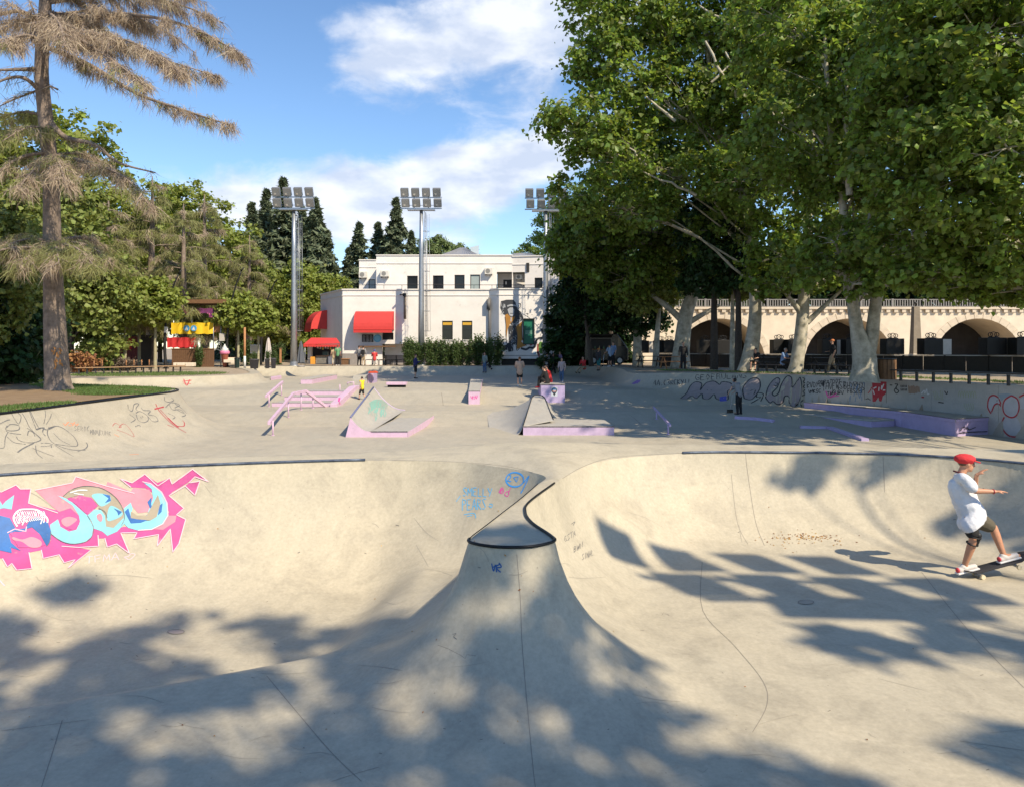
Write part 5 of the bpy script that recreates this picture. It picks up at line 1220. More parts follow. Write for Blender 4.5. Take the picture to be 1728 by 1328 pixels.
mast((bx(921, 64), 64, .14), bz(323, 64), 'tall galvanised floodlight mast before the ape mural by the dark trees')
mast((14.2, -2.95, .0), 15.2, 'floodlight mast standing behind the camera on the right', 1, .12, (1.0, 1.25), 40)
# ------------------------------------------------------------------ stone bridge behind the trees on the right
STONE = mat('bridge_stone', (.70, .61, .48), .85, var=.16, scale=1.2, bump=.25, bscale=14); STONED = mat('bridge_ring_stone', (.64, .55, .43), .85, var=.2, scale=2, bump=.25, bscale=16)
def bridge():
    y0 = 74.0; root = thing('stone_bridge', 'pale stone bridge with round arches behind the plane trees', 'bridge', (30, y0, .2))
    zt = 5.55; xs = [7.6 + 12.4 * k for k in range(6)]; R = 4.35; zc = .1; x_start, x_end = 9.5, 76
    mb = MB(); n = 18; depth = 5.5
    cuts = [x_start]
    for c in xs:
        if c - R > x_start: cuts += [c - R, c + R]
    cuts.append(x_end)
    for i in range(0, len(cuts), 2):
        a, b = cuts[i], cuts[i + 1]
        mb.add([(a, y0, -.2), (b, y0, -.2), (b, y0, zt), (a, y0, zt)], [(0, 1, 2, 3)])
    rings = []
    for c in xs:
        if c - R <= x_start: continue
        A = [(c - R * math.cos(t), zc + R * math.sin(t)) for t in np.linspace(0, math.pi, n + 1)]
        for (xa, za), (xb, zb) in zip(A[:-1], A[1:]):
            mb.add([(xa, y0, za), (xb, y0, zb), (xb, y0, zt), (xa, y0, zt)], [(0, 1, 2, 3)]); mb.add([(xa, y0, za), (xa, y0 + depth, za), (xb, y0 + depth, zb), (xb, y0, zb)], [(0, 1, 2, 3)])
        mb.add([(c - R, y0, -.2), (c - R, y0 + depth, -.2), (c - R, y0 + depth, zc), (c - R, y0, zc)], [(0, 1, 2, 3)]); mb.add([(c + R, y0, zc), (c + R, y0 + depth, zc), (c + R, y0 + depth, -.2), (c + R, y0, -.2)], [(0, 1, 2, 3)])
        rings.append(c); add(root, MB().add([(c - R - .1, y0 + depth - .3, -.2), (c + R + .1, y0 + depth - .3, -.2), (c + R + .1, y0 + depth - .3, zt - .02), (c - R - .1, y0 + depth - .3, zt - .02)], [(0, 1, 2, 3)]), 'tunnel_end', mat('arch_shade_stone', (.045, .042, .042), .9, var=.4, scale=1.2))  # added end wall, near-black colour stands in for shade inside the arch
    mb.add([(x_start, y0, zt), (x_end, y0, zt), (x_end, y0 + depth, zt), (x_start, y0 + depth, zt)], [(0, 1, 2, 3)]); mb.add([(x_start, y0, -.2), (x_start, y0, zt), (x_start, y0 + depth, zt), (x_start, y0 + depth, -.2)], [(0, 1, 2, 3)])
    add(root, mb, 'bridge_wall', STONE)
    for c in rings:
        m = 17
        for k in range(m):
            t0 = math.pi * (k + .03) / m; t1 = math.pi * (k + .97) / m
            pts = [(c - r * math.cos(t), y0 - .002, zc + r * math.sin(t)) for r, t in ((R, t0), (R, t1), (R + .62, t1), (R + .62, t0))]
            add(root, MB().slab(pts, (0, -.05, 0)), 'arch_stone', STONED)
    add(root, MB().box2((x_start, y0 - .28, zt - .22), (x_end, y0 + .3, zt)), 'cornice', STONED)
    me = None
    for k in range(int((x_end - x_start) / .75)):
        x = x_start + .3 + k * .75
        if me is None: o = add(root, MB().box((0, 0, 0), (.36, .22, .30)), 'corbel', STONED); me = o
        else: o = me.copy(); COL.objects.link(o)
        o.location = (x, y0 - .115, zt - .38)
    # parapet fence
    for k in range(int((x_end - x_start) / 3.0)):
        x = x_start + k * 3.0; f = MB(); f.box2((x, y0 + .05, zt), (x + .2, y0 + .25, zt + .8))
        for i in range(11): f.box2((x + .32 + i * .24, y0 + .12, zt + .08), (x + .42 + i * .24, y0 + .17, zt + .7))
        f.box2((x + .2, y0 + .1, zt + .68), (x + 3, y0 + .2, zt + .76)); f.box2((x + .2, y0 + .1, zt + .04), (x + 3, y0 + .2, zt + .10)); add(root, f, 'parapet_panel', mat('grey_fence_iron', (.22, .21, .20), .6, .2))
bridge()
def dark_backing_bank():  # added bank, coloured dark to block the bright view behind the arches
    V = []; Fc = []; xs = np.linspace(-6, 130, 40); pr = [(88, -.3), (90, 2.2), (93, 4.2), (98, 5.5), (112, 6.0), (140, 5.0), (170, -.3)]
    for x in xs:
        for y, z in pr: V.append((x, y + math.sin(x * .3), z * min(1, max(0, (x + 6) / 14)) + (.25 * math.sin(x * .9 + y) if z > 0 else 0)))
    n = len(pr)
    for i in range(len(xs) - 1):
        for j in range(n - 1): Fc.append((i * n + j, (i + 1) * n + j, (i + 1) * n + j + 1, i * n + j + 1))
    o = MB().add(V, Fc).build('dark_backing_bank', mat('backing_bank_green', (.045, .055, .03), .95, var=.5, scale=1.5), None, True); o['kind'] = 'structure'
dark_backing_bank()
def obelisk():
    d = 56.0; x = (1545 - CX) * d / F; root = thing('stone_obelisk', 'slim tapering stone obelisk standing in front of the bridge', 'obelisk', (x, d, .3)); zt = EYE - (518 - CY) * d / F
    def fr(w0, w1, z0, z1): 
        return MB().add([(x + a * w0 / 2, d + b * w0 / 2, z0) for a, b in ((-1, -1), (1, -1), (1, 1), (-1, 1))] + [(x + a * w1 / 2, d + b * w1 / 2, z1) for a, b in ((-1, -1), (1, -1), (1, 1), (-1, 1))], [(3, 2, 1, 0), (4, 5, 6, 7), (0, 1, 5, 4), (1, 2, 6, 5), (2, 3, 7, 6), (3, 0, 4, 7)])
    add(root, fr(.62, .40, 1.2, zt), 'shaft', mat('obelisk_stone', (.26, .22, .17), .85, var=.3, scale=2)); add(root, fr(.9, .8, .3, .75), 'base', STONED); add(root, fr(.72, .66, .752, 1.198), 'plinth', STONED)
    add(root, MB().lathe([(.04, 0), (.04, .2), (.12, .22), (.12, .3), (.02, .34)], (x, d, zt), 8), 'lantern', FRAME, True)
obelisk()
# row of dark stall counters with black display boxes on top
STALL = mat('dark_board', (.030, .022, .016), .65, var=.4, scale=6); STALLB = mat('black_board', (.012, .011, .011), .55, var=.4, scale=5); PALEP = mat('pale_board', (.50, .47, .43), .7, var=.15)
ra, rb = Vector((10.6, 57, 0)), Vector((30.0, 36.5, 0))
def counter_row():
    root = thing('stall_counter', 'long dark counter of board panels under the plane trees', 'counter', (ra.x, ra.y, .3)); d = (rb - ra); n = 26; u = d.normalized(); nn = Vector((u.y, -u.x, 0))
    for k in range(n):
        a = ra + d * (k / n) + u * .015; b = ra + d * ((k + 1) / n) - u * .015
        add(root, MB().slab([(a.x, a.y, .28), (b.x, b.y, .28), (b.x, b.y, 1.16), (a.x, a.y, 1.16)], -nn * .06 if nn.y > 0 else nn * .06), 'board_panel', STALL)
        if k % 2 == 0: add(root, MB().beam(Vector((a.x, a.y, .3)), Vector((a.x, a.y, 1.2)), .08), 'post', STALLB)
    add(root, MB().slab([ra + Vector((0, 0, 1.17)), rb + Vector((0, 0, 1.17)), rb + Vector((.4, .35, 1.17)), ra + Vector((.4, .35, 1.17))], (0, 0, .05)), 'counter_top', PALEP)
counter_row()
def display_box(px, label, w=.95, side=True):
    # where the sight line crosses the counter row
    dx = (px - CX) / F; d = rb - ra; t = (dx * ra.y - ra.x) / (d.x - dx * d.y); p = ra + d * t + Vector((.2, .18, 0)); z = 1.225
    root = thing('display_box', label, 'box', (p.x, p.y, z), 'black display boxes on the stall counter')
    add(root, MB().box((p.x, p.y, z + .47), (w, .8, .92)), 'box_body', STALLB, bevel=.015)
    if side: add(root, MB().slab([(p.x + w / 2 + .01, p.y - .4, z + .02), (p.x + w / 2 + .62, p.y - .15, z + .02), (p.x + w / 2 + .62, p.y - .15, z + .88), (p.x + w / 2 + .01, p.y - .4, z + .88)], (0, .03, 0)), 'open_door', PALEP)
    o = MB(); c = Vector((p.x, p.y - .1, z + 1.10))
    for cx, r in ((-.17, .12), (.17, .12), (0, .16)): o.tube([(c.x + cx + r * math.cos(a), c.y, c.z + r * math.sin(a) * .9) for a in np.linspace(0, 2 * math.pi, 14)], .022, 5)
    o.beam((c.x - .3, c.y, z + .945), (c.x + .3, c.y, z + .945), .05); add(root, o, 'iron_ornament', DARKM, True)
for px, lb, sd in ((1080, 'leftmost black display box on the counter, by the leaning trunk', True), (1110, 'second black display box from the left, by the picnic table', True), (1125, 'third black display box from the left with a pale door', True), (1185, 'black display box right of the big leaning plane trunk', True), (1215, 'black display box between two thin dark trunks', False), (1310, 'black display box behind the seated person in blue', False), (1335, 'black display box half hidden by the second plane trunk', False),
                   (1392, 'black display box behind the man in the orange cap', True), (1432, 'black display box left of the forked plane trunk', True), (1502, 'wide black display box just right of the forked trunk', False), (1566, 'black display box with pale door and scratched lettering right of the obelisk', True), (1672, 'black display box in front of the right bridge arch', True), (1722, 'black display box cut by the right picture edge', False)):
    display_box(px, lb, 1.05 if px > 1480 else .9, sd)
def plank_bench(p, q, label, h=.45, n=8, back=False, m=WOODB, w=.42):
    p = Vector(p); q = Vector(q); root = thing('plank_bench', label, 'bench', tuple(p)); u = (q - p).normalized(); nn = Vector((u.y, -u.x, 0)); nn = nn if nn.y > 0 else -nn
    for i in range(3):
        o = nn * (i * w / 3); add(root, MB().beam(p + o + Vector((0, 0, h)), q + o + Vector((0, 0, h)), w / 3 - .015, .045), 'slat', m)
    for i in range(n):
        c = p.lerp(q, (i + .5) / n) + nn * w * .33; zg = p.z; add(root, MB().box((c.x, c.y, p.z + h / 2 - .03), (.07, .10, h - .04), math.atan2(u.y, u.x)), 'leg', FRAME)
    if back:
        for i in range(n):
            a = p.lerp(q, i / n + .04) + nn * (w + .05) + Vector((0, 0, h + .25)); b = p.lerp(q, (i + 1) / n - .04) + nn * (w + .05) + Vector((0, 0, h + .25))
            if i in back: add(root, MB().beam(a, b, .05, .34), 'backrest', WOODO); add(root, MB().beam(a.lerp(b, .5) - Vector((0, 0, .5)), a.lerp(b, .5), .05), 'support', FRAME)
    return root
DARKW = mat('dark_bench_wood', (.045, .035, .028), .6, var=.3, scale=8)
def gr(x, y, z=.3): v = G(x, y, z); return (v.x, v.y, z)
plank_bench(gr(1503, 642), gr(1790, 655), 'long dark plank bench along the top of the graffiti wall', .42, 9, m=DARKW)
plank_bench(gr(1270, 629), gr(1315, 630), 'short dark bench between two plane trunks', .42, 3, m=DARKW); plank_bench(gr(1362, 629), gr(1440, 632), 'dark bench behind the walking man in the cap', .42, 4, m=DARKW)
def picnic(px, py, label, m=WOODO, rz=.1, L=1.7):
    b = gr(px, py); root = empty('picnic_table', b, rz); tag(root, label, 'table')
    for i in range(4): MB().box((0, -.27 + i * .18, .74), (L, .16, .04)).build('table_slat', m, root)
    for s in (-1, 1):
        for i in range(2): MB().box((0, s * (.62 + i * .15), .44), (L, .13, .04)).build('seat_slat', m, root)
        for k in (-1, 1): MB().beam((s * L * .38, k * .68, 0), (s * L * .38, k * .15, .72), .08, .05, (1, 0, 0)).build('leg', m, root)
        MB().box((s * L * .38, 0, .40), (.05, 1.45, .08)).build('cross_beam', m, root)
    return root
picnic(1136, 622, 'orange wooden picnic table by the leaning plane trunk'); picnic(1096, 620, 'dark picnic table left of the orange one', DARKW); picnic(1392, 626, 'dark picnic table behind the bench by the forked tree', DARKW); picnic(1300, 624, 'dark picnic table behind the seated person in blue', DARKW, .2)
def barrel():
    b = gr(1497, 641); root = thing('litter_bin', 'round slatted wooden litter bin beside the forked tree', 'bin', b)
    for k in range(14):
        a = 2 * math.pi * k / 14; add(root, MB().box((b[0] + .34 * math.cos(a), b[1] + .34 * math.sin(a), .3 + .42), (.03, .135, .8), a), 'slat', WOODB)
    add(root, MB().lathe([(.30, .02), (.31, .8), (.29, .8), (.28, .1)], b, 14), 'liner', BLACK, True); add(root, MB().lathe([(.36, .83), (.37, .86), (.30, .87)], b, 14), 'rim', DARKM, True)
barrel()
def van():
    b = P(1022, 612, 62); root = thing('black_van', 'black food van with a lit hatch in the deep tree shade', 'van', (b.x, 62, .3)); x0, x1 = P(985, 0, 62).x, P(1058, 0, 62).x
    prof = [(x0, .62), (x0, 2.5), (x0 + .3, 2.75), (x1 - .9, 2.75), (x1 - .25, 1.9), (x1, 1.5), (x1, .62)]
    add(root, MB().slab([(a, 61.2, z) for a, z in prof], (0, 1.9, 0)), 'body', mat('black_van_paint', (.008, .008, .009), .25, spec=.6), bevel=.06)
    add(root, MB().box2((x0 + .5, 61.17, 1.55), (x1 - 1.4, 61.2, 2.35)), 'hatch', BLACK); add(root, MB().slab([(x0 + .45, 61.2, 2.42), (x1 - 1.35, 61.2, 2.42), (x1 - 1.35, 60.3, 2.62), (x0 + .45, 60.3, 2.62)], (0, 0, .04)), 'hatch_flap', BLACK)
    add(root, MB().box2((x0 + .45, 60.85, 1.48), (x1 - 1.35, 61.19, 1.53)), 'counter', WOODB); add(root, MB().slab([(x1 - .85, 61.18, 1.75), (x1 - .33, 61.18, 1.75), (x1 - .72, 61.18, 2.45), (x1 - .85, 61.18, 2.45)], (0, .015, 0)), 'side_window', GLASS)
    for x in (x0 + .7, x1 - .7):
        pts = lambda r, y: [(x + r * math.cos(a), y, .63 + r * math.sin(a)) for a in np.linspace(0, 2 * math.pi, 20)[:-1]]
        w = add(root, MB().slab(pts(.33, 61.15), (0, .24, 0)), 'wheel', mat('tyre_rubber', (.015, .015, .015), .8)); rm = MB().slab(pts(.19, 61.13), (0, .02, 0)).build('rim', GALV); rm.parent = w
    for x in (x1 - .02,): add(root, MB().box2((x - .05, 61.3, .95), (x + .03, 61.6, 1.15)), 'headlight', LAMPG)
    for k in range(5): add(root, MB().lathe([(.05, 0), (.05, .16), (.02, .2), (.02, .26)], (x0 + .8 + k * .35, 61.0, 1.531), 8), 'bottle', mat('bottle_glass_%d' % (k % 2), (.35, .30, .18) if k % 2 else (.1, .2, .1), .2), True)
van()
# ------------------------------------------------------------------ plaza on the far left
def lp(x, y, d): return P(x, y, d)
PD = 58.0
def pl(x, d=PD): return (x - CX) * d / F
def plz(y, d=PD): return EYE - (y - CY) * d / F
def slabp(root, x0, x1, y0, y1, d, th, m, nm, bevel=0): return add(root, MB().box2((pl(x0, d), d, plz(y1, d)), (pl(x1, d), d + th, plz(y0, d))), nm, m, bevel=bevel)
def stage():
    d = 60.; root = thing('timber_stage', 'small timber stage with pink and yellow hangings among the trees', 'stage', (pl(330, d), d, .15))
    for k in range(22): 
        x = 290 + k * 3.25; add(root, MB().box2((pl(x, d), d, .1), (pl(x + 3.0, d), d + .03, plz(589.5, d))), 'fence_plank', mat('stage_plank', (.16, .085, .045), .8, var=.3, scale=6))
    add(root, MB().box2((pl(289, d), d - .03, plz(590, d)), (pl(361, d), d + .06, plz(588.5, d))), 'fence_rail', WOODB)
    for x in (291, 322, 358.5, 371): add(root, MB().tube([(pl(x, d), d + .2, .1), (pl(x, d), d + .2, plz(518, d))], .045, 6), 'post', GALV, True)
    add(root, MB().box2((pl(316, d), d - .5, plz(513, d)), (pl(385, d), d + 2.5, plz(506.5, d))), 'roof_beam', WOODB)
    def wavy(poly, nm, m):
        V = []; n = 14; Fc = []
        (xa, ya, xb, yb) = poly
        for i in range(n + 1):
            x = xa + (xb - xa) * i / n; o = .05 * math.sin(i * 1.9)
            V += [(pl(x, d), d + .1 + o, plz(ya + .5 * math.sin(i * 1.3), d)), (pl(x, d), d + .1 + o * 1.6, plz(yb + .7 * math.sin(i * 2.1 + 1), d))]
        for i in range(n): Fc.append((2 * i, 2 * i + 1, 2 * i + 3, 2 * i + 2))
        return add(root, MB().add(V, Fc), nm, m, True)
    wavy((298, 520.5, 358, 529), 'pink_hanging', mat('pink_cloth', (.78, .20, .46), .8)); wavy((352, 528, 358.5, 535.5), 'pink_hanging', MATS['pink_cloth'])
    wavy((288, 545, 359, 564), 'yellow_banner', mat('yellow_cloth', (.78, .52, .02), .7, var=.1, scale=3))
    for cx in (315, 327):
        pts = [(pl(cx + 5.2 * math.cos(a), d), d - .02, plz(554.5 + 5 * math.sin(a), d)) for a in np.linspace(0, 6.28, 20)[:-1]]; add(root, MB().slab(pts, (0, .02, 0)), 'round_badge', mat('badge_blue', (.06, .30, .62), .6))
        add(root, MB().slab([(pl(cx, d), d - .035, plz(551, d)), (pl(cx + 2.6, d), d - .035, plz(557.5, d)), (pl(cx - 2.6, d), d - .035, plz(557.5, d))], (0, .012, 0)), 'badge_mark', PWHT)
    wavy((281, 570, 330, 587), 'red_hanging', mat('red_cloth', (.55, .03, .035), .75, var=.2, scale=2)); slabp(root, 360, 381, 547, 561.5, d + .4, .06, WOODO, 'orange_board'); slabp(root, 370, 378, 563, 576, d - .1, .25, PALEP, 'white_panel')
    add(root, MB().tube([lp(366, 588, d), lp(371, 575, d)], .04, 6), 'brace', GALV, True); add(root, MB().tube([lp(364, 589, d), lp(382, 597, d)], .04, 6), 'stair_rail', GALV, True)
stage()
def kiosk_dark(x0, x1, y0, y1, d, m, label, extra=None):
    root = thing('market_kiosk', label, 'kiosk', (pl(x0, d), d, .1)); w = pl(x1, d) - pl(x0, d); n = max(3, int((x1 - x0) / 7))
    for k in range(n): add(root, MB().box2((pl(x0, d) + w * k / n + .01, d, .1), (pl(x0, d) + w * (k + 1) / n - .01, d + .05, plz(y0 + 2, d))), 'front_board', m)
    add(root, MB().box2((pl(x0, d), d + .06, .1), (pl(x1, d), d + 2, plz(y0 + 2.2, d))), 'cabin', BLACK); add(root, MB().box2((pl(x0 - 2, d), d - .3, plz(y0 + 2, d)), (pl(x1 + 2, d), d + 2.2, plz(y0, d))), 'roof', DARKM)
    if extra: slabp(root, *extra, d - .03, .025, MATS['red_cloth'], 'red_shutter')
kiosk_dark(143, 176, 565, 590, 62, mat('maroon_board', (.07, .02, .02), .7, var=.3), 'dark maroon market kiosk behind the cedar trunk'); kiosk_dark(193, 236, 566, 596, 61, mat('red_brown_board', (.20, .035, .03), .7, var=.3), 'red brown market kiosk with a bright red shutter', (213, 222, 571, 590))
def curved_lamp(pts, d, label):
    L = [lp(x, y, d) for x, y in pts]; L[0].z = .12; root = thing('curved_lamp_post', label, 'lamp post', tuple(L[0])); C = [Vector(p) for p in smooth_curve([tuple(p) for p in L], False, 5)]
    add(root, MB().tube(C, list(np.linspace(.13, .045, len(C))), 8), 'post', BLACK, True); e = C[-1]; add(root, MB().tube([e, e + Vector((.22, 0, .3))], [.07, .04], 6), 'lamp_head', BLACK, True); add(root, MB().lathe([(.22, 0), (.22, .06), (.14, .08)], tuple(L[0]), 10), 'base_plate', BLACK, True)
    return root, d
r1, _ = curved_lamp([(280, 611), (278, 588), (280, 545), (287, 500), (301, 463)], 56, 'black curved lamp post leaning right beside the long bench')
add(r1, MB().box2((pl(279, 56), 55.8, plz(560, 56)), (pl(285, 56), 55.85, plz(552, 56))).box2((pl(279, 56), 55.79, plz(562, 56)), (pl(288, 56), 55.84, plz(560.3, 56))), 'notice', PWHT)
curved_lamp([(383, 603), (383, 580), (386, 545), (393, 500), (407, 458)], 60, 'black curved lamp post beside the ice cream figure'); curved_lamp([(440, 604), (441, 580), (443, 545), (450, 510), (463, 478)], 66, 'thin black curved lamp post furthest right behind the mast')
plank_bench(((127 - CX) * 46 / F, 46, .0), ((312 - CX) * 50.5 / F, 50.5, .03), 'very long low wooden bench with orange backrests beyond the lawn', .42, 14, back=(2, 3, 6, 7, 8, 9), m=mat('pale_wood', (.36, .23, .13), .75, var=.2, scale=6))
def cone():
    d = 60.; b = (pl(389, d), d - 1.2, .15); root = thing('ice_cream_figure', 'giant ice cream cone figure beside the black lamp post', 'figure', b)
    add(root, MB().lathe([(.10, 0), (.14, .1), (.26, .95), (.30, 1.0)], b, 14), 'wafer_cone', mat('wafer', (.34, .10, .06), .7, var=.3, scale=14), True); V = [(.30, 1.0), (.36, 1.05), (.36, 1.18), (.30, 1.25)]; add(root, MB().lathe(V, b, 14), 'pink_scoop', mat('pink_ice', (.62, .20, .34), .5), True)
    sw = MB()
    for i, (r, z) in enumerate(((.32, 1.28), (.27, 1.38), (.20, 1.48), (.12, 1.58))): sw.lathe([(r * .7, z - .06), (r, z), (r * .72, z + .06)], (b[0] + .02 * math.sin(i * 2), b[1], b[2]), 12)
    sw.lathe([(.1, 1.62), (.05, 1.7), (.005, 1.78)], b, 8); add(root, sw, 'white_swirl', PWHT, True)
cone()
def bin_():
    d = 57.; b = (pl(400, d), d, .14); root = thing('litter_bin', 'dark green round litter bin at the foot of the stone steps', 'bin', b)
    add(root, MB().lathe([(.15, 0), (.17, .05), (.19, .62), (.21, .66), (.16, .67)], b, 12), 'bin_body', mat('dark_green_bin', (.012, .03, .028), .4), True); add(root, MB().lathe([(.21, .672), (.2, .74), (.05, .78)], b, 12), 'lid', BLACK, True)
    r2 = thing('timber_pole', 'orange timber pole with a white base behind the green bin', 'post', (b[0] + .05, d + 1.5, .15)); add(r2, MB().tube([(b[0] + .05, d + 1.5, .1), (b[0] + .05, d + 1.5, plz(552, d))], .085, 8), 'pole', WOODO, True); add(r2, MB().tube([(b[0] + .05, d + 1.5, .1), (b[0] + .05, d + 1.5, 1.0)], .092, 8), 'white_base', PWHT, True)
bin_()
def stones():
    root = thing('stone_steps', 'pale stone blocks forming low steps beside the stage', 'steps', (pl(383, 57.5), 57.5, .14))
    for (x0, x1, y0, y1, d) in ((373, 396, 604, 608.5, 59), (377, 398, 607.5, 611.5, 58.3), (389, 397, 610, 614, 57.6)): slabp(root, x0, x1, y0, y1 + 1, d, 1.0, STONE, 'stone_block', .03)
    r2 = thing('kerb_blocks', 'row of loose pale stone blocks at the lawn edge', 'stones', (pl(310, 55), 55, .12))
    for (x0, x1) in ((292, 297), (298, 311), (312.5, 326)): slabp(r2, x0, x1, 612.5, 619, 54.0, .5, STONE, 'stone_block', .03)
stones()
def umbrella(x, y0, y1, d, m, label):
    b = (pl(x, d), d, .14); zt = plz(y0, d); root = thing('closed_parasol', label, 'parasol', b); h = zt - b[2]
    add(root, MB().tube([b, (b[0], b[1], zt + .05)], .025, 6), 'pole', GALV, True); n = 12; mb = MB(); V = []; Fc = []
    for j in range(7):
        t = j / 6; r0 = .05 + .20 * t ** .7
        for k in range(n): a = 2 * math.pi * k / n; r = r0 * (1 + (.25 if k % 2 else -.2)); V.append((b[0] + r * math.cos(a), b[1] + r * math.sin(a), zt - (h * .82) * t))
    for j in range(6):
        for k in range(n): k2 = (k + 1) % n; Fc.append((j * n + k, (j + 1) * n + k, (j + 1) * n + k2, j * n + k2))
    add(root, mb.add(V, Fc), 'folded_canopy', m); add(root, MB().lathe([(.3, 0), (.3, .1), (.06, .14)], b, 10), 'foot', PLINTH, True)
umbrella(453, 571, 606, 58, mat('cream_canvas', (.50, .45, .42), .85), 'closed cream parasol among planters left of the mast'); umbrella(508, 577, 612, 60, mat('grey_blue_canvas', (.10, .11, .13), .85), 'closed dark grey parasol beside the red kiosk')
def cabinet():
    d = 62; root = thing('white_cabinet', 'small white cabinet standing by the plaza hedge', 'cabinet', (pl(428, d), d, .15)); slabp(root, 422, 435, 582, 597, d, .6, PWHT, 'cabinet_body', .03); slabp(root, 423.5, 433.5, 584, 595.5, d - .03, .028, PALEP, 'cabinet_door')
cabinet()
for (x0, x1, y0, y1, lb) in ((421, 437, 607.5, 617.5, 'wide grey planter tub left of the cream parasol'), (447, 455, 607, 615, 'small dark planter under the cream parasol'), (457, 466, 606, 615, 'small dark planter right of the cream parasol')):
    d = 57; r = thing('planter', lb, 'planter', (pl((x0 + x1) / 2, d), d, .14)); w = (pl(x1, d) - pl(x0, d)) / 2; h = plz(y0, d) - .1
    add(r, MB().lathe([(w * .78, 0), (w, h), (w * 1.05, h), (w * 1.05, h + .05), (w * .9, h + .05), (w * .88, h - .05)], (pl((x0 + x1) / 2, d), d, .1), 14), 'tub', mat('grey_tub', (.10, .10, .11), .7), True)
r = thing('wooden_post', 'short wooden post between the planters and the mast', 'post', (pl(473, 58), 58, .14)); slabp(r, 471.5, 474.5, 589, 613, 58, .12, WOODO, 'post_body', .01); slabp(r, 470.8, 475.2, 587.6, 589, 57.97, .18, WOODB, 'post_cap')
def red_kiosk():
    d = 64.5; root = thing('snack_kiosk', 'small open snack kiosk under a bright red canopy', 'kiosk', (pl(540, d), d, .14)); x0, x1 = pl(520, d), pl(564, d)
    slabp(root, 519, 526, 585, 614, d, .3, PALEP, 'side_panel'); slabp(root, 533, 551, 602, 614, d - .2, .05, mat('grey_board', (.20, .19, .17), .8, var=.3), 'counter_front'); slabp(root, 532, 553, 600.5, 602, d - .3, .6, WOODB, 'counter_top')
    slabp(root, 523.5, 531, 602.5, 615, d - .35, .3, mat('orange_box', (.66, .30, .04), .6), 'orange_box', .02); slabp(root, 554, 561, 602.5, 615, d - .3, .5, PWHT, 'white_fridge', .02); slabp(root, 527, 566, 583, 600, d + 1.2, .05, BLACK, 'back_wall')
    for k in range(6): slabp(root, 535 + k * 4.3, 537.6 + k * 4.3, 585 + (k % 3), 588.5 + (k % 3), d + .2, .02, [PWHT, PALEP, mat('yellow_card', (.6, .45, .1), .7)][k % 3], 'price_card')
    slabp(root, 544, 553, 594, 600, d - .1, .3, mat('dark_green_case', (.03, .06, .05), .4), 'display_case', .01)
    A = [(pl(517, d), d - .9, plz(582, d)), (pl(578, d), d - .9, plz(580.5, d)), (pl(565, d), d + .6, plz(571.5, d)), (pl(522, d), d + .6, plz(571, d))]
    add(root, MB().slab(A, (0, 0, .04)), 'canopy', REDC); add(root, MB().slab([A[0], A[3], (pl(522, d), d + 1.8, plz(582, d))], (.02, 0, 0)), 'canopy_end', REDC)
    n = 14
    for k in range(n):
        xa = A[0][0] + (A[1][0] - A[0][0]) * k / n; xb = A[0][0] + (A[1][0] - A[0][0]) * (k + .94) / n; za = A[0][2]; add(root, MB().slab([(xa, d - .91, za), (xb, d - .91, za), (xb, d - .91, za - .16), ((xa + xb) / 2, d - .91, za - .22), (xa, d - .91, za - .16)], (0, .01, 0)), 'valance_flap', REDC)
    for x in (519, 576): add(root, MB().tube([(pl(x, d), d - .8, .12), (pl(x, d), d - .8, plz(581.5, d))], .03, 6), 'canopy_pole', GALV, True)
    r2 = thing('wooden_bin', 'brown wooden bin right of the red kiosk', 'bin', (pl(582, 64), 64, .14))
    for k in range(5): slabp(r2, 576 + k * 2.4, 578.2 + k * 2.4, 606.5, 616, 63.5, .05, WOODB, 'slat')
    slabp(r2, 576, 588, 607, 616, 63.56, .55, BLACK, 'inner_box'); slabp(r2, 575.5, 588.5, 605.5, 606.5, 63.45, .7, WOODO, 'lid')
red_kiosk()
def terrace_tables():
    for i, (x, lb) in enumerate(((628, 'black cafe table nearest the blue and red jacket'), (650, 'black cafe table under the serving hatch'), (670, 'black cafe table by the hedge end'))):
        d = 65.2; b = (pl(x, d), d, .14); root = thing('cafe_table', lb, 'table', b); add(root, MB().box((b[0], b[1], .62), (.95, .7, .05)), 'table_top', BLACK); add(root, MB().tube([b, (b[0], b[1], .6)], .04, 6), 'leg', BLACK, True); add(root, MB().lathe([(.28, 0), (.26, .03), (.05, .05)], b, 10), 'foot', BLACK, True)
        for s in (-.75, .75):
            r = thing('cafe_chair', 'black cafe chair %s the %s' % ('left of' if s < 0 else 'right of', lb.replace('black ', '')), 'chair', (b[0] + s, b[1], .14)); c = (b[0] + s, b[1])
            add(r, MB().box((c[0], c[1], .58), (.4, .4, .04)), 'seat', BLACK); add(r, MB().box((c[0] + (.19 if s > 0 else -.19), c[1], .83), (.03, .4, .35)), 'backrest', BLACK)
            for u in (-.17, .17):
                for v in (-.17, .17): add(r, MB().beam((c[0] + u, c[1] + v, .14), (c[0] + u, c[1] + v, .57), .03), 'leg', BLACK)
terrace_tables()
for x, y, lb in ((1036 - 864, 0, ''),): pass
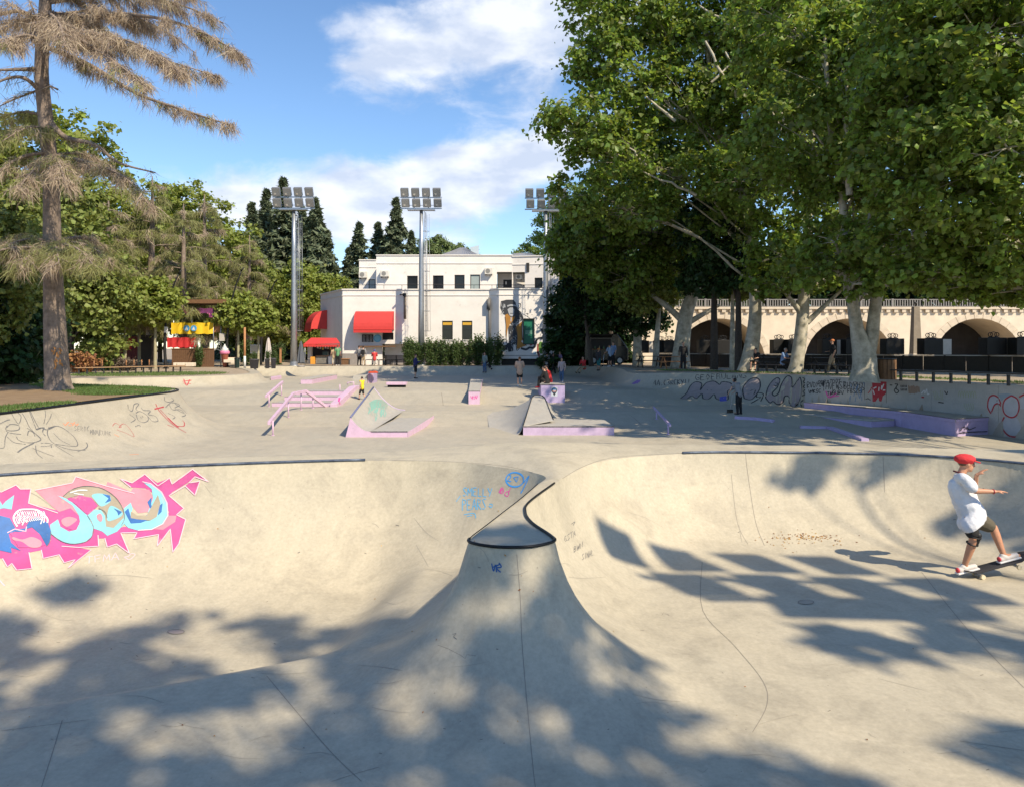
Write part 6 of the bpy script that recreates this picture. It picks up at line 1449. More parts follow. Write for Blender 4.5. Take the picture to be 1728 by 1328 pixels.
# ------------------------------------------------------------------ vegetation
def leaf_mesh(name, C, Nrm, size, shape='leaf', rg=None):
    """one mesh of many small leaves: centres, normals and sizes"""
    rg = rg or rng; n = len(C)
    Nrm = Nrm / (np.linalg.norm(Nrm, axis=1, keepdims=True) + 1e-9)
    r = rg.normal(size=(n, 3)); T = r - Nrm * (r * Nrm).sum(1, keepdims=True); T /= np.linalg.norm(T, axis=1, keepdims=True) + 1e-9
    B = np.cross(Nrm, T)
    if shape == 'leaf':          # lobed leaf, folded along its rib
        tv = np.array([(0, -.5, 0), (.52, -.18, .14), (.30, .22, .10), (0, .58, -.02), (-.30, .22, .10), (-.52, -.18, .14)]); tf = np.array([(0, 1, 2, 3), (0, 3, 4, 5)])
    elif shape == 'oval':
        tv = np.array([(0, -.5, 0), (.27, 0, .06), (0, .5, 0), (-.27, 0, .06)]); tf = np.array([(0, 1, 2, 3)])
    elif shape == 'spray':       # conifer spray
        tv = np.array([(0, -.5, 0), (.20, .0, -.05), (.0, .62, -.14), (-.20, .0, -.05)]); tf = np.array([(0, 1, 2, 3)])
    k = len(tv); s = np.asarray(size).reshape(-1, 1, 1)
    V = C[:, None, :] + s * (tv[None, :, 0:1] * T[:, None, :] + tv[None, :, 1:2] * B[:, None, :] + tv[None, :, 2:3] * Nrm[:, None, :])
    Q = (tf[None] + (np.arange(n) * k)[:, None, None]).reshape(-1, 4)
    return np_mesh(name, V.reshape(-1, 3), Q)
def strip_mesh(name, A, D, L, W):
    """hanging twigs: thin tapered strips from A along D"""
    n = len(A); D = D / np.linalg.norm(D, axis=1, keepdims=True); r = rng.normal(size=(n, 3)); S = np.cross(D, r); S /= np.linalg.norm(S, axis=1, keepdims=True) + 1e-9
    L = L[:, None]; W = W[:, None]; mid = A + D * L * .5 + np.array([0, 0, -.06]) * L
    V = np.stack([A - S * W, A + S * W, mid + S * W * .8, A + D * L + np.array([0, 0, -.16]) * L, mid - S * W * .8], 1)
    Q3 = np.stack([np.arange(n) * 5 + 0, np.arange(n) * 5 + 1, np.arange(n) * 5 + 2, np.arange(n) * 5 + 4], 1)
    T3 = np.stack([np.arange(n) * 5 + 4, np.arange(n) * 5 + 2, np.arange(n) * 5 + 3, np.arange(n) * 5 + 3], 1)
    me = bpy.data.meshes.new(name); V = V.reshape(-1, 3).astype(np.float32); tri = np.concatenate([Q3[:, [0, 1, 2]], Q3[:, [0, 2, 3]], T3[:, :3]], 0)
    return np_mesh(name, V, tri)
BARKP = mat('plane_bark', (.50, .46, .37), .85, col2=(.21, .20, .15), scale=3.2, bump=.3, bscale=18)
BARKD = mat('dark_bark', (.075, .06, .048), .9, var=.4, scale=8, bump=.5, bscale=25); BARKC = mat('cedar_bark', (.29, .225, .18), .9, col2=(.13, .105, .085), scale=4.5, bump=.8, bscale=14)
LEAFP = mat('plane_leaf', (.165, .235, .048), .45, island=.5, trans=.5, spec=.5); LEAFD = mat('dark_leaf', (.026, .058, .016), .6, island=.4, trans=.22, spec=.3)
LEAFB = mat('bright_leaf', (.225, .27, .06), .55, island=.35, trans=.38); LEAFM = mat('mid_leaf', (.19, .23, .058), .55, island=.38, trans=.33)
SPRUCE = mat('spruce_needle', (.12, .15, .085), .7, island=.4, trans=.12); PINEN = mat('pine_needle', (.15, .20, .07), .7, island=.35, trans=.2)
CEDG = mat('cedar_olive', (.235, .24, .095), .75, island=.4, trans=.25); CEDB = mat('cedar_brown', (.33, .265, .195), .85, island=.4, trans=.15)
def limb(mb, p, q, r0, r1, sag=0.0, n=6, jit=.12, sides=7):
    p = Vector(p); q = Vector(q); L = (q - p).length; pts = []
    for i in range(n + 1):
        t = i / n; v = p.lerp(q, t); k = math.sin(math.pi * t)
        v += Vector((random.gauss(0, jit), random.gauss(0, jit), random.gauss(0, jit) * .6)) * (L * .08 * k) + Vector((0, 0, sag * k * L)); pts.append(v)
    mb.tube(pts, list(np.linspace(r0, r1, n + 1)), sides, cap=False); return pts
def broadleaf(name, label, cat, base, trunk, lobes, nleaf, lsize, bark, leaf, r0, group=None, clump=1.0, shape='leaf', seed=1, tips=5, fill=.5, rz=0.0):
    """trunk: list of (x, y, z, r) relative to base; lobes: list of (x, y, z, rx, ry, rz) ellipsoids that make up the crown"""
    rg = np.random.default_rng(seed); random.seed(seed)
    root = empty(name, base, rz); tag(root, label, cat, group)
    mb = MB(); pts = [Vector(t[:3]) for t in trunk]; C = [Vector(p) for p in smooth_curve([tuple(p) for p in pts], False, 4)]; rr = np.interp(np.linspace(0, len(trunk) - 1, len(C)), range(len(trunk)), [t[3] for t in trunk])
    # root flare and uneven bole
    mb.tube(C, list(rr), 12, cap=False)
    top = C[-1]; vols = np.array([l[3] * l[4] * l[5] for l in lobes]) ** .67; w = vols / vols.sum(); Cs = []; Ns = []
    for li, l in enumerate(lobes):
        c = np.array(l[:3]); R = np.array(l[3:6])
        # nearest point on the trunk below the lobe
        cand = [p for p in C if p.z < c[2] - .1 * R[2]] or [C[-1]]; k = min(len(cand) - 1, max(len(cand) // 2, int(len(cand) * random.uniform(.6, 1.0)))); st = cand[k]; 
        rb = float(np.interp(C.index(st), range(len(C)), rr)) * .55
        d = (Vector(c) - st).length; rb *= min(1.0, 4.5 / max(d, .1)); main = limb(mb, st, Vector(c), max(rb, .05), max(rb * .35, .03), .06, 6, .25, 7)
        nc = max(6, int(nleaf * w[li] / (58 * clump)))
        u = rg.normal(size=(nc, 3)); u /= np.linalg.norm(u, axis=1, keepdims=True); rad = (fill + (1 - fill) * rg.random(nc) ** .5); cc = c + u * R * rad[:, None]
        cc = cc + rg.normal(size=cc.shape) * .12 * R.mean() * .5
        for j in range(min(tips * 3, nc)):
            a = main[random.randint(3, 6)]; limb(mb, a, Vector(cc[j]), max(rb * .22, .022), .010, .04, 4, .3, 5)
        per = int(nleaf * w[li] / nc) + 1
        for j in range(nc):
            m = max(8, int(per * rg.uniform(.5, 1.5))); cr = rg.uniform(.40, .82) * clump * (R.mean() / 3) ** .35
            o = rg.normal(size=(m, 3)) * np.array([.55, .55, .36]) * cr; Cs.append(cc[j] + o)
            nn = rg.normal(size=(m, 3)) * .75 + np.array([0, 0, .75]) + .5 * o / (np.linalg.norm(o, axis=1, keepdims=True) + .05) + .35 * (cc[j] - c) / R.mean(); Ns.append(nn)
    tr = mb.build('trunk', bark, root, True)
    Cs = np.concatenate(Cs); Ns = np.concatenate(Ns); sz = lsize * rg.uniform(.45, 1.4, len(Cs))
    cr = link_mesh('crown', leaf_mesh('crown', Cs, Ns, sz, shape, rg), leaf, root)
    return root
def again(src, base, rz, sc, label, name=None):
    r = copy_tree(src); r.location = base; r.rotation_euler = (0, 0, rz); r.scale = (sc, sc, sc) if not isinstance(sc, tuple) else sc; r['label'] = label
    return r
GP = 'plane trees along the right of the course'
def rel(base, pts, d):
    """trunk points given as photo pixels at distance d with a radius in metres, relative to the base"""
    out = []
    for x, y, r in pts: p = P(x, y, d) - Vector(base); out.append((p.x, p.y, p.z, r))
    return out
def lob(base, L):
    """crown lobes given as photo pixel centre, distance, radii in metres"""
    out = []
    for x, y, d, rx, ry, rz in L: p = P(x, y, d) - Vector(base); out.append((p.x, p.y, p.z, rx, ry, rz))
    return out
# the forked plane tree
b = Vector(gr(1458, 641)); d = b.y
t1 = broadleaf('plane_tree', 'thick pale plane tree forking into two trunks behind the graffiti wall', 'tree', b, rel(b, [(1458, 645, 0.63), (1459, 625, 0.50), (1458, 600, 0.47), (1446, 555, 0.27), (1438, 500, 0.23), (1434, 430, 0.21), (1420, 330, 0.16), (1400, 200, 0.12), (1392, 60, 0.07)], d),
               lob(b, [(1420, 120, d, 3.3, 3.5, 2.6), (1350, 230, d + 1, 3.0, 3.4, 2.0), (1500, 240, d - 1, 3.2, 3.0, 2.1), (1580, 320, d - 1, 3.0, 2.6, 1.7), (1440, 340, d + 2, 2.8, 3, 1.5), (1330, 40, d + 2, 3.0, 3, 2.0), (1520, 20, d, 3.2, 3.5, 2.6), (1600, 130, d, 3.4, 3, 2.6), (1660, 400, d + 2, 2.6, 2.5, 1.5), (1410, 410, d - 1.5, 1.7, 1.6, 1.0), (1475, 425, d - 2, 1.6, 1.6, .8), (1380, 455, d - 1, 1.3, 1.3, .7), (1440, 480, d - 2, 1.0, 1.0, .5), (1500, 480, d + 2, 1.6, 1.6, .6)]), 44000, .21, BARKP, LEAFP, .6, GP, .82, seed=11)
mb = MB(); L = [P(x, y, d) - b for x, y in ((1460, 612), (1470, 575), (1477, 520), (1486, 450), (1500, 360), (1520, 260))]; mb.tube([Vector(p) for p in smooth_curve([tuple(p) for p in L], False, 4)], list(np.linspace(.31, .14, 21)), 12); mb.build('second_trunk', BARKP, t1, True)
# second and third planes, leaning one
b = Vector(gr(1345, 628.5)); d = b.y
t2 = broadleaf('plane_tree', 'straight pale plane tree with sunlit foot left of the forked one', 'tree', b, rel(b, [(1341, 632, 0.45), (1345, 610, 0.36), (1353, 550, 0.33), (1358, 480, 0.30), (1362, 400, 0.23), (1368, 300, 0.19), (1372, 180, 0.14), (1380, 40, 0.09)], d),
               lob(b, [(1370, 60, d, 4.2, 4, 3.4), (1300, 160, d, 3.6, 3.6, 2.6), (1430, 190, d + 2, 3.6, 3.6, 2.6), (1290, 300, d - 1, 3.4, 3.2, 2.0), (1390, 390, d + 2, 3.4, 3.2, 1.7), (1330, 430, d - 2, 2.4, 2.4, 1.1), (1460, 430, d + 3, 3.2, 3, 1.3), (1290, 0, d + 1, 3.8, 4, 3), (1310, 480, d - 1, 1.6, 1.6, .7), (1400, 470, d, 1.6, 1.6, .8)]), 42000, .23, BARKP, LEAFP, .5, GP, .9, seed=12)
for l_ in (((1362, 545), (1420, 490), .17, .08), ((1360, 420), (1440, 330), .13, .05)): mb = MB(); limb(mb, P(*l_[0], d) - b, P(*l_[1], d) - b, l_[2], l_[3], 0, 5); mb.build('side_limb', BARKP, t2, True)
b = Vector(gr(1264, 626.5)); d = b.y
t3 = broadleaf('plane_tree', 'broad leaning plane tree with mottled bark in the middle of the row', 'tree', b, rel(b, [(1260, 629, 0.58), (1266, 600, 0.46), (1274, 540, 0.37), (1273, 480, 0.31), (1264, 380, 0.24), (1240, 290, 0.18), (1205, 180, 0.13), (1190, 40, 0.09)], d),
               lob(b, [(1190, 60, d, 3.6, 3.4, 2.6), (1120, 170, d - 1, 3.2, 3.2, 2.2), (1235, 170, d + 1, 3.2, 3.2, 2.4), (1140, 300, d - 1, 2.9, 2.8, 1.7), (1255, 290, d + 2, 2.8, 2.8, 1.7), (1090, 30, d, 3.2, 3.2, 2.4), (1230, 390, d + 1, 2.4, 2.4, 1.3), (1270, -40, d, 3, 3, 2.4), (985, 210, d - 2, 2.2, 2.6, 1.6), (1045, 120, d - 1, 2.9, 2.9, 2.2), (1040, 260, d - 2, 2.6, 2.6, 1.7), (950, 215, d - 2, 1.3, 1.6, .9), (1035, 10, d - 1, 2.8, 2.8, 2.2), (980, 330, d - 1, 1.8, 2.2, 1.2), (1065, 350, d - 1, 2.2, 2.4, 1.3), (1000, 100, d - 1, 1.6, 1.8, 1.3)]), 44000, .24, BARKP, LEAFP, .6, GP, 1.1, seed=13)
mb = MB(); limb(mb, P(1268, 355, d) - b, P(1215, 290, d) - b, .16, .07, 0, 5); mb.build('side_limb', BARKP, t3, True)
b = Vector(gr(1150, 618)); b.y = 53.0; b.x = (1150 - CX) * 53 / F; d = 53.0
t4 = broadleaf('plane_tree', 'big plane tree whose mottled trunk leans right behind the dark standing person', 'tree', b, rel(b, [(1148, 626, 0.78), (1150, 590, 0.57), (1158, 530, 0.48), (1175, 470, 0.41), (1168, 400, 0.33), (1135, 320, 0.23), (1110, 250, 0.15)], d),
               lob(b, [(1080, 300, d - 2, 3.4, 3.2, 2.2), (1000, 400, d, 2.8, 3.0, 2.2), (1100, 390, d, 3.2, 3.2, 2.0), (1060, 470, d + 1, 3.0, 3.0, 1.5), (1130, 230, d - 1, 3.2, 3.2, 2.4), (965, 420, d + 1, 1.7, 2.4, 1.8), (1150, 420, d + 1, 2.6, 2.6, 1.5)]), 34000, .27, BARKP, LEAFP, .7, GP, 1.15, seed=14)
for l_ in (((1162, 545), (1215, 515), .22, .10), ((1110, 265), (1070, 240), .14, .06), ((1090, 200), (1045, 150), .1, .05)): mb = MB(); limb(mb, P(*l_[0], d) - b, P(*l_[1], d) - b, l_[2], l_[3], 0, 5); mb.build('side_limb', BARKP, t4, True)
def show_limbs(t, dd, L):
    bb = Vector(t.location)
    for (x0, y0, x1, y1, r) in L:
        m_ = MB(); limb(m_, P(x0, y0, dd) - bb, P(x1, y1, dd) - bb, r, r * .45, .0, 6, .3, 7); m_.build('limb', BARKP, t, True)
show_limbs(t3, 40.8, [(1262, 200, 1190, 70, .13), (1275, 165, 1222, 85, .10), (1140, 205, 1085, 160, .09), (1200, 140, 1290, 60, .07), (1255, 60, 1180, 10, .10), (1175, 330, 1085, 290, .08), (1090, 280, 1050, 235, .07)])
show_limbs(t2, 38.6, [(1428, 250, 1418, 40, .15), (1425, 180, 1330, 165, .10), (1330, 240, 1300, 185, .08), (1330, 230, 1310, 165, .09), (1420, 40, 1405, -40, .12), (1425, 110, 1500, 10, .08)])
show_limbs(t1, 31.0, [(1434, 330, 1425, 120, .14), (1425, 230, 1475, 120, .08), (1428, 290, 1370, 220, .08)])
# near tree whose branches hang in from the right
b = Vector((20.6, 26.5, .3)); d = 25.0
t5 = broadleaf('plane_tree', 'dark plane tree just out of frame whose low boughs hang in at upper right', 'tree', b, [(0, 0, 0, .6), (.1, 0, 2.5, .48), (-.2, -.2, 5, .42), (-.5, -.4, 8, .34), (-.6, -.6, 11, .22), (-.4, -.8, 14, .12)],
               lob(b, [(1660, 60, 23, 3.0, 3.0, 2.2), (1580, 200, 24, 2.4, 2.6, 1.8), (1700, 250, 22, 2.6, 2.6, 2.0), (1620, 330, 24, 2.3, 2.4, 1.3), (1720, 420, 24, 2.2, 2.4, 1.0), (1560, 90, 25, 2.2, 2.4, 1.6), (1640, 440, 26, 2.0, 2.0, .8), (1800, 150, 25, 3.4, 3.2, 2.8), (1850, 380, 24, 3.0, 3, 1.6), (1750, -80, 25, 3.6, 3.4, 2.4), (1600, -60, 24, 2.8, 3, 2.0), (1520, 170, 25, 1.6, 1.8, 1.2), (1530, 400, 26, 1.5, 1.6, .9), (1590, 468, 26, 1.4, 1.4, .55), (1700, 485, 26, 1.6, 1.5, .5), (1640, 480, 27, 1.5, 1.5, .5), (1530, 470, 27, 1.0, 1.2, .4), (1510, 300, 25, 1.4, 1.6, 1.0)]), 54000, .19, BARKP, MATS['plane_leaf'], .6, GP, .8, seed=15)
# trees outside the picture on the right; their shade falls across the course and the bowl
again(t2, (31, 33, .3), 1.2, .9, 'plane tree outside the picture behind the counters')
def sunward(gx, gy, gz_, z):
    """where a bough at height z stands so that its shade falls on (gx, gy)"""
    k = (z - gz_) / SUN_DIR.z; return (gx + SUN_DIR.x * k, gy + SUN_DIR.y * k, z)
def shade_tree(base, label, targets, n, seed, h):
    b = Vector(base); L = []
    for gx, gy, z, rx, ry, rz in targets:
        p = sunward(gx, gy, -1.15, z); L.append((p[0] - b.x, p[1] - b.y, p[2], rx, ry, rz))
    return broadleaf('plane_tree', label, 'tree', b, [(0, 0, -.05, .42), (0, 0, 3, .32), (.1, .1, h * .6, .2), (.1, .2, h, .08)], L, n, .22, BARKP, LEAFP, .4, GP, .62, seed=seed)
shade_tree((14.5, -12.5, 0), 'tall plane tree outside the picture behind the bowl', [(-.6, 6.0, 19, 1.5, 1.4, 1.1), (-2.6, 5.6, 20, 1.6, 1.5, 1.2), (.9, 5.2, 18, 1.2, 1.2, .9), (-4.6, 6.8, 20, 1.6, 1.4, 1.2), (-2.8, 7.4, 21, 1.5, 1.2, 1.1), (-6.2, 7.6, 20, 1.4, 1.2, 1.1), (-4.6, 8.3, 22, 1.2, .8, .8), (-5.0, 5.0, 19, 1.6, 1.4, 1.0), (-1.0, 4.0, 18, 1.8, 1.5, 1.0), (1.3, 3.9, 17, 1.2, 1.2, .9), (-3.6, 3.4, 18, 1.8, 1.5, 1.0), (-1.0, 6.9, 20, 1.0, .8, .8), (.15, 6.1, 19, .9, .6, .6), (.4, 5.0, 18, 1.0, .9, .7)], 6300, 21, 19)
shade_tree((24.5, 11.5, .2), 'tall plane tree outside the picture right of the course', [(2.6, 24, 15, 1.8, .7, .6), (6, 22.8, 15, 2.0, .8, .7), (9.5, 24.5, 15, 2.2, 1.0, .8), (13, 22.5, 14, 2.2, 1.0, .8), (4.5, 27.6, 16, 2.0, .8, .7), (8.5, 28.6, 16, 2.2, 1.0, .8), (12.6, 27, 15, 2.2, 1.0, .8), (3.5, 31, 16, 1.8, .8, .7), (7.5, 32.5, 17, 2.2, 1.0, .8), (12, 32, 16, 2.2, 1.2, .9), (15.5, 29.5, 15, 2.0, 1.4, .9), (10.5, 36, 17, 2.2, 1.2, .9)], 9500, 23, 14)
shade_tree((19.5, -7.0, 0), 'tall plane tree outside the picture right of the bowl', [(3.6, 7.25, 15, 1.1, .35, .35), (5.2, 6.75, 16, 1.3, .5, .45), (6.7, 6.1, 16, 1.4, .65, .55), (5.4, 5.4, 17, 1.1, .45, .45), (7.4, 9.6, 15, 1.1, .8, .6), (6.9, 10.9, 16, .9, .7, .6), (8.6, 7.6, 15, 1.3, 1.2, .8), (4.2, 5.0, 17, 1.1, .5, .5), (8.3, 12.6, 16, 1.6, .6, .6), (4.5, 12.4, 16, 1.2, .25, .3)], 4200, 22, 15)
# thin dark trees under the planes
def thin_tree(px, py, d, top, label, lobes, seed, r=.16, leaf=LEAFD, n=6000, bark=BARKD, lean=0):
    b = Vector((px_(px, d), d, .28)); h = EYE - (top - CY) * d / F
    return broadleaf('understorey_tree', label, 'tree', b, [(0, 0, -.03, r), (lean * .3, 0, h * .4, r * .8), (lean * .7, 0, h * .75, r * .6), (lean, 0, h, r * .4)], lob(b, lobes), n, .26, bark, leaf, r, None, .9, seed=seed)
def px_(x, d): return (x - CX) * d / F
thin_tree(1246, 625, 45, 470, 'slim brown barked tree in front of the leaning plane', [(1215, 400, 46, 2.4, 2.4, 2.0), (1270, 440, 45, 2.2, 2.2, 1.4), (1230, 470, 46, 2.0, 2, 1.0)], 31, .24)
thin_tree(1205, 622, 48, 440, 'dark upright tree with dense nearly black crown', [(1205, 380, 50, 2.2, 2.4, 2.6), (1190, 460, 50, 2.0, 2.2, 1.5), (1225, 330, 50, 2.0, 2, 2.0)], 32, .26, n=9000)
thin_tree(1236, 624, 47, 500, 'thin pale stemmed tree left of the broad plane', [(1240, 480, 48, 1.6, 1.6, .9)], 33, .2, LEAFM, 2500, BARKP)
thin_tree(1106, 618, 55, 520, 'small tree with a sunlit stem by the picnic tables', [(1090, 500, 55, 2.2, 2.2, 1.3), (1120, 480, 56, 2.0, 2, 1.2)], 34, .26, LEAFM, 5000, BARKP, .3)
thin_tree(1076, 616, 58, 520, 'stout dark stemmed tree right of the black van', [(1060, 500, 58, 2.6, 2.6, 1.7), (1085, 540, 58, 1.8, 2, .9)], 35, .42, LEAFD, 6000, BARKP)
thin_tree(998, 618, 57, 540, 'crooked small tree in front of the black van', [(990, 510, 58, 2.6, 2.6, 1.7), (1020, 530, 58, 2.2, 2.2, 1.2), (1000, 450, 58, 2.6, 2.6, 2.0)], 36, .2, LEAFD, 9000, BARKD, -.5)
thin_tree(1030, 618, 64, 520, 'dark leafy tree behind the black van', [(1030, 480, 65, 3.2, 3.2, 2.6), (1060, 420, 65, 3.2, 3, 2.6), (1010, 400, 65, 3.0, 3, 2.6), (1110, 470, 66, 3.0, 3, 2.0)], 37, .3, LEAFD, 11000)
# dark juniper against the building corner
def conifer(name, label, base, H, Rb, n, leaf, seed, group=None, droop=.35, skirt=.06, sz=.55, power=.9, trunk_r=.2, gaps=.25):
    rg = np.random.default_rng(seed); random.seed(seed); root = empty(name, base); tag(root, label, 'tree', group); mb = MB(); mb.tube([(0, 0, -.05), (0, 0, H * .5), (0, 0, H * .98)], [trunk_r, trunk_r * .6, .02], 8, cap=False)
    Cs = []; Ns = []; nb = int(H * 9); per = max(10, n // nb)
    for k in range(nb):
        t = (k + rg.random()) / nb; z = H * (skirt + (1 - skirt) * t); r = Rb * (1 - t) ** power * rg.uniform(.62, 1.12) + .12; a = rg.random() * 6.283
        dirv = np.array([math.cos(a), math.sin(a), 0]); e = dirv * r + np.array([0, 0, -droop * r]); mb.tube([(0, 0, z), tuple(e * .5 + np.array([0, 0, z + .05 * r])), tuple(e + np.array([0, 0, z]))], [.045, .025, .008], 4, cap=False)
        m = int(per * (.4 + r / Rb)); s = rg.random(m) ** .7; lat = rg.normal(size=m) * .16 * r * (1.1 - s * .6); perp = np.array([-dirv[1], dirv[0], 0])
        p = np.array([0, 0, z]) + s[:, None] * e + lat[:, None] * perp + rg.normal(size=(m, 3)) * np.array([.05, .05, .09]) * (1 + r * .3); p[:, 2] -= np.abs(lat) * .5
        Cs.append(p); Ns.append(rg.normal(size=(m, 3)) * .5 + np.array([0, 0, .9]) + .4 * dirv)
    mb.build('trunk', BARKD, root, True); Cs = np.concatenate(Cs); Ns = np.concatenate(Ns)
    link_mesh('crown', leaf_mesh('crown', Cs, Ns, sz * rg.uniform(.6, 1.3, len(Cs)), 'spray', rg), leaf, root); return root
conifer('juniper_tree', 'dark upright juniper against the right corner of the building', Vector((px_(958, 62.5), 62.5, .28)), 8.4, 2.3, 9000, LEAFD, 41, None, .1, .03, .5, .55, .2)
again(bpy.data.objects['juniper_tree'], (px_(985, 66), 66, .28), 1.3, 1.15, 'second dark juniper behind the first, beside the van')
again(bpy.data.objects['juniper_tree'], (px_(1043, 69), 69, .28), 2.3, 1.0, 'dark juniper rising right behind the black van'); again(bpy.data.objects['juniper_tree'], (px_(1012, 70), 70, .28), .3, 1.3, 'tall dark juniper behind the left end of the van')
# far spruces
GS = 'far dark spruces behind the building'
sp1 = conifer('spruce_tree', 'tallest far spruce behind the left mast head', Vector((px_(478, 104), 104, 0)), EYE + (588 - 303) * 104 / F, 7.2, 17000, SPRUCE, 51, GS, .28, .1, 1.05, 1.0, .35)
sp2 = conifer('spruce_tree', 'narrow far spruce just right of the left mast head', Vector((px_(532, 100), 100, 0)), EYE + (588 - 337) * 100 / F, 6.6, 16000, SPRUCE, 52, GS, .28, .1, 1.0, .98, .3)
for x, dd, top, src, lb in ((450, 108, 322, sp1, 'far spruce at the left of the mast head'), (510, 108, 352, sp2, 'far spruce directly behind the left mast ladder'), (553, 104, 390, sp1, 'far spruce at the right end of the left clump'), (606, 112, 378, sp2, 'leftmost of the three spruces above the white roof'), (638, 116, 378, sp2, 'middle of the three spruces above the white roof'), (668, 112, 336, sp1, 'tall spruce behind the middle mast'), (425, 100, 345, sp2, 'far spruce above the olive cedar'), (694, 118, 392, sp1, 'spruce half hidden by the middle mast'), (588, 118, 420, sp2, 'low spruce left of the white roof')):
    h0 = EYE + (588 - (303 if src is sp1 else 337)) * (104 if src is sp1 else 100) / F; again(src, (px_(x, dd), dd, 0), random.uniform(0, 6), (EYE + (588 - top) * dd / F) / h0, lb)
def round_tree(name, label, px, d, y_top, y_bot, half, leaf, seed, n=9000, sz=.34, bark=BARKD, group=None, shape='leaf', tr=.22, clump=1.1, z0=.1):
    b = Vector((px_(px, d), d, z0)); zt = EYE - (y_top - CY) * d / F; zb = EYE - (y_bot - CY) * d / F; R = half * d / F; h = zt - zb; rg = random.Random(seed); L = []
    for k in range(6):
        a = k * 1.05 + rg.random(); f = rg.uniform(.35, .6); L.append((R * f * math.cos(a), R * f * math.sin(a) * .9, zb + h * rg.uniform(.25, .72), R * rg.uniform(.5, .66), R * rg.uniform(.5, .66), h * rg.uniform(.22, .32)))
    L.append((0, 0, zb + h * .74, R * .55, R * .55, h * .26)); zb2 = max(zb, .6)
    return broadleaf(name, label, 'tree', b, [(0, 0, -.05, tr), (0, 0, zb2 * .6, tr * .85), (0, 0, zb + h * .4, tr * .6), (0, 0, zb + h * .7, tr * .3)], L, n, sz, bark, leaf, tr, group, clump, shape, seed)
PEND = []
# bright trees and stone pines round the building
gt = round_tree('leafy_tree', 'bright green tree between the left mast and the building', 508, 82, 440, 600, 62, LEAFB, 61, 20000, .30)
again(gt, (px_(560, 92), 92, 0), 2., .95, 'bright green tree directly left of the building'); again(gt, (px_(450, 90), 90, 0), 4., 1.0, 'bright green tree behind the cream parasol')
for i, (x, s_, l2) in enumerate(((688, 1.02, 'hedge bush at the left end of the hedge'), (733, .95, 'hedge bush before the overhang wall'), (751, .92, 'hedge bush in front of the left tall window'), (769, .95, 'hedge bush between the window and the loose bush'), (790, 1.0, 'hedge bush at the right end of the hedge'))): PEND.append((x, s_, l2, i))
sp = round_tree('stone_pine', 'round topped stone pine showing above the white roof', 728, 105, 400, 470, 42, PINEN, 62, 9000, .4, shape='spray', tr=.4); again(sp, (px_(775, 112), 112, 0), 1., 1.0, 'second stone pine above the roof, right of the first')
again(t1, (px_(905, 92), 92, 0), 1.0, .62, 'leafy tree just showing right of the roof'); again(t2, (px_(960, 84), 84, .2), 2.5, .8, 'tall plane tree behind the junipers')
# greenery behind the bridge and under its arches
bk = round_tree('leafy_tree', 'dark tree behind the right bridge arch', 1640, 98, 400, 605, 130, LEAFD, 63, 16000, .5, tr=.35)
for x, dd, lb in ((1430, 98, 'dark tree behind the middle bridge arch'), (1215, 98, 'dark tree behind the left bridge arch'), (1540, 104, 'dark tree above the bridge between its arches'), (1320, 104, 'dark tree above the bridge left of the second trunk'), (1750, 104, 'dark tree above the bridge at the right edge'), (1110, 92, 'dark tree left of the bridge end')): again(bk, (px_(x, dd), dd, .1), x * .01, random.uniform(.9, 1.1), lb)
# low greenery wall seen through the arches
# ------------------------------------------------------------------ left side: wood behind the plaza
GL = 'green trees behind the plaza'
la = round_tree('leafy_tree', 'dense green tree right behind the cedar trunk', 120, 52, 300, 590, 95, LEAFM, 71, 26000, .27, group=GL); lb_ = round_tree('leafy_tree', 'bright green tree high behind the cedar at left edge', 60, 62, 190, 560, 140, LEAFB, 72, 25000, .33, group=GL, tr=.3)
again(la, (px_(10, 38), 38, 0), 1.1, .75, 'dark shaded tree filling the left picture edge'); again(la, (px_(-40, 33), 33, 0), 2.4, .7, 'shaded tree just outside the left picture edge'); again(lb_, (px_(190, 74), 74, 0), 2., .85, 'green tree behind the market kiosks'); again(la, (px_(270, 80), 80, 0), 3., 1.2, 'tall green tree behind the timber stage'); again(lb_, (px_(330, 84), 84, 0), 4., .95, 'green tree behind the pink hanging'); again(la, (px_(400, 86), 86, 0), .5, 1.1, 'green tree behind the ice cream figure'); again(lb_, (px_(20, 80), 80, 0), .9, 1.0, 'far green tree at the left edge')
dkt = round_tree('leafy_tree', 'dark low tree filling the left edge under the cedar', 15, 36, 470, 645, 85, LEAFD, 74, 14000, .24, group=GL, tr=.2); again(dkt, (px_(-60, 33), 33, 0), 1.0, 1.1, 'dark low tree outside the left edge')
GY = 'young street trees on the plaza'
yt = round_tree('young_tree', 'young broad leaved tree with pale stem left of the lamp post', 262, 56, 470, 562, 44, LEAFB, 73, 7000, .30, mat('pale_stem', (.36, .33, .22), .8, var=.2), GY, tr=.13)
for x, dd, s_, l2 in ((211, 55, 1.0, 'young tree with pale stem before the red kiosk'), (318, 67, .95, 'young tree rising behind the yellow banner'), (402, 61, .9, 'young tree right of the second lamp post'), (160, 56, .95, 'young tree behind the brown shrub'), (235, 60, 1.0, 'young tree between the two market kiosks'), (352, 68, .85, 'young tree behind the stage posts')): again(yt, (px_(x, dd), dd, .1), x * .7, s_, l2)
again(yt, (px_(436, 61), 61, .1), .4, .8, 'small grey green tree beside the cream parasol')
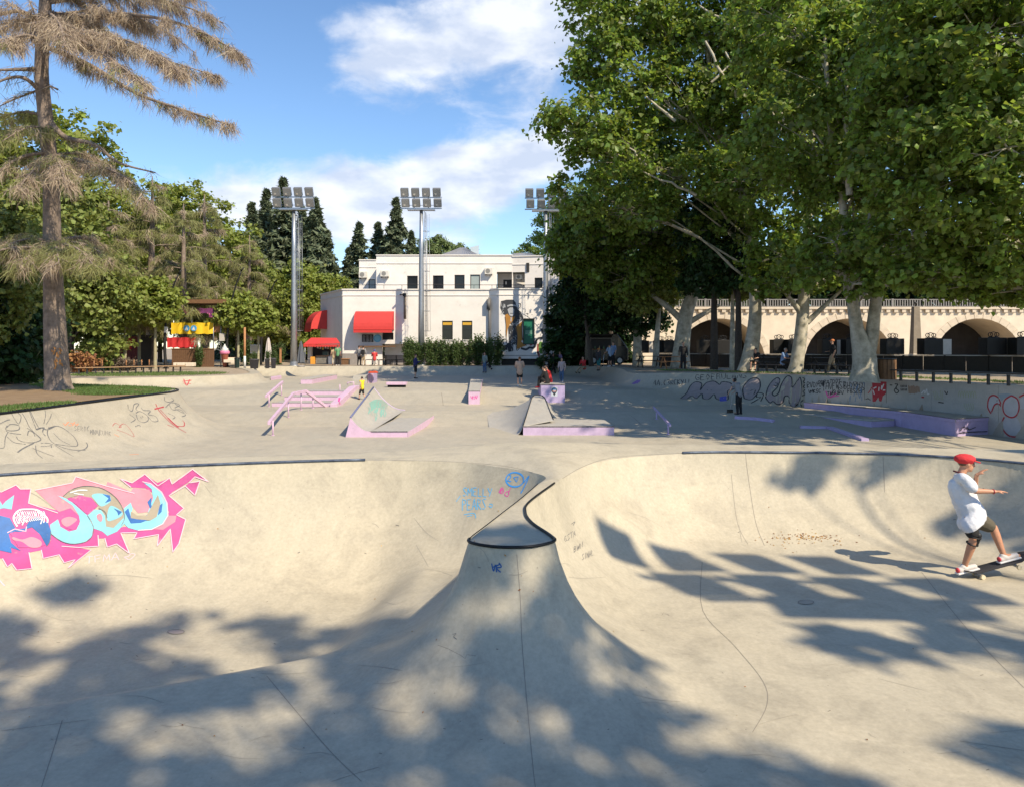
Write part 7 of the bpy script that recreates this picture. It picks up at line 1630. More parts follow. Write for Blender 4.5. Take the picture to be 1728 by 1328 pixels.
def shrub(name, label, base, R, h, n, leaf, seed, sz=.16, shape='oval', group=None, ns=7):
    rg = np.random.default_rng(seed); random.seed(seed); root = empty(name, base); tag(root, label, 'shrub', group); mb = MB(); Cs = []; Ns = []
    for k in range(ns):
        a = rg.random() * 6.28; r = R * rg.uniform(.2, .85); e = Vector((r * math.cos(a), r * math.sin(a), h * rg.uniform(.6, 1.0))); limb(mb, (e.x * .15, e.y * .15, 0), e, .03, .01, .05, 4, .3, 4); m = n // ns
        t = rg.random(m) ** .6; p = np.array(e)[None] * t[:, None] + rg.normal(size=(m, 3)) * np.array([R * .22, R * .22, h * .12]); p[:, 2] = np.abs(p[:, 2]) + .03; Cs.append(p); Ns.append(rg.normal(size=(m, 3)) + np.array([0, 0, .6]))
    mb.build('stem', BARKD, root, True); Cs = np.concatenate(Cs); link_mesh('foliage', leaf_mesh('foliage', Cs, np.concatenate(Ns), sz * rg.uniform(.6, 1.3, len(Cs)), shape, rg), leaf, root); return root
shrub('brown_shrub', 'dry rust brown shrub in front of the kiosks', Vector((px_(142, 50), 50, .05)), 1.1, 1.15, 2600, mat('rust_leaf', (.22, .10, .04), .8, island=.4), 81, .22)
shrub('green_shrub', 'fresh green bush left of the red brown kiosk', Vector((px_(183, 54), 54, .05)), .7, 1.9, 1800, LEAFB, 82, .2); shrub('grey_shrub', 'grey twiggy bush behind the bench backs', Vector((px_(212, 53), 53, .05)), 1.2, .8, 1500, mat('grey_brown_leaf', (.13, .10, .075), .85, island=.4), 83, .16)
HEDGE = mat('hedge_leaf', (.072, .115, .034), .55, island=.4, trans=.3)
hg = shrub('hedge_shrub', 'leafy hedge bush left of the middle mast', Vector((px_(694, 64.6), 64.6, .15)), .62, 2.05, 1900, HEDGE, 84, .17, group='bushes before the white building', ns=10)
for i, (x, s_, l2) in enumerate(((724, 1.0, 'hedge bush just right of the middle mast'), (742, .98, 'hedge bush under the left tall window'), (760, .85, 'hedge bush between the tall windows'), (778, .9, 'hedge bush under the right tall window'), (708, .9, 'hedge bush behind the middle mast foot'))): again(hg, (px_(x, 64.7 + .2 * (i % 2)), 64.7 + .2 * (i % 2), .15), i * 1.3, s_, l2)
for x, s_, l2, i in PEND: again(hg, (px_(x, 64.5), 64.5, .15), i * 2.1, s_, l2)
again(hg, (px_(806, 65), 65, .15), .4, (1.3, 1.3, 1.15), 'tall loose bush with arching fronds right of the windows'); again(hg, (px_(838, 64.6), 64.6, .15), 2.4, (1.1, 1.1, 1.15), 'dark bush at the left edge of the mural'); again(hg, (px_(826, 65.2), 65.2, .15), 3.4, (1.0, 1.0, 1.0), 'dark bush under the grey down pipe')
for i, (x, dd, s_, l2) in enumerate(((429, 57, .35, 'small plant in the wide grey planter'), (451, 57, .38, 'small plant in the left dark planter'), (461, 57, .4, 'small plant in the right dark planter'))): again(hg, (px_(x, dd), dd, .55), i, s_, l2)
again(hg, (px_(335, 59.5), 59.5, .12), 1., .75, 'climbing green bush against the stage fence'); again(hg, (px_(415, 66), 66, .12), 2., 1.0, 'green bush behind the timber pole'); again(hg, (px_(470, 68), 68, .12), 2., .9, 'green bush behind the wooden post')
# ------------------------------------------------------------------ cedars
def cedar(name, label, base, trunk, limbs, dens, seed, mixb=.5, wd=.011, ln=(.25, .7), group=None, brown_above=None):
    rg = np.random.default_rng(seed); random.seed(seed); root = empty(name, base); tag(root, label, 'tree', group); mb = MB()
    C = [Vector(p) for p in smooth_curve([t[:3] for t in trunk], False, 4)]; rr = np.interp(np.linspace(0, len(trunk) - 1, len(C)), range(len(trunk)), [t[3] for t in trunk]); mb.tube(C, list(rr), 14, cap=False)
    A = {0: [], 1: []}; D = {0: [], 1: []}
    for pts, r, spread, kd, brown in limbs:
        L = [Vector(p) for p in smooth_curve([tuple(p) for p in pts], False, 6)]; n = len(L); mb.tube(L, list(np.linspace(r, r * .18, n)), 7, cap=False)
        tot = sum((L[i + 1] - L[i]).length for i in range(n - 1)); nb = int(tot * 5.5)
        for k in range(nb):
            t = rg.uniform(.12, 1.0); i = min(int(t * (n - 1)), n - 2); p = L[i].lerp(L[i + 1], t * (n - 1) - i); ax = (L[i + 1] - L[i]).normalized(); sd = ax.cross(Vector((0, 0, 1))); sd = sd.normalized() if sd.length > .05 else Vector((1, 0, 0))
            sgn = 1 if rg.random() < .5 else -1; ln_ = spread * rg.uniform(.35, 1.0) * (1.15 - .7 * t); e = p + sd * sgn * ln_ * rg.uniform(.3, 1) + ax * ln_ * rg.uniform(.3, .8) + Vector((0, 0, -ln_ * rg.uniform(.05, .45)))
            mid = p.lerp(e, .5) + Vector((0, 0, .06 * ln_)); mb.tube([p, mid, e], [.022, .014, .005], 4, cap=False)
            m = int(dens * kd * ln_ * rg.uniform(.6, 1.3)); s = rg.random(m)
            q = np.array(p)[None] * ((1 - s) ** 2)[:, None] + 2 * np.array(mid)[None] * (s * (1 - s))[:, None] + np.array(e)[None] * (s ** 2)[:, None] + rg.normal(size=(m, 3)) * .07
            dv = np.array(sd * sgn * .5 + ax * .5)[None] * rg.uniform(.0, 1.2, (m, 1)) + rg.normal(size=(m, 3)) * .55 + np.array([0, 0, -.8])
            key = 1 if rg.random() < brown else 0; A[key].append(q); D[key].append(dv)
    mb.build('trunk', BARKC, root, True)
    for key, nm, m_ in ((0, 'green_twigs', CEDG), (1, 'dry_twigs', CEDB)):
        if not A[key]: continue
        a = np.concatenate(A[key]); dd = np.concatenate(D[key]); nL = rg.uniform(*ln, len(a)); link_mesh(nm, strip_mesh(nm, a, dd, nL, np.full(len(a), wd) * rg.uniform(.6, 1.4, len(a))), m_, root)
    return root
def cedar_near():
    d = 29.0; b = Vector((px_(98, d), d, .0)); R = lambda x, y, dd=0: P(x, y, d + dd) - b
    tr = [(*R(100, 664), .58), (*R(97, 640), .44), (*R(93, 560), .39), (*R(90, 480), .34), (*R(88, 400), .31), (*R(86, 300), .28), (*R(78, 210), .26), (*R(70, 120), .24), (*R(76, 20), .22), (*R(80, -120), .12), (*R(82, -220), .05)]
    tr = [tuple(t) for t in tr]; Lm = []
    def lm(pts, r, spread, kd, brown): Lm.append(([R(*p) for p in pts], r, spread, kd, brown))
    # upper whorl, dry and brown
    lm([(76, 45, 0), (160, 25, -.6), (260, 30, -1.4), (340, 55, -2.0), (402, 90, -2.4)], .10, 1.5, 1.0, .95); lm([(78, 5, 0), (180, -5, .6), (290, 5, 1.2), (378, 40, 1.6)], .09, 1.5, 1.0, .95); lm([(78, 80, 0), (150, 110, -1), (230, 158, -2), (320, 190, -3), (396, 214, -3.6)], .10, .95, .75, .9); lm([(78, 30, 0), (140, 70, -2), (200, 110, -4), (250, 150, -5.4)], .07, 1.1, .6, .9)
    lm([(74, 40, 0), (30, 20, -.6), (-40, 40, -1), (-110, 80, -1.4)], .09, 1.4, 1.0, .95); lm([(74, 70, 0), (40, 60, -2), (0, 75, -3.5)], .07, 1.3, .9, .95); lm([(70, 118, 0), (30, 118, -.4), (-30, 120, -.8)], .11, .7, .35, .6); lm([(72, 160, 0), (40, 132, -.6), (0, 138, -1), (-40, 170, -1.4)], .09, .6, .3, .6); lm([(72, 150, 0), (20, 170, .5), (-20, 190, 1)], .05, .5, .3, .6); lm([(80, -60, 0), (170, -60, -1), (280, -30, -2)], .08, 1.5, .9, .95); lm([(80, -60, 0), (0, -70, -1), (-80, -30, -2)], .08, 1.5, .9, .95); lm([(80, 20, 0), (100, 40, -3), (110, 80, -5)], .07, 1.2, .8, .95)
    for pts in ([(76, 30, 0), (160, 20, 1.5), (260, 45, 3.0), (330, 90, 4)], [(76, 50, 0), (150, 55, -2), (230, 75, -3.5), (300, 120, -4.6)], [(76, 20, 0), (130, 30, 2.5), (180, 60, 4.5)], [(76, 60, 0), (170, 75, .4), (270, 100, .8), (370, 130, 1)], [(76, 30, 0), (20, 45, 1.8), (-50, 80, 3)], [(78, 0, 0), (200, -25, -1), (330, -5, -2)]): lm(pts, .06, 1.5, 1.0, .95)
    # bare limb, then the middle whorl
    lm([(84, 205, 0), (110, 232, -.4), (160, 245, -.8), (200, 275, -1), (262, 292, -1.2)], .12, .5, .22, .9); lm([(98, 152, 0), (84, 146, -.3), (96, 158, -.7)], .04, .2, .3, .9)
    lm([(88, 262, 0), (150, 275, -.8), (210, 300, -1.8), (250, 345, -2.6)], .08, 1.2, .9, .75); lm([(88, 258, 0), (40, 265, -.8), (-20, 300, -1.6), (-80, 340, -2)], .08, 1.3, .9, .75); lm([(88, 262, 0), (100, 275, -2), (110, 310, -4)], .07, 1.1, .9, .8); lm([(88, 270, 0), (60, 285, -2), (30, 320, -3.6)], .07, 1.1, .9, .7); lm([(88, 262, 0), (140, 262, 1.5), (200, 290, 3)], .07, 1.2, .7, .6); lm([(88, 200, 0), (40, 190, .8), (-10, 205, 1.6), (-60, 240, 2)], .07, 1.4, .9, .15); lm([(88, 220, 0), (50, 215, -1), (10, 235, -2)], .06, 1.2, .8, .1)
    # lower whorl, olive with brown tips
    for pts in ([(90, 410, 0), (140, 412, -.8), (190, 440, -1.8)], [(90, 408, 0), (40, 405, -.8), (-10, 425, -1.6)], [(90, 412, 0), (95, 420, -2), (100, 445, -3.4)], [(90, 414, 0), (60, 425, -2), (30, 450, -3.2)], [(90, 410, 0), (130, 420, -2.2), (160, 450, -3.4)], [(90, 410, 0), (140, 400, 1.5), (180, 420, 2.6)], [(90, 410, 0), (40, 400, 1.5), (0, 430, 2.6)], [(90, 420, 0), (10, 420, -2.4), (-40, 450, -3)]): lm(pts, .07, 1.25, 1.2, .3)
    return cedar('cedar_tree', 'tall half dead cedar with drooping brown boughs on the left lawn', b, tr, Lm, 135, 91, wd=.0072, ln=(.15, .58))
cd = cedar_near()
pt = None
def trunk_marks():
    tr = [c for c in cd.children if c.name.startswith('trunk')][0]; tm = bpy.data.objects.new('tmp', tr.data.copy()); tm.data.transform(Matrix.Translation(Vector(cd.location))); h = surf_tool([tm]); bpy.data.objects.remove(tm)
    p = Paint(h); 
    for k in range(14): x = random.uniform(86, 104); y = random.uniform(585, 618); p.stroke([(x, y), (x + random.uniform(-4, 4), y + random.uniform(3, 8))], 2.4, .02)
    o = p.mb.build('orange_paint', mat('faded_orange_spray', (.42, .19, .06), .85), None); o.parent = cd; o.matrix_parent_inverse = Matrix.Translation(-Vector(cd.location))
trunk_marks()
def cedar_far(px, d, ytop, seed, label, half=75, brown=.35):
    b = Vector((px_(px, d), d, .1)); H = EYE - (ytop - CY) * d / F; R = half * d / F; rg = random.Random(seed); Lm = []
    for k in range(24):
        z = H * (.22 + .76 * k / 24); a = k * 2.4 + rg.random(); r = R * (1 - (k / 24) ** 1.6) * rg.uniform(.7, 1.1) + .3; e = lambda f, dz: (r * f * math.cos(a), r * f * math.sin(a), z + dz * r)
        Lm.append(([e(0, 0), e(.4, .06), e(.75, .02), e(1, -.14)], .06, R * .38, 1.0, brown))
    return cedar('cedar_tree', label, b, [(0, 0, -.05, .42), (0, 0, H * .4, .32), (.1, 0, H * .8, .16), (.1, 0, H, .04)], Lm, 60, seed, wd=.017, ln=(.3, .9))
c2 = cedar_far(255, 66, 300, 92, 'olive cedar with tiered drooping boughs behind the near one', 95, .16)
again(c2, (px_(185, 58), 58, .1), 4.0, .8, 'olive green cedar directly right of the near cedar trunk'); again(c2, (px_(310, 63), 63, .1), 5.0, .82, 'brownish olive cedar above the timber stage'); again(c2, (px_(345, 72), 72, .1), 2.0, .98, 'yellowish olive cedar left of the far spruces'); again(c2, (px_(420, 78), 78, .1), 1.0, .80, 'smaller olive cedar with pale trunk beside the mast')
# ------------------------------------------------------------------ lawn, soil and grass
def flat_patch(name, poly, z, m, h=.35, dz=.0):
    A = smooth_curve(poly, True, 5); x0, y0 = A.min(0); x1, y1 = A.max(0); X, Y = np.meshgrid(np.arange(x0 - h, x1 + h, h), np.arange(y0 - h, y1 + h, h)); s = sdf(A, X, Y); ss = sdf(STREET, X, Y); ny, nx = X.shape; idx = np.arange(nx * ny).reshape(ny, nx); Q = np.stack([idx[:-1, :-1], idx[:-1, 1:], idx[1:, 1:], idx[1:, :-1]], -1).reshape(-1, 4)
    k = ((s < h * .4) & (ss > .12)).ravel(); Q = Q[k[Q].all(1)]; used = np.unique(Q); mp = np.full(nx * ny, -1); mp[used] = np.arange(len(used))
    Z = z_plaza(X, Y) + z + .03 * np.sin(X * 1.7) * np.cos(Y * 1.3) * sstep((ss - .3) / 1.0); V = np.stack([X.ravel(), Y.ravel(), Z.ravel()], 1)[used]; o = link_mesh(name, np_mesh(name, V, mp[Q]), m, None, True); o['kind'] = 'structure'; return o, A
soil, _ = flat_patch('soil', [(-12.9, 14), (-12.85, 20), (-12.85, 26), (-13.2, 29.6), (-16, 32), (-22, 34.5), (-27, 37), (-34, 36), (-36, 22), (-30, 12)], .03, mat('bare_soil', (.19, .125, .068), .95, col2=(.26, .18, .10), scale=2.5, bump=.6, bscale=22), .3)
GRASS = mat('grass_blade', (.10, .165, .04), .6, island=.35, trans=.3)
def grass(polys, n, hgt, label, nm='lawn_grass'):
    P_ = []
    for poly, share in polys:
        A = smooth_curve(poly, True, 5); (x0, y0), (x1, y1) = A.min(0), A.max(0); m = int(n * share); X = rng.uniform(x0, x1, m * 3); Y = rng.uniform(y0, y1, m * 3); k = (sdf(A, X, Y) < -.02 + .25 * rng.normal(size=X.shape) * .4) & (sdf(STREET, X, Y) > .05); X = X[k][:m]; Y = Y[k][:m]; P_.append(np.stack([X, Y, z_plaza(X, Y) + .02], 1))
    B = np.concatenate(P_); n = len(B); D = rng.normal(size=(n, 3)) * .35 + np.array([0, 0, 1]); L = hgt * rng.uniform(.5, 1.3, n); S = rng.normal(size=(n, 3)); S[:, 2] = 0; S /= np.linalg.norm(S, axis=1, keepdims=True); W = .012 + .01 * rng.random(n)
    V = np.stack([B - S * W[:, None], B + S * W[:, None], B + D * L[:, None]], 1).reshape(-1, 3); o = link_mesh(nm, np_mesh(nm, V, np.arange(3 * n).reshape(-1, 3)), GRASS); tag(o, label, kind='stuff'); return o
grass([([(-12.75, 26.5), (-12.8, 28.6), (-13.8, 30.5), (-17, 32.6), (-21, 34.2), (-19.5, 31.5), (-16.5, 28.5), (-14.8, 26.2)], .55), ([(-12.8, 17), (-12.8, 19.5), (-12.8, 22.6), (-13.6, 22.2), (-14.4, 19.5), (-16.5, 17.5)], .25), ([(-24.5, 43.5), (-20, 44.2), (-17.8, 47.5), (-20, 51), (-27, 49)], .2)], 42000, .055, 'short green grass on the lawn above the left wall')
grass([([(8.6, 46.5), (9.2, 44.0), (11, 42), (13.4, 39.2), (15.6, 36), (17.2, 32.5), (18.2, 29), (19, 24), (19.9, 24), (19.4, 29.6), (18, 34), (16, 37.4), (13.5, 41), (10.5, 45)], 1.0)], 16000, .06, 'thin grass strip along the top of the right wall', 'verge_grass')
# ------------------------------------------------------------------ people
SKIN = mat('skin', (.52, .30, .21), .55, var=.08, scale=20); SKIN2 = mat('skin_tan', (.42, .25, .17), .55, var=.08, scale=20)
HAIRD = mat('dark_hair', (.018, .014, .012), .6); HAIRB = mat('brown_hair', (.10, .055, .03), .6); HAIRO = mat('ginger_hair', (.36, .15, .05), .6)
def cl(name, c, r=.85): return mat(name, c, r, var=.14, scale=9, bump=.25, bscale=35)
ICO = None
def ico():
    global ICO
    if ICO is None:
        bm = bmesh.new(); bmesh.ops.create_icosphere(bm, subdivisions=2, radius=1.0); bm.verts.ensure_lookup_table(); ICO = ([v.co.copy() for v in bm.verts], [tuple(v.index for v in f.verts) for f in bm.faces]); bm.free()
    return ICO
def ball(mb, c, r, M=None):
    V, Fc = ico(); r = Vector((r, r, r)) if isinstance(r, (int, float)) else Vector(r)
    mb.add([Vector(c) + ((M @ Vector((v.x * r.x, v.y * r.y, v.z * r.z))) if M is not None else Vector((v.x * r.x, v.y * r.y, v.z * r.z))) for v in V], Fc)
def cone(mb, p, q, r0, r1):
    p = Vector(p); q = Vector(q); mb.tube([p, p.lerp(q, .33), p.lerp(q, .66), q], [r0, r0 + (r1 - r0) * .33, r0 + (r1 - r0) * .66, r1], 10); ball(mb, p, r0); ball(mb, q, r1)
TMP = bpy.data.scenes.new('workbench_tmp')
def fuse(mb, name, m, root, vox, smooth=4):
    """merge overlapping limbs into one continuous skin"""
    me = bpy.data.meshes.new(name); me.from_pydata([tuple(Vector(v) - Vector(root.location)) for v in mb.v], [], mb.f); o = bpy.data.objects.new(name, me); TMP.collection.objects.link(o)
    r = o.modifiers.new('r', 'REMESH'); r.mode = 'VOXEL'; r.voxel_size = vox; r.use_smooth_shade = True
    s = o.modifiers.new('s', 'SMOOTH'); s.factor = .5; s.iterations = smooth
    
    with bpy.context.temp_override(scene=TMP, view_layer=TMP.view_layers[0]): g = bpy.context.evaluated_depsgraph_get(); g.update(); ev = o.evaluated_get(g); m2 = bpy.data.meshes.new_from_object(ev); bpy.data.objects.remove(o); bpy.data.meshes.remove(me)
    m2.name = name; m2.materials.clear(); return link_mesh(name, m2, m, root, True)
def hand(mb, w, d, side, sc, curl=.35, up=None):
    """palm, four fingers of different lengths and a thumb leaving the side of the palm"""
    d = Vector(d).normalized(); up = Vector(up) if up is not None else Vector((0, 0, 1)); lat = d.cross(up)
    lat = lat.normalized() if lat.length > .1 else d.cross(Vector((0, 1, 0))).normalized(); nr = lat.cross(d).normalized()
    pal = w + d * .085 * sc; 
    for k in (-1.2, 0, 1.2): cone(mb, w + lat * k * .010 * sc, pal + lat * k * .021 * sc, .017 * sc, .014 * sc)
    for k, L in ((-1.5, .062), (-.5, .076), (.5, .080), (1.5, .070)):
        b0 = pal + lat * k * .0185 * sc; b1 = b0 + (d + lat * k * .06 - nr * curl * .4).normalized() * L * .52 * sc; b2 = b1 + (d - nr * curl * 1.3 + lat * k * .05).normalized() * L * .5 * sc
        cone(mb, b0, b1, .0105 * sc, .0095 * sc); cone(mb, b1, b2, .0095 * sc, .0075 * sc)
    t0 = w + d * .03 * sc + lat * side * .024 * sc; t1 = t0 + (d * .6 + lat * side * .8 - nr * .3).normalized() * .04 * sc; t2 = t1 + (d + lat * side * .25 - nr * .3).normalized() * .032 * sc; cone(mb, t0, t1, .0125 * sc, .0105 * sc); cone(mb, t1, t2, .0105 * sc, .008 * sc)
def head_parts(mb, c, M, sc):
    ball(mb, c + M @ Vector((0, -.012, .02)) * sc, Vector((.076, .094, .092)) * sc, M); ball(mb, c + M @ Vector((0, .022, -.045)) * sc, Vector((.058, .064, .066)) * sc, M); ball(mb, c + M @ Vector((0, .056, -.085)) * sc, .026 * sc)
    cone(mb, c + M @ Vector((0, .082, .012)) * sc, c + M @ Vector((0, .103, -.022)) * sc, .009 * sc, .015 * sc); ball(mb, c + M @ Vector((0, .080, -.055)) * sc, Vector((.024, .012, .010)) * sc, M)
    for s in (-1, 1): ball(mb, c + M @ Vector((s * .076, -.008, -.008)) * sc, Vector((.012, .022, .032)) * sc, M); ball(mb, c + M @ Vector((s * .03, .07, .03)) * sc, Vector((.022, .015, .010)) * sc, M)
DEF = dict(pelvis=(0, 0, .94), waist=(0, 0, 1.08), chest=(0, 0, 1.29), neck=(0, 0, 1.46), head=(0, .02, 1.62), shL=(-.175, 0, 1.41), shR=(.175, 0, 1.41), elL=(-.235, -.03, 1.13), elR=(.235, -.03, 1.13), wrL=(-.25, .05, .90), wrR=(.25, .05, .90),
           hipL=(-.085, 0, .92), hipR=(.085, 0, .92), knL=(-.10, .02, .50), knR=(.10, .02, .50), anL=(-.105, -.02, .085), anR=(.105, -.02, .085), toL=(-.125, .13, .03), toR=(.125, .13, .03))
def person(label, loc, rz, H, style, pose=None, J=None, vox=.023, name='person', fat=1.0, hy=0.0, hp=0.0, group=None, hcurl=.4):
    sc = H / 1.75; root = empty(name, loc); tag(root, label, 'person', group)
    if J is None:
        q = dict(DEF); q.update(pose or {}); R = Matrix.Rotation(rz, 3, 'Z'); J = {k: R @ (Vector(v) * sc) + Vector(loc) for k, v in q.items()}
    J = {k: Vector(v) for k, v in J.items()}; g = style.get
    yaw = rz + hy; M = Matrix.Rotation(yaw, 3, 'Z') @ Matrix.Rotation(-hp, 3, 'X'); b = MB(); f = fat
    cone(b, J['pelvis'], J['waist'], .132 * sc * f, .118 * sc * f); cone(b, J['waist'], J['chest'], .118 * sc * f, .135 * sc * f); cone(b, J['chest'], J['chest'].lerp(J['neck'], .6), .13 * sc * f, .085 * sc)
    cone(b, J['shL'], J['chest'].lerp(J['neck'], .7), .062 * sc, .07 * sc); cone(b, J['shR'], J['chest'].lerp(J['neck'], .7), .062 * sc, .07 * sc); cone(b, J['neck'] - (J['neck'] - J['chest']).normalized() * .05 * sc, J['head'] - (J['head'] - J['neck']) * .2, .055 * sc, .052 * sc)
    head_parts(b, J['head'], M, sc)
    for s, k in ((-1, 'L'), (1, 'R')):
        cone(b, J['sh' + k], J['el' + k], .052 * sc * f, .040 * sc); cone(b, J['el' + k], J['wr' + k], .041 * sc, .026 * sc); hand(b, J['wr' + k], g('hd' + k) or (J['wr' + k] - J['el' + k]), g('th' + k, -s), sc, hcurl)
        cone(b, J['hip' + k], J['kn' + k], .088 * sc * f, .056 * sc); ca = J['kn' + k].lerp(J['an' + k], .3); cone(b, J['kn' + k], ca, .056 * sc, .056 * sc); cone(b, ca, J['an' + k], .056 * sc, .036 * sc); cone(b, J['an' + k] - Vector((0, 0, .02)) * sc, J['to' + k], .036 * sc, .028 * sc)
    fuse(b, 'body', g('skin', SKIN), root, vox)
    # clothes follow the body
    if g('shirt'):
        b = MB(); e = .016 * sc; hem = g('hem', .0)
        low = J['pelvis'].lerp(J['waist'], -.35 - hem); cone(b, low, J['waist'], .142 * sc * f + e, .128 * sc * f + e); cone(b, J['waist'], J['chest'], .128 * sc * f + e, .138 * sc * f + e); cone(b, J['chest'], J['chest'].lerp(J['neck'], .62), .132 * sc * f + e, .082 * sc)
        for k in 'LR':
            cone(b, J['sh' + k], J['chest'].lerp(J['neck'], .66), .064 * sc + e, .072 * sc)
            sl = g('sleeve', .5)
            if sl > 0: cone(b, J['sh' + k], J['sh' + k].lerp(J['el' + k], min(sl, 1) * .92), .056 * sc * f + e, (.050 + (.008 if sl < 1 else 0)) * sc + e * .8)
            if sl > 1: cone(b, J['el' + k], J['el' + k].lerp(J['wr' + k], min(sl - 1, 1) * .95), .044 * sc + e * .8, .032 * sc + e * .6)
        fuse(b, 'shirt', g('shirt'), root, vox * 1.05, 3)
    if g('pants'):
        b = MB(); e = .014 * sc; pl_ = g('plen', 2.0); cone(b, J['pelvis'], J['pelvis'].lerp(J['waist'], .35), .138 * sc * f + e * .6, .126 * sc * f + e * .6)
        for k in 'LR':
            cone(b, J['hip' + k].lerp(J['pelvis'], .3), J['hip' + k].lerp(J['kn' + k], min(pl_, 1)), .098 * sc * f + e, (.066 if pl_ >= 1 else .080) * sc + e)
            if pl_ > 1: cone(b, J['kn' + k], J['kn' + k].lerp(J['an' + k], min(pl_ - 1, 1) * .98), .064 * sc + e, (.046 + g('flare', 0)) * sc + e)
        fuse(b, 'trousers' if pl_ > 1 else 'shorts', g('pants'), root, vox * 1.05, 3)
    for k in 'LR':
        a, t = J['an' + k], J['to' + k]; b = MB(); fwd = (t - a); fwd.z = 0; fwd = fwd.normalized() if fwd.length > .01 else Vector((0, 1, 0)); heel = a - fwd * .045 * sc; heel.z = a.z - .045 * sc
        if g('solez'): heel = g('solez')[k][0]; t = g('solez')[k][1]
        cone(b, heel, t, .044 * sc, .038 * sc); cone(b, a - (a - heel) * .3, heel.lerp(t, .35), .044 * sc, .046 * sc); sh = fuse(b, 'shoe', g('shoes', BLACK), root, vox, 2)
        if g('sole'):
            up = Vector((0, 0, 1)); so = MB(); so.beam(heel - fwd * .04 * sc - up * .036 * sc, t + fwd * .03 * sc - up * .030 * sc, .072 * sc, .022 * sc); s2 = so.build('sole', g('sole'), None, bevel=.008); s2.parent = sh; s2.matrix_parent_inverse = Matrix.Translation(-Vector(root.location))
    c = J['head']
    if g('hair'):
        b = MB(); ball(b, c + M @ Vector((0, -.026, .034)) * sc, Vector((.083, .092, .094)) * sc, M)
        st = g('hairstyle', 'short')
        if st == 'long': cone(b, c + M @ Vector((0, -.06, -.02)) * sc, c + M @ Vector((0, -.10, -.24)) * sc, .07 * sc, .05 * sc)
        if st == 'bun': ball(b, c + M @ Vector((0, -.10, .09)) * sc, .045 * sc)
        if st == 'tail': cone(b, c + M @ Vector((0, -.09, .04)) * sc, c + M @ Vector((0, -.13, -.16)) * sc, .035 * sc, .02 * sc)
        fuse(b, 'hair', g('hair'), root, vox, 2)
    if g('hat'):
        b = MB(); ball(b, c + M @ Vector((0, -.018, .052)) * sc, Vector((.090, .106, .082)) * sc, M); ht = fuse(b, 'cap', g('hat'), root, vox * .8, 2)
        br = MB(); pts = [(c + M @ (Vector((.074 * math.cos(a), .05 + (.115 * math.sin(a)), .045 - .02 * math.sin(a))) * sc)) for a in np.linspace(0, math.pi, 10)]; br.slab(pts, M @ Vector((0, .0, .012)) * sc); o = br.build('brim', g('hat')); o.parent = root; o.matrix_parent_inverse = Matrix.Translation(-Vector(root.location))
    for s in (-1, 1):
        e = MB(); ball(e, c + M @ Vector((s * .031, .080, .012)) * sc, .0095 * sc); o = e.build('eye', mat('eye', (.02, .015, .012), .2), None, True); o.parent = root; o.matrix_parent_inverse = Matrix.Translation(-Vector(root.location))
    return root
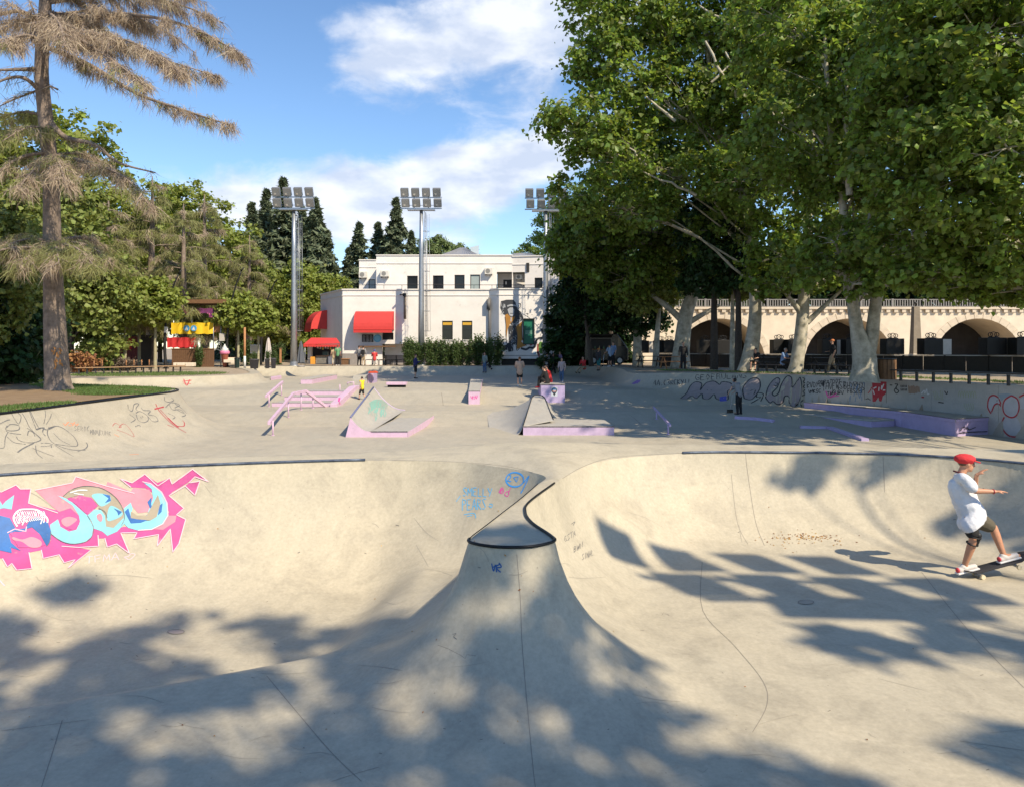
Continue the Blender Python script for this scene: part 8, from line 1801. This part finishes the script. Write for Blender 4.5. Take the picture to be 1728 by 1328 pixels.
# --- the skateboarder in the bowl
def skater():
    w1, n1 = hb(1651, 974); w2, n2 = hb(1712, 958); D = w1.y; S_ = D / F
    def Q(x, y, o=0): return P(x, y, D + o)
    rearc, frontc = w1 + n1 * .03, P(1712, 953.5, D + .02); ax = (frontc - rearc).normalized(); up = (Vector((0, 0, 1)) - ax * ax.z).normalized(); lat = ax.cross(up)
    # board
    root = thing('skateboard', 'dark skateboard with pale wheels under the skater in the red cap', 'skateboard', tuple(rearc))
    mid = (rearc + frontc) / 2 + up * .062; hl = (frontc - rearc).length / 2; L = hl + .20; m = 16; V = []; Fc = []
    for i in range(m + 1):
        s = -L + 2 * L * i / m; k = max(0, abs(s) - hl - .04); z = k * .38; wd = .10 * math.sqrt(max(0.02, 1 - (max(0, abs(s) - L + .10) / .10) ** 2)) if abs(s) > L - .10 else .10
        for lt in (-1, 0, 1): V.append(mid + ax * s + lat * lt * wd + up * (z + (.008 if lt else 0)))
        for lt in (-1, 0, 1): V.append(mid + ax * s + lat * lt * wd + up * (z + (.008 if lt else 0) - .012))
    for i in range(m):
        o = 6 * i
        for a, b in ((0, 1), (1, 2)): Fc.append((o + a, o + b, o + 6 + b, o + 6 + a)); Fc.append((o + 3 + b, o + 3 + a, o + 9 + a, o + 9 + b))
        Fc.append((o, o + 6, o + 9, o + 3)); Fc.append((o + 2, o + 5, o + 11, o + 8))
    Fc += [(0, 3, 4, 1), (1, 4, 5, 2), (6 * m, 6 * m + 1, 6 * m + 4, 6 * m + 3), (6 * m + 1, 6 * m + 2, 6 * m + 5, 6 * m + 4)]
    add(root, MB().add(V, Fc), 'deck', mat('grip_tape', (.030, .030, .034), .9, var=.2), True)
    for c in (rearc, frontc):
        tr = MB(); tr.beam(c - lat * .075, c + lat * .075, .022, .022); tr.beam(c + up * .005, c + up * .05, .03, .04, tuple(ax)); add(root, tr, 'truck', GALV)
        for s in (-1, 1):
            w = c + lat * s * .085; pts = [w + (ax * math.cos(a) + up * math.sin(a)) * .029 for a in np.linspace(0, 2 * math.pi, 20)[:-1]]; wh = add(root, MB().slab([p - lat * .016 for p in pts], lat * .032), 'wheel', mat('cream_wheel', (.66, .58, .40), .5), bevel=.004)
            pts = [w + (ax * math.cos(a) + up * math.sin(a)) * .010 for a in np.linspace(0, 2 * math.pi, 14)[:-1]]; h_ = MB().slab([p - lat * .018 for p in pts], lat * .036).build('hub', DARKM); h_.parent = wh; h_.matrix_parent_inverse = Matrix.Translation(-Vector(root.location))
    # rider, read off the photograph joint by joint; the near side is his right
    dk = lambda x: mid + ax * ((P(x, 0, D).x - mid.x) / max(ax.x, .2)) + up * .012
    fr = dk(1630); ff = dk(1702)
    J = dict(pelvis=Q(1641, 872, .02), waist=Q(1632, 853, .02), chest=Q(1620, 822, .02), neck=Q(1619, 799, .01), head=Q(1631, 782, .0), shR=Q(1626, 807, -.15), shL=Q(1624, 806, .16), elR=Q(1646, 828, -.20), wrR=Q(1679, 829, -.22), elL=Q(1645, 822, .26), wrL=Q(1648, 801, .16),
             hipR=Q(1637, 877, -.08), hipL=Q(1645, 876, .10), knR=Q(1643, 910, -.10), anR=fr + up * .085 + lat * .0, toR=fr + up * .028 + ax * .11 - lat * .02, knL=Q(1676, 890, .08), anL=ff + up * .09 - ax * .03, toL=ff + up * .03 + ax * .15)
    J['anR'] = Vector((J['anR'].x - .0, J['anR'].y, J['anR'].z))
    st = dict(skin=mat('skater_skin', (.52, .26, .155), .5, var=.08, scale=25), shirt=None, pants=None, shoes=mat('white_shoe', (.62, .58, .54), .6, var=.1), sole=None, hair=HAIRB, hat=None, hdR=Vector((1, 0, .02)), hdL=Vector((.75, -.2, .62)), thR=1, thL=1,
              solez={'R': (fr + up * .046 - ax * .07, fr + up * .042 + ax * .12), 'L': (ff + up * .046 - ax * .08, ff + up * .042 + ax * .12)})
    r = person('skateboarder in a red cap and white shirt riding the right bowl wall', tuple(fr), -math.pi / 2 - .12, 1.60, st, J=J, vox=.0098, hy=0, hp=.08, hcurl=.3); sc = 1.60 / 1.75; ofs = Matrix.Translation(-Vector(r.location))
    # long loose shirt
    b = MB(); 
    def seg(p, q, a, c): cone(b, p, q, a, c)
    seg(J['neck'].lerp(J['chest'], .35), J['chest'], 0.078, 0.138); seg(J['chest'], J['waist'], 0.138, 0.147); seg(J['waist'] + Vector((0, -.02, 0)), J['pelvis'] + Vector((0, -.02, 0)), 0.147, 0.158); seg(J['pelvis'], J['pelvis'] + Vector((-.01, 0, -.10)), 0.155, 0.164); seg(J['pelvis'] + Vector((-.01, -.085, .02)), J['hipR'] + Vector((-.01, -.035, -.06)), .125, .118); seg(J['pelvis'] + Vector((.05, 0, .02)), J['pelvis'] + Vector((.11, 0, -.01)), 0.110, 0.083)
    seg(J['shR'], J['chest'].lerp(J['neck'], .6), 0.068, 0.078); seg(J['shL'], J['chest'].lerp(J['neck'], .6), 0.068, 0.078); seg(J['shR'], J['shR'].lerp(J['elR'], .70), 0.066, 0.072); seg(J['shL'], J['shL'].lerp(J['elL'], .72), 0.066, 0.068)
    sh = fuse(b, 'shirt', cl('white_tee', (.66, .67, .70)), r, .011, 4)
    bm = bmesh.new(); bm.from_mesh(sh.data); pl0 = Q(1624.6, 889, 0) - Vector(r.location); pl1 = Q(1661, 866, 0) - Vector(r.location); dv = (pl1 - pl0).normalized(); nrm = dv.cross(Vector((0, 1, 0))); nrm = nrm if nrm.z < 0 else -nrm
    bmesh.ops.bisect_plane(bm, geom=bm.verts[:] + bm.edges[:] + bm.faces[:], plane_co=pl0 + Vector((0, 0, -.01)), plane_no=nrm, clear_outer=True); bm.to_mesh(sh.data); bm.free()
    tx = bpy.data.textures.new('cloth_folds', 'CLOUDS'); tx.noise_scale = .09; dm = sh.modifiers.new('folds', 'DISPLACE'); dm.texture = tx; dm.strength = .022; dm.mid_level = .5; dm.texture_coords = 'LOCAL'
    # shorts: khaki front leg, dark near leg
    b = MB(); cone(b, J['pelvis'], J['hipL'].lerp(J['knL'], .72), .125, .088); cone(b, J['pelvis'], J['pelvis'] + Vector((0, 0, -.03)), .13, .12); fuse(b, 'shorts', cl('khaki_shorts', (.11, .095, .065)), r, .011, 3)
    b = MB(); cone(b, J['hipR'].lerp(J['knR'], .30) + Vector((0, .03, 0)), J['hipR'].lerp(J['knR'], .66), .088, .080); fuse(b, 'shorts_leg', cl('dark_shorts', (.02, .02, .02)), r, .011, 3)
    # knee brace
    kb = MB(); k = J['knR']; dwn = (J['anR'] - k).normalized(); cone(kb, k - dwn * .06 + Vector((.028, -.01, 0)), k + dwn * .05 + Vector((.028, -.01, 0)), .044, .040); fuse(kb, 'knee_pad', BLACK, r, .010, 2)
    for o_ in (-.045, .055):
        c = k + dwn * o_; s1 = Vector((1, 0, 0)) - dwn * dwn.x; s1.normalize(); s2 = dwn.cross(s1); rr = .066 if o_ < 0 else .062; t = MB().tube([c + (s1 * math.cos(a) + s2 * math.sin(a)) * rr for a in np.linspace(0, 2 * math.pi, 18)], .009, 6).build('knee_strap', BLACK, None, True); t.parent = r; t.matrix_parent_inverse = ofs
    # shoe details and cap
    for f_ in (fr, ff):
        so = MB().beam(f_ + up * .012 - ax * .12, f_ + up * .012 + ax * .16, .085, .022, tuple(up)).build('shoe_sole', PWHT, None, bevel=.008); so.parent = r; so.matrix_parent_inverse = ofs
        hp_ = MB(); ball(hp_, f_ + up * .05 - ax * .095, Vector((.024, .038, .032))); h2 = hp_.build('heel_patch', mat('red_heel', (.55, .05, .06), .6), None, True); h2.parent = r; h2.matrix_parent_inverse = ofs
    c = J['head']; M = Matrix.Rotation(-math.pi / 2 - .12, 3, 'Z') @ Matrix.Rotation(-.02, 3, 'X'); REDW = mat('red_wool', (.60, .035, .04), .85, var=.15, scale=30, bump=.3, bscale=60)
    b = MB(); ball(b, c + M @ Vector((0, -.022, .058)), Vector((.104, .128, .066)), M); ball(b, c + M @ Vector((0, -.015, .03)), Vector((.086, .10, .05)), M); fuse(b, 'cap', REDW, r, .008, 2)
    pts = [c + M @ Vector((.072 * math.cos(a), .055 + .105 * math.sin(a), .040 - .030 * math.sin(a))) for a in np.linspace(0, math.pi, 12)]; o = MB().slab(pts, M @ Vector((0, 0, .014))).build('cap_brim', REDW, None, bevel=.004); o.parent = r; o.matrix_parent_inverse = ofs
    nk = MB().tube([J['neck'] + Vector((.062 * math.cos(a), .062 * math.sin(a), .012 + .02 * math.cos(a) * -1)) for a in np.linspace(0, 2 * math.pi, 20)], .010, 6).build('neck_band', mat('maroon_band', (.10, .02, .025), .8), None, True); nk.parent = r; nk.matrix_parent_inverse = ofs
    bd = MB().tube([J['wrR'] + Vector((-.02, .027 * math.cos(a), .027 * math.sin(a))) for a in np.linspace(0, 2 * math.pi, 14)], .005, 5).build('wrist_band', PRED, None, True); bd.parent = r; bd.matrix_parent_inverse = ofs
skater()
def foot(x, y, z=None):
    """where somebody seen with the feet at this pixel stands"""
    if z is not None: v = G(x, y, z); return (v.x, v.y, z)
    l, n = hs(x, y); return (l.x, l.y, l.z) if l is not None else tuple(G(x, y, -.6))
NAVY = cl('navy_cloth', (.02, .03, .09)); JEANS = cl('blue_jeans', (.07, .13, .25)); GREYT = cl('grey_cloth', (.24, .24, .25)); BLKC = cl('black_cloth', (.014, .014, .016)); WHTC = cl('white_cloth', (.62, .62, .62)); BLUC = cl('sky_blue_cloth', (.16, .26, .46)); KHAK = cl('khaki_cloth', (.34, .26, .17)); REDT = cl('red_shirt', (.50, .03, .035)); PI = math.pi
walk = dict(knL=(-.10, .14, .52), anL=(-.10, .22, .09), toL=(-.11, .37, .05), knR=(.10, -.02, .50), anR=(.10, -.26, .12), toR=(.11, -.14, .03), elL=(-.23, -.12, 1.15), wrL=(-.22, -.02, .92), elR=(.23, .04, 1.14), wrR=(.21, .22, .98))
# woman sweeping
fx = foot(1247, 699)
sw = dict(waist=(0, .03, 1.06), chest=(0, .12, 1.25), neck=(0, .20, 1.40), head=(0, .28, 1.53), shL=(-.165, .16, 1.36), shR=(.165, .16, 1.36), elL=(-.24, .26, 1.12), wrL=(-.30, .34, .92), elR=(.24, .24, 1.10), wrR=(.10, .42, .95))
person('dark haired woman in grey top and black trousers sweeping below the bubble letters', fx, .55, 1.66, dict(shirt=GREYT, sleeve=.4, pants=BLKC, shoes=BLACK, hair=HAIRD, hairstyle='long'), sw, hp=-.5)
def broom():
    R = Matrix.Rotation(.55, 3, 'Z'); w = R @ (Vector((.12, .46, .93)) * .95) + Vector(fx); tip = Vector(foot(1231, 697)); root = thing('broom', 'broom with a pale handle held by the sweeping woman', 'broom', tuple(tip)); tip = Vector((tip.x, tip.y, gz(tip.x, tip.y)))
    top = w + (w - tip).normalized() * .15; add(root, MB().tube([tip + (top - tip) * .16, top], .014, 7), 'handle', PALEP, True); hd = tip + (top - tip) * .13; u = Vector((1, .3, 0)).normalized()
    add(root, MB().beam(hd - u * .14, hd + u * .14, .05, .05), 'head', BLACK); bz_ = MB()
    for k in range(9): a = hd - u * .13 + u * .0325 * k; bz_.tube([a, Vector((a.x + (k - 4) * .004, a.y, gz(a.x, a.y) + .005))], .014, 5)
    add(root, bz_, 'bristles', mat('dark_bristle', (.05, .035, .02), .9), True)
    wl = R @ (Vector((-.30, .38, .86)) * .95) + Vector(fx); q = P(1221, 672, fx[1] - .3); r2 = thing('dustpan', 'small blue dustpan held in the other hand of the sweeping woman', 'dustpan', tuple(q))
    add(r2, MB().tube([wl, q], .012, 6), 'handle', PALEP, True); add(r2, MB().slab([q + Vector(v) for v in ((-.16, 0, .06), (.12, 0, .1), (.12, 0, -.1), (-.16, 0, -.12))], (0, .03, 0)).slab([q + Vector(v) for v in ((-.16, 0, -.12), (.12, 0, -.1), (.12, -.12, -.1), (-.16, -.12, -.12))], (0, 0, .015)), 'pan', mat('blue_plastic', (.03, .05, .30), .4))
broom()
person('small child in a yellow shirt running beside the quarter pipe', foot(611, 674.5), .9, 1.15, dict(shirt=cl('yellow_tee', (.75, .58, .03)), sleeve=0, pants=BLKC, plen=1.2, shoes=BLACK, hair=HAIRD), dict(walk, head=(0, .03, 1.63)), vox=.013)
person('man in a navy top and black shorts on inline skates before the hedge', foot(701, 639), -1.3, 1.78, dict(shirt=cl('indigo_top', (.025, .03, .13)), sleeve=2, pants=BLKC, plen=.95, shoes=BLACK, hair=HAIRB), dict(elL=(-.2, .14, 1.14), wrL=(-.08, .3, 1.2), elR=(.2, .12, 1.14), wrR=(.1, .3, 1.22)))
person('person in grey green top and jeans standing behind the course lip', foot(818, 629), 2.6, 1.62, dict(shirt=cl('sage_top', (.22, .27, .25)), sleeve=1.6, pants=JEANS, shoes=BLACK, hair=HAIRD))
def carried_board(p, rz, label, L=.78, tilt=.5):
    p = Vector(p); u = Vector((math.cos(rz) * math.cos(tilt), math.sin(rz) * math.cos(tilt), -math.sin(tilt))); n = Vector((0, -1, 0)); n = (n - u * n.dot(u)).normalized(); l = u.cross(n); root = thing('skateboard', label, 'skateboard', tuple(p)); pts = [p + u * (L / 2 * math.cos(a)) * (1) + l * (.10 * np.sign(math.sin(a)) * abs(math.sin(a)) ** .4) for a in np.linspace(0, 2 * math.pi, 25)[:-1]]
    add(root, MB().slab(pts, n * .014), 'deck', MATS['grip_tape'])
    for s in (-1, 1):
        c = p + u * s * L * .28 + n * .05; add(root, MB().beam(c - l * .07, c + l * .07, .025), 'truck', GALV)
        for k in (-1, 1): w = c + l * .085 * k; add(root, MB().tube([w - l * .016, w + l * .016], .028, 12), 'wheel', MATS['cream_wheel'], True)
b = foot(818, 629); carried_board((b[0] + .36, b[1] - .15, b[2] + .55), 0.4, 'black skateboard hanging from the hand of the person in sage', tilt=.9)
person('heavy built person in a beige top and dark shorts seen from behind', foot(877, 652), .1, 1.72, dict(shirt=cl('beige_top', (.48, .34, .26)), sleeve=.6, pants=BLKC, plen=.8, shoes=WHTC, hair=HAIRB, hairstyle='bun', hem=.5), dict(elL=(-.27, .0, 1.15), wrL=(-.16, .18, 1.05), elR=(.27, .0, 1.15), wrR=(.16, .18, 1.05)), fat=1.28)
sit = dict(pelvis=(0, 0, .10), waist=(0, .02, .24), chest=(0, .08, .45), neck=(0, .12, .62), head=(0, .18, .77), shL=(-.175, .10, .57), shR=(.175, .10, .57), elL=(-.23, .22, .34), wrL=(-.12, .40, .30), elR=(.23, .22, .34), wrR=(.12, .40, .30), hipL=(-.09, .05, .10), hipR=(.09, .05, .10), knL=(-.13, .46, .14), knR=(.13, .46, .14), anL=(-.13, .50, -.30), anR=(.13, .50, -.30), toL=(-.14, .66, -.36), toR=(.14, .66, -.36))
zt = -.16
person('person in black crouched on the left edge of the lilac block', (1.75, 38.6, zt), 1.1, 1.72, dict(shirt=BLKC, sleeve=2, pants=BLKC, shoes=REDT, hair=HAIRD), dict(sit, knL=(-.15, .36, .30), knR=(.15, .40, .26), anL=(-.15, .42, -.12), anR=(.16, .5, -.16), toL=(-.16, .56, -.2), toR=(.16, .64, -.22)))
person('seated person in a red shirt behind the crouched one in black', (1.95, 39.9, zt), 1.6, 1.75, dict(shirt=REDT, sleeve=.6, pants=BLKC, shoes=BLACK, hair=HAIRD), dict(sit, knL=(-.15, .3, .3), knR=(.15, .3, .3), anL=(-.15, .32, .08), anR=(.15, .32, .08), toL=(-.15, .46, .04), toR=(.15, .46, .04)))
person('standing person in a light grey shirt left of the one in black', foot(923, 632), -.4, 1.75, dict(shirt=cl('light_grey_tee', (.36, .37, .40)), sleeve=.6, pants=BLKC, shoes=BLACK, hair=HAIRD))
person('person dressed in black striding to the right near the mural', foot(933, 632), -1.4, 1.72, dict(shirt=BLKC, sleeve=2, pants=BLKC, shoes=BLACK, hair=HAIRD, hairstyle='long'), walk)
person('girl in pale top and blue jeans walking right of the lilac block', foot(948, 646), 2.9, 1.60, dict(shirt=cl('pale_pink_top', (.46, .36, .36)), sleeve=1.8, pants=JEANS, shoes=WHTC, hair=HAIRB, hairstyle='long'), walk)
person('person in a violet patterned top among the group by the mast', foot(945, 628), 2.2, 1.65, dict(shirt=cl('violet_top', (.22, .15, .28)), sleeve=1, pants=BLKC, shoes=BLACK, hair=HAIRB))
person('person in white shirt and jeans standing in the tree shade by the building', (px_(950, 63.2), 63.2, .3), 3.0, 1.75, dict(shirt=WHTC, sleeve=.8, pants=JEANS, shoes=BLACK, hair=HAIRD))
person('person in a red jacket sitting on the far lip of the course', (px_(986, 56.5), 56.5, .12), 2.4, 1.72, dict(shirt=REDT, sleeve=2, pants=KHAK, shoes=BLACK, hair=HAIRD), dict(sit, anL=(-.13, .75, -.28), anR=(.13, .78, -.28), knL=(-.13, .44, .06), knR=(.13, .44, .06), toL=(-.14, .9, -.26), toR=(.14, .92, -.26)))
person('person in dark jacket with orange hat and teal shorts facing the trees', foot(1010, 626), -.9, 1.75, dict(shirt=cl('charcoal_jacket', (.05, .05, .06)), sleeve=2, pants=cl('teal_shorts', (.03, .20, .22)), plen=1.25, shoes=BLACK, hair=HAIRO, hat=cl('orange_hat', (.50, .20, .05))))
person('boy in a sky blue tee and black shorts on a scooter', (px_(1029, 55), 55, .28), .5, 1.62, dict(shirt=cl('light_blue_tee', (.26, .36, .52)), sleeve=.6, pants=BLKC, plen=1.1, shoes=WHTC, hair=HAIRD), dict(elL=(-.22, .16, 1.15), wrL=(-.20, .40, 1.05), elR=(.22, .16, 1.15), wrR=(.20, .40, 1.05)))
def scooter():
    b = Vector((px_(1024, 54.6), 54.4, .30)); root = thing('kick_scooter', 'dark kick scooter held by the boy in sky blue', 'scooter', tuple(b)); add(root, MB().box((b.x, b.y + .1, b.z + .09), (.6, .11, .03), .3), 'deck', BLACK); add(root, MB().tube([b + Vector((-.3, 0, .1)), b + Vector((-.22, .0, .85))], .02, 6), 'stem', GALV, True); add(root, MB().tube([b + Vector((-.22, -.22, .86)), b + Vector((-.22, .22, .86))], .016, 6), 'handlebar', BLACK, True)
    for x in (-.32, .32): add(root, MB().tube([b + Vector((x, -.015, .055)), b + Vector((x, .015, .055))], .055, 12), 'wheel', BLACK, True)
scooter()
person('man in a blue shirt and dark trousers beside the black van', (px_(1035, 57), 57, .28), 2.2, 1.8, dict(shirt=BLUC, sleeve=.8, pants=BLKC, shoes=WHTC, hair=HAIRD))
person('person in grey with a black backpack at the serving hatch', (px_(613, 64.2), 64.2, .15), .2, 1.66, dict(shirt=GREYT, sleeve=1.8, pants=KHAK, shoes=BLACK, hair=HAIRD))
def bag_on(x, y, z, label, m=BLACK):
    root = thing('backpack', label, 'backpack', (x, y, z)); b = MB(); add(root, MB().box((x, y, z + .22), (.30, .18, .42)), 'pack', m, bevel=.05); add(root, MB().box((x, y - .105, z + .15), (.22, .06, .2)), 'pocket', m, bevel=.02); add(root, MB().tube([(x - .1, y + .09, z + .4), (x - .11, y + .16, z + .25), (x - .1, y + .09, z + .06)], .015, 5), 'strap', m, True)
bag_on(px_(613, 64.2) + .02, 64.2 - .26, 1.05, 'black backpack on the person at the serving hatch')
person('person in black leaning at the serving hatch left of the backpack', (px_(606, 64.6), 64.6, .15), -.3, 1.68, dict(shirt=GREYT, sleeve=1.6, pants=BLKC, shoes=BLACK, hair=HAIRD))
person('person in a red and blue jacket seated at the cafe table', (px_(632, 64.4), 64.4, .62), .2, 1.7, dict(shirt=cl('red_blue_jacket', (.52, .05, .05)), sleeve=2, pants=WHTC, shoes=BLACK, hair=cl('blue_hood', (.06, .09, .42))), sit)
person('woman in a green tee standing at the red kiosk', (px_(570, 63.6), 63.6, .15), .0, 1.72, dict(shirt=cl('green_tee', (.13, .30, .15)), sleeve=.6, pants=BLKC, shoes=WHTC, hair=HAIRB))
person('woman in a beige flowered dress at the red kiosk counter', (px_(563, 63.8), 63.8, .15), .4, 1.55, dict(shirt=cl('flower_dress', (.45, .34, .20)), sleeve=.4, pants=cl('cream_skirt', (.50, .44, .34)), plen=1.6, shoes=BLACK, hair=HAIRB, hem=.8))
person('dark clad person standing against the big leaning plane trunk', (px_(1153, 45.5), 45.5, .3), 3.0, 1.68, dict(shirt=BLKC, sleeve=2, pants=BLKC, shoes=WHTC, hair=HAIRD, hairstyle='long'))
person('person in a blue shirt sitting on the bench between the trunks', (px_(1321, 42.3), 42.3, .74), -2.4, 1.72, dict(shirt=BLUC, sleeve=.8, pants=BLKC, shoes=BLACK, hair=mat('grey_hair', (.3, .29, .28), .7)), sit)
person('person in black sitting half hidden behind the slim brown trunk', (px_(1277, 43.5), 43.5, .74), 2.4, 1.70, dict(shirt=BLKC, sleeve=1, pants=BLKC, plen=1.1, shoes=BLACK, hair=HAIRD), sit)
person('man in an orange cap, black top and khaki trousers walking past the bench', (px_(1405, 40.6), 40.6, .3), 1.2, 1.78, dict(shirt=BLKC, sleeve=.8, pants=KHAK, shoes=GREYT, hair=HAIRB, hat=cl('orange_cap', (.48, .17, .07))), dict(walk, elR=(.25, .12, 1.12), wrR=(.1, .28, 1.1)), fat=1.12)

bpy.data.scenes.remove(TMP)
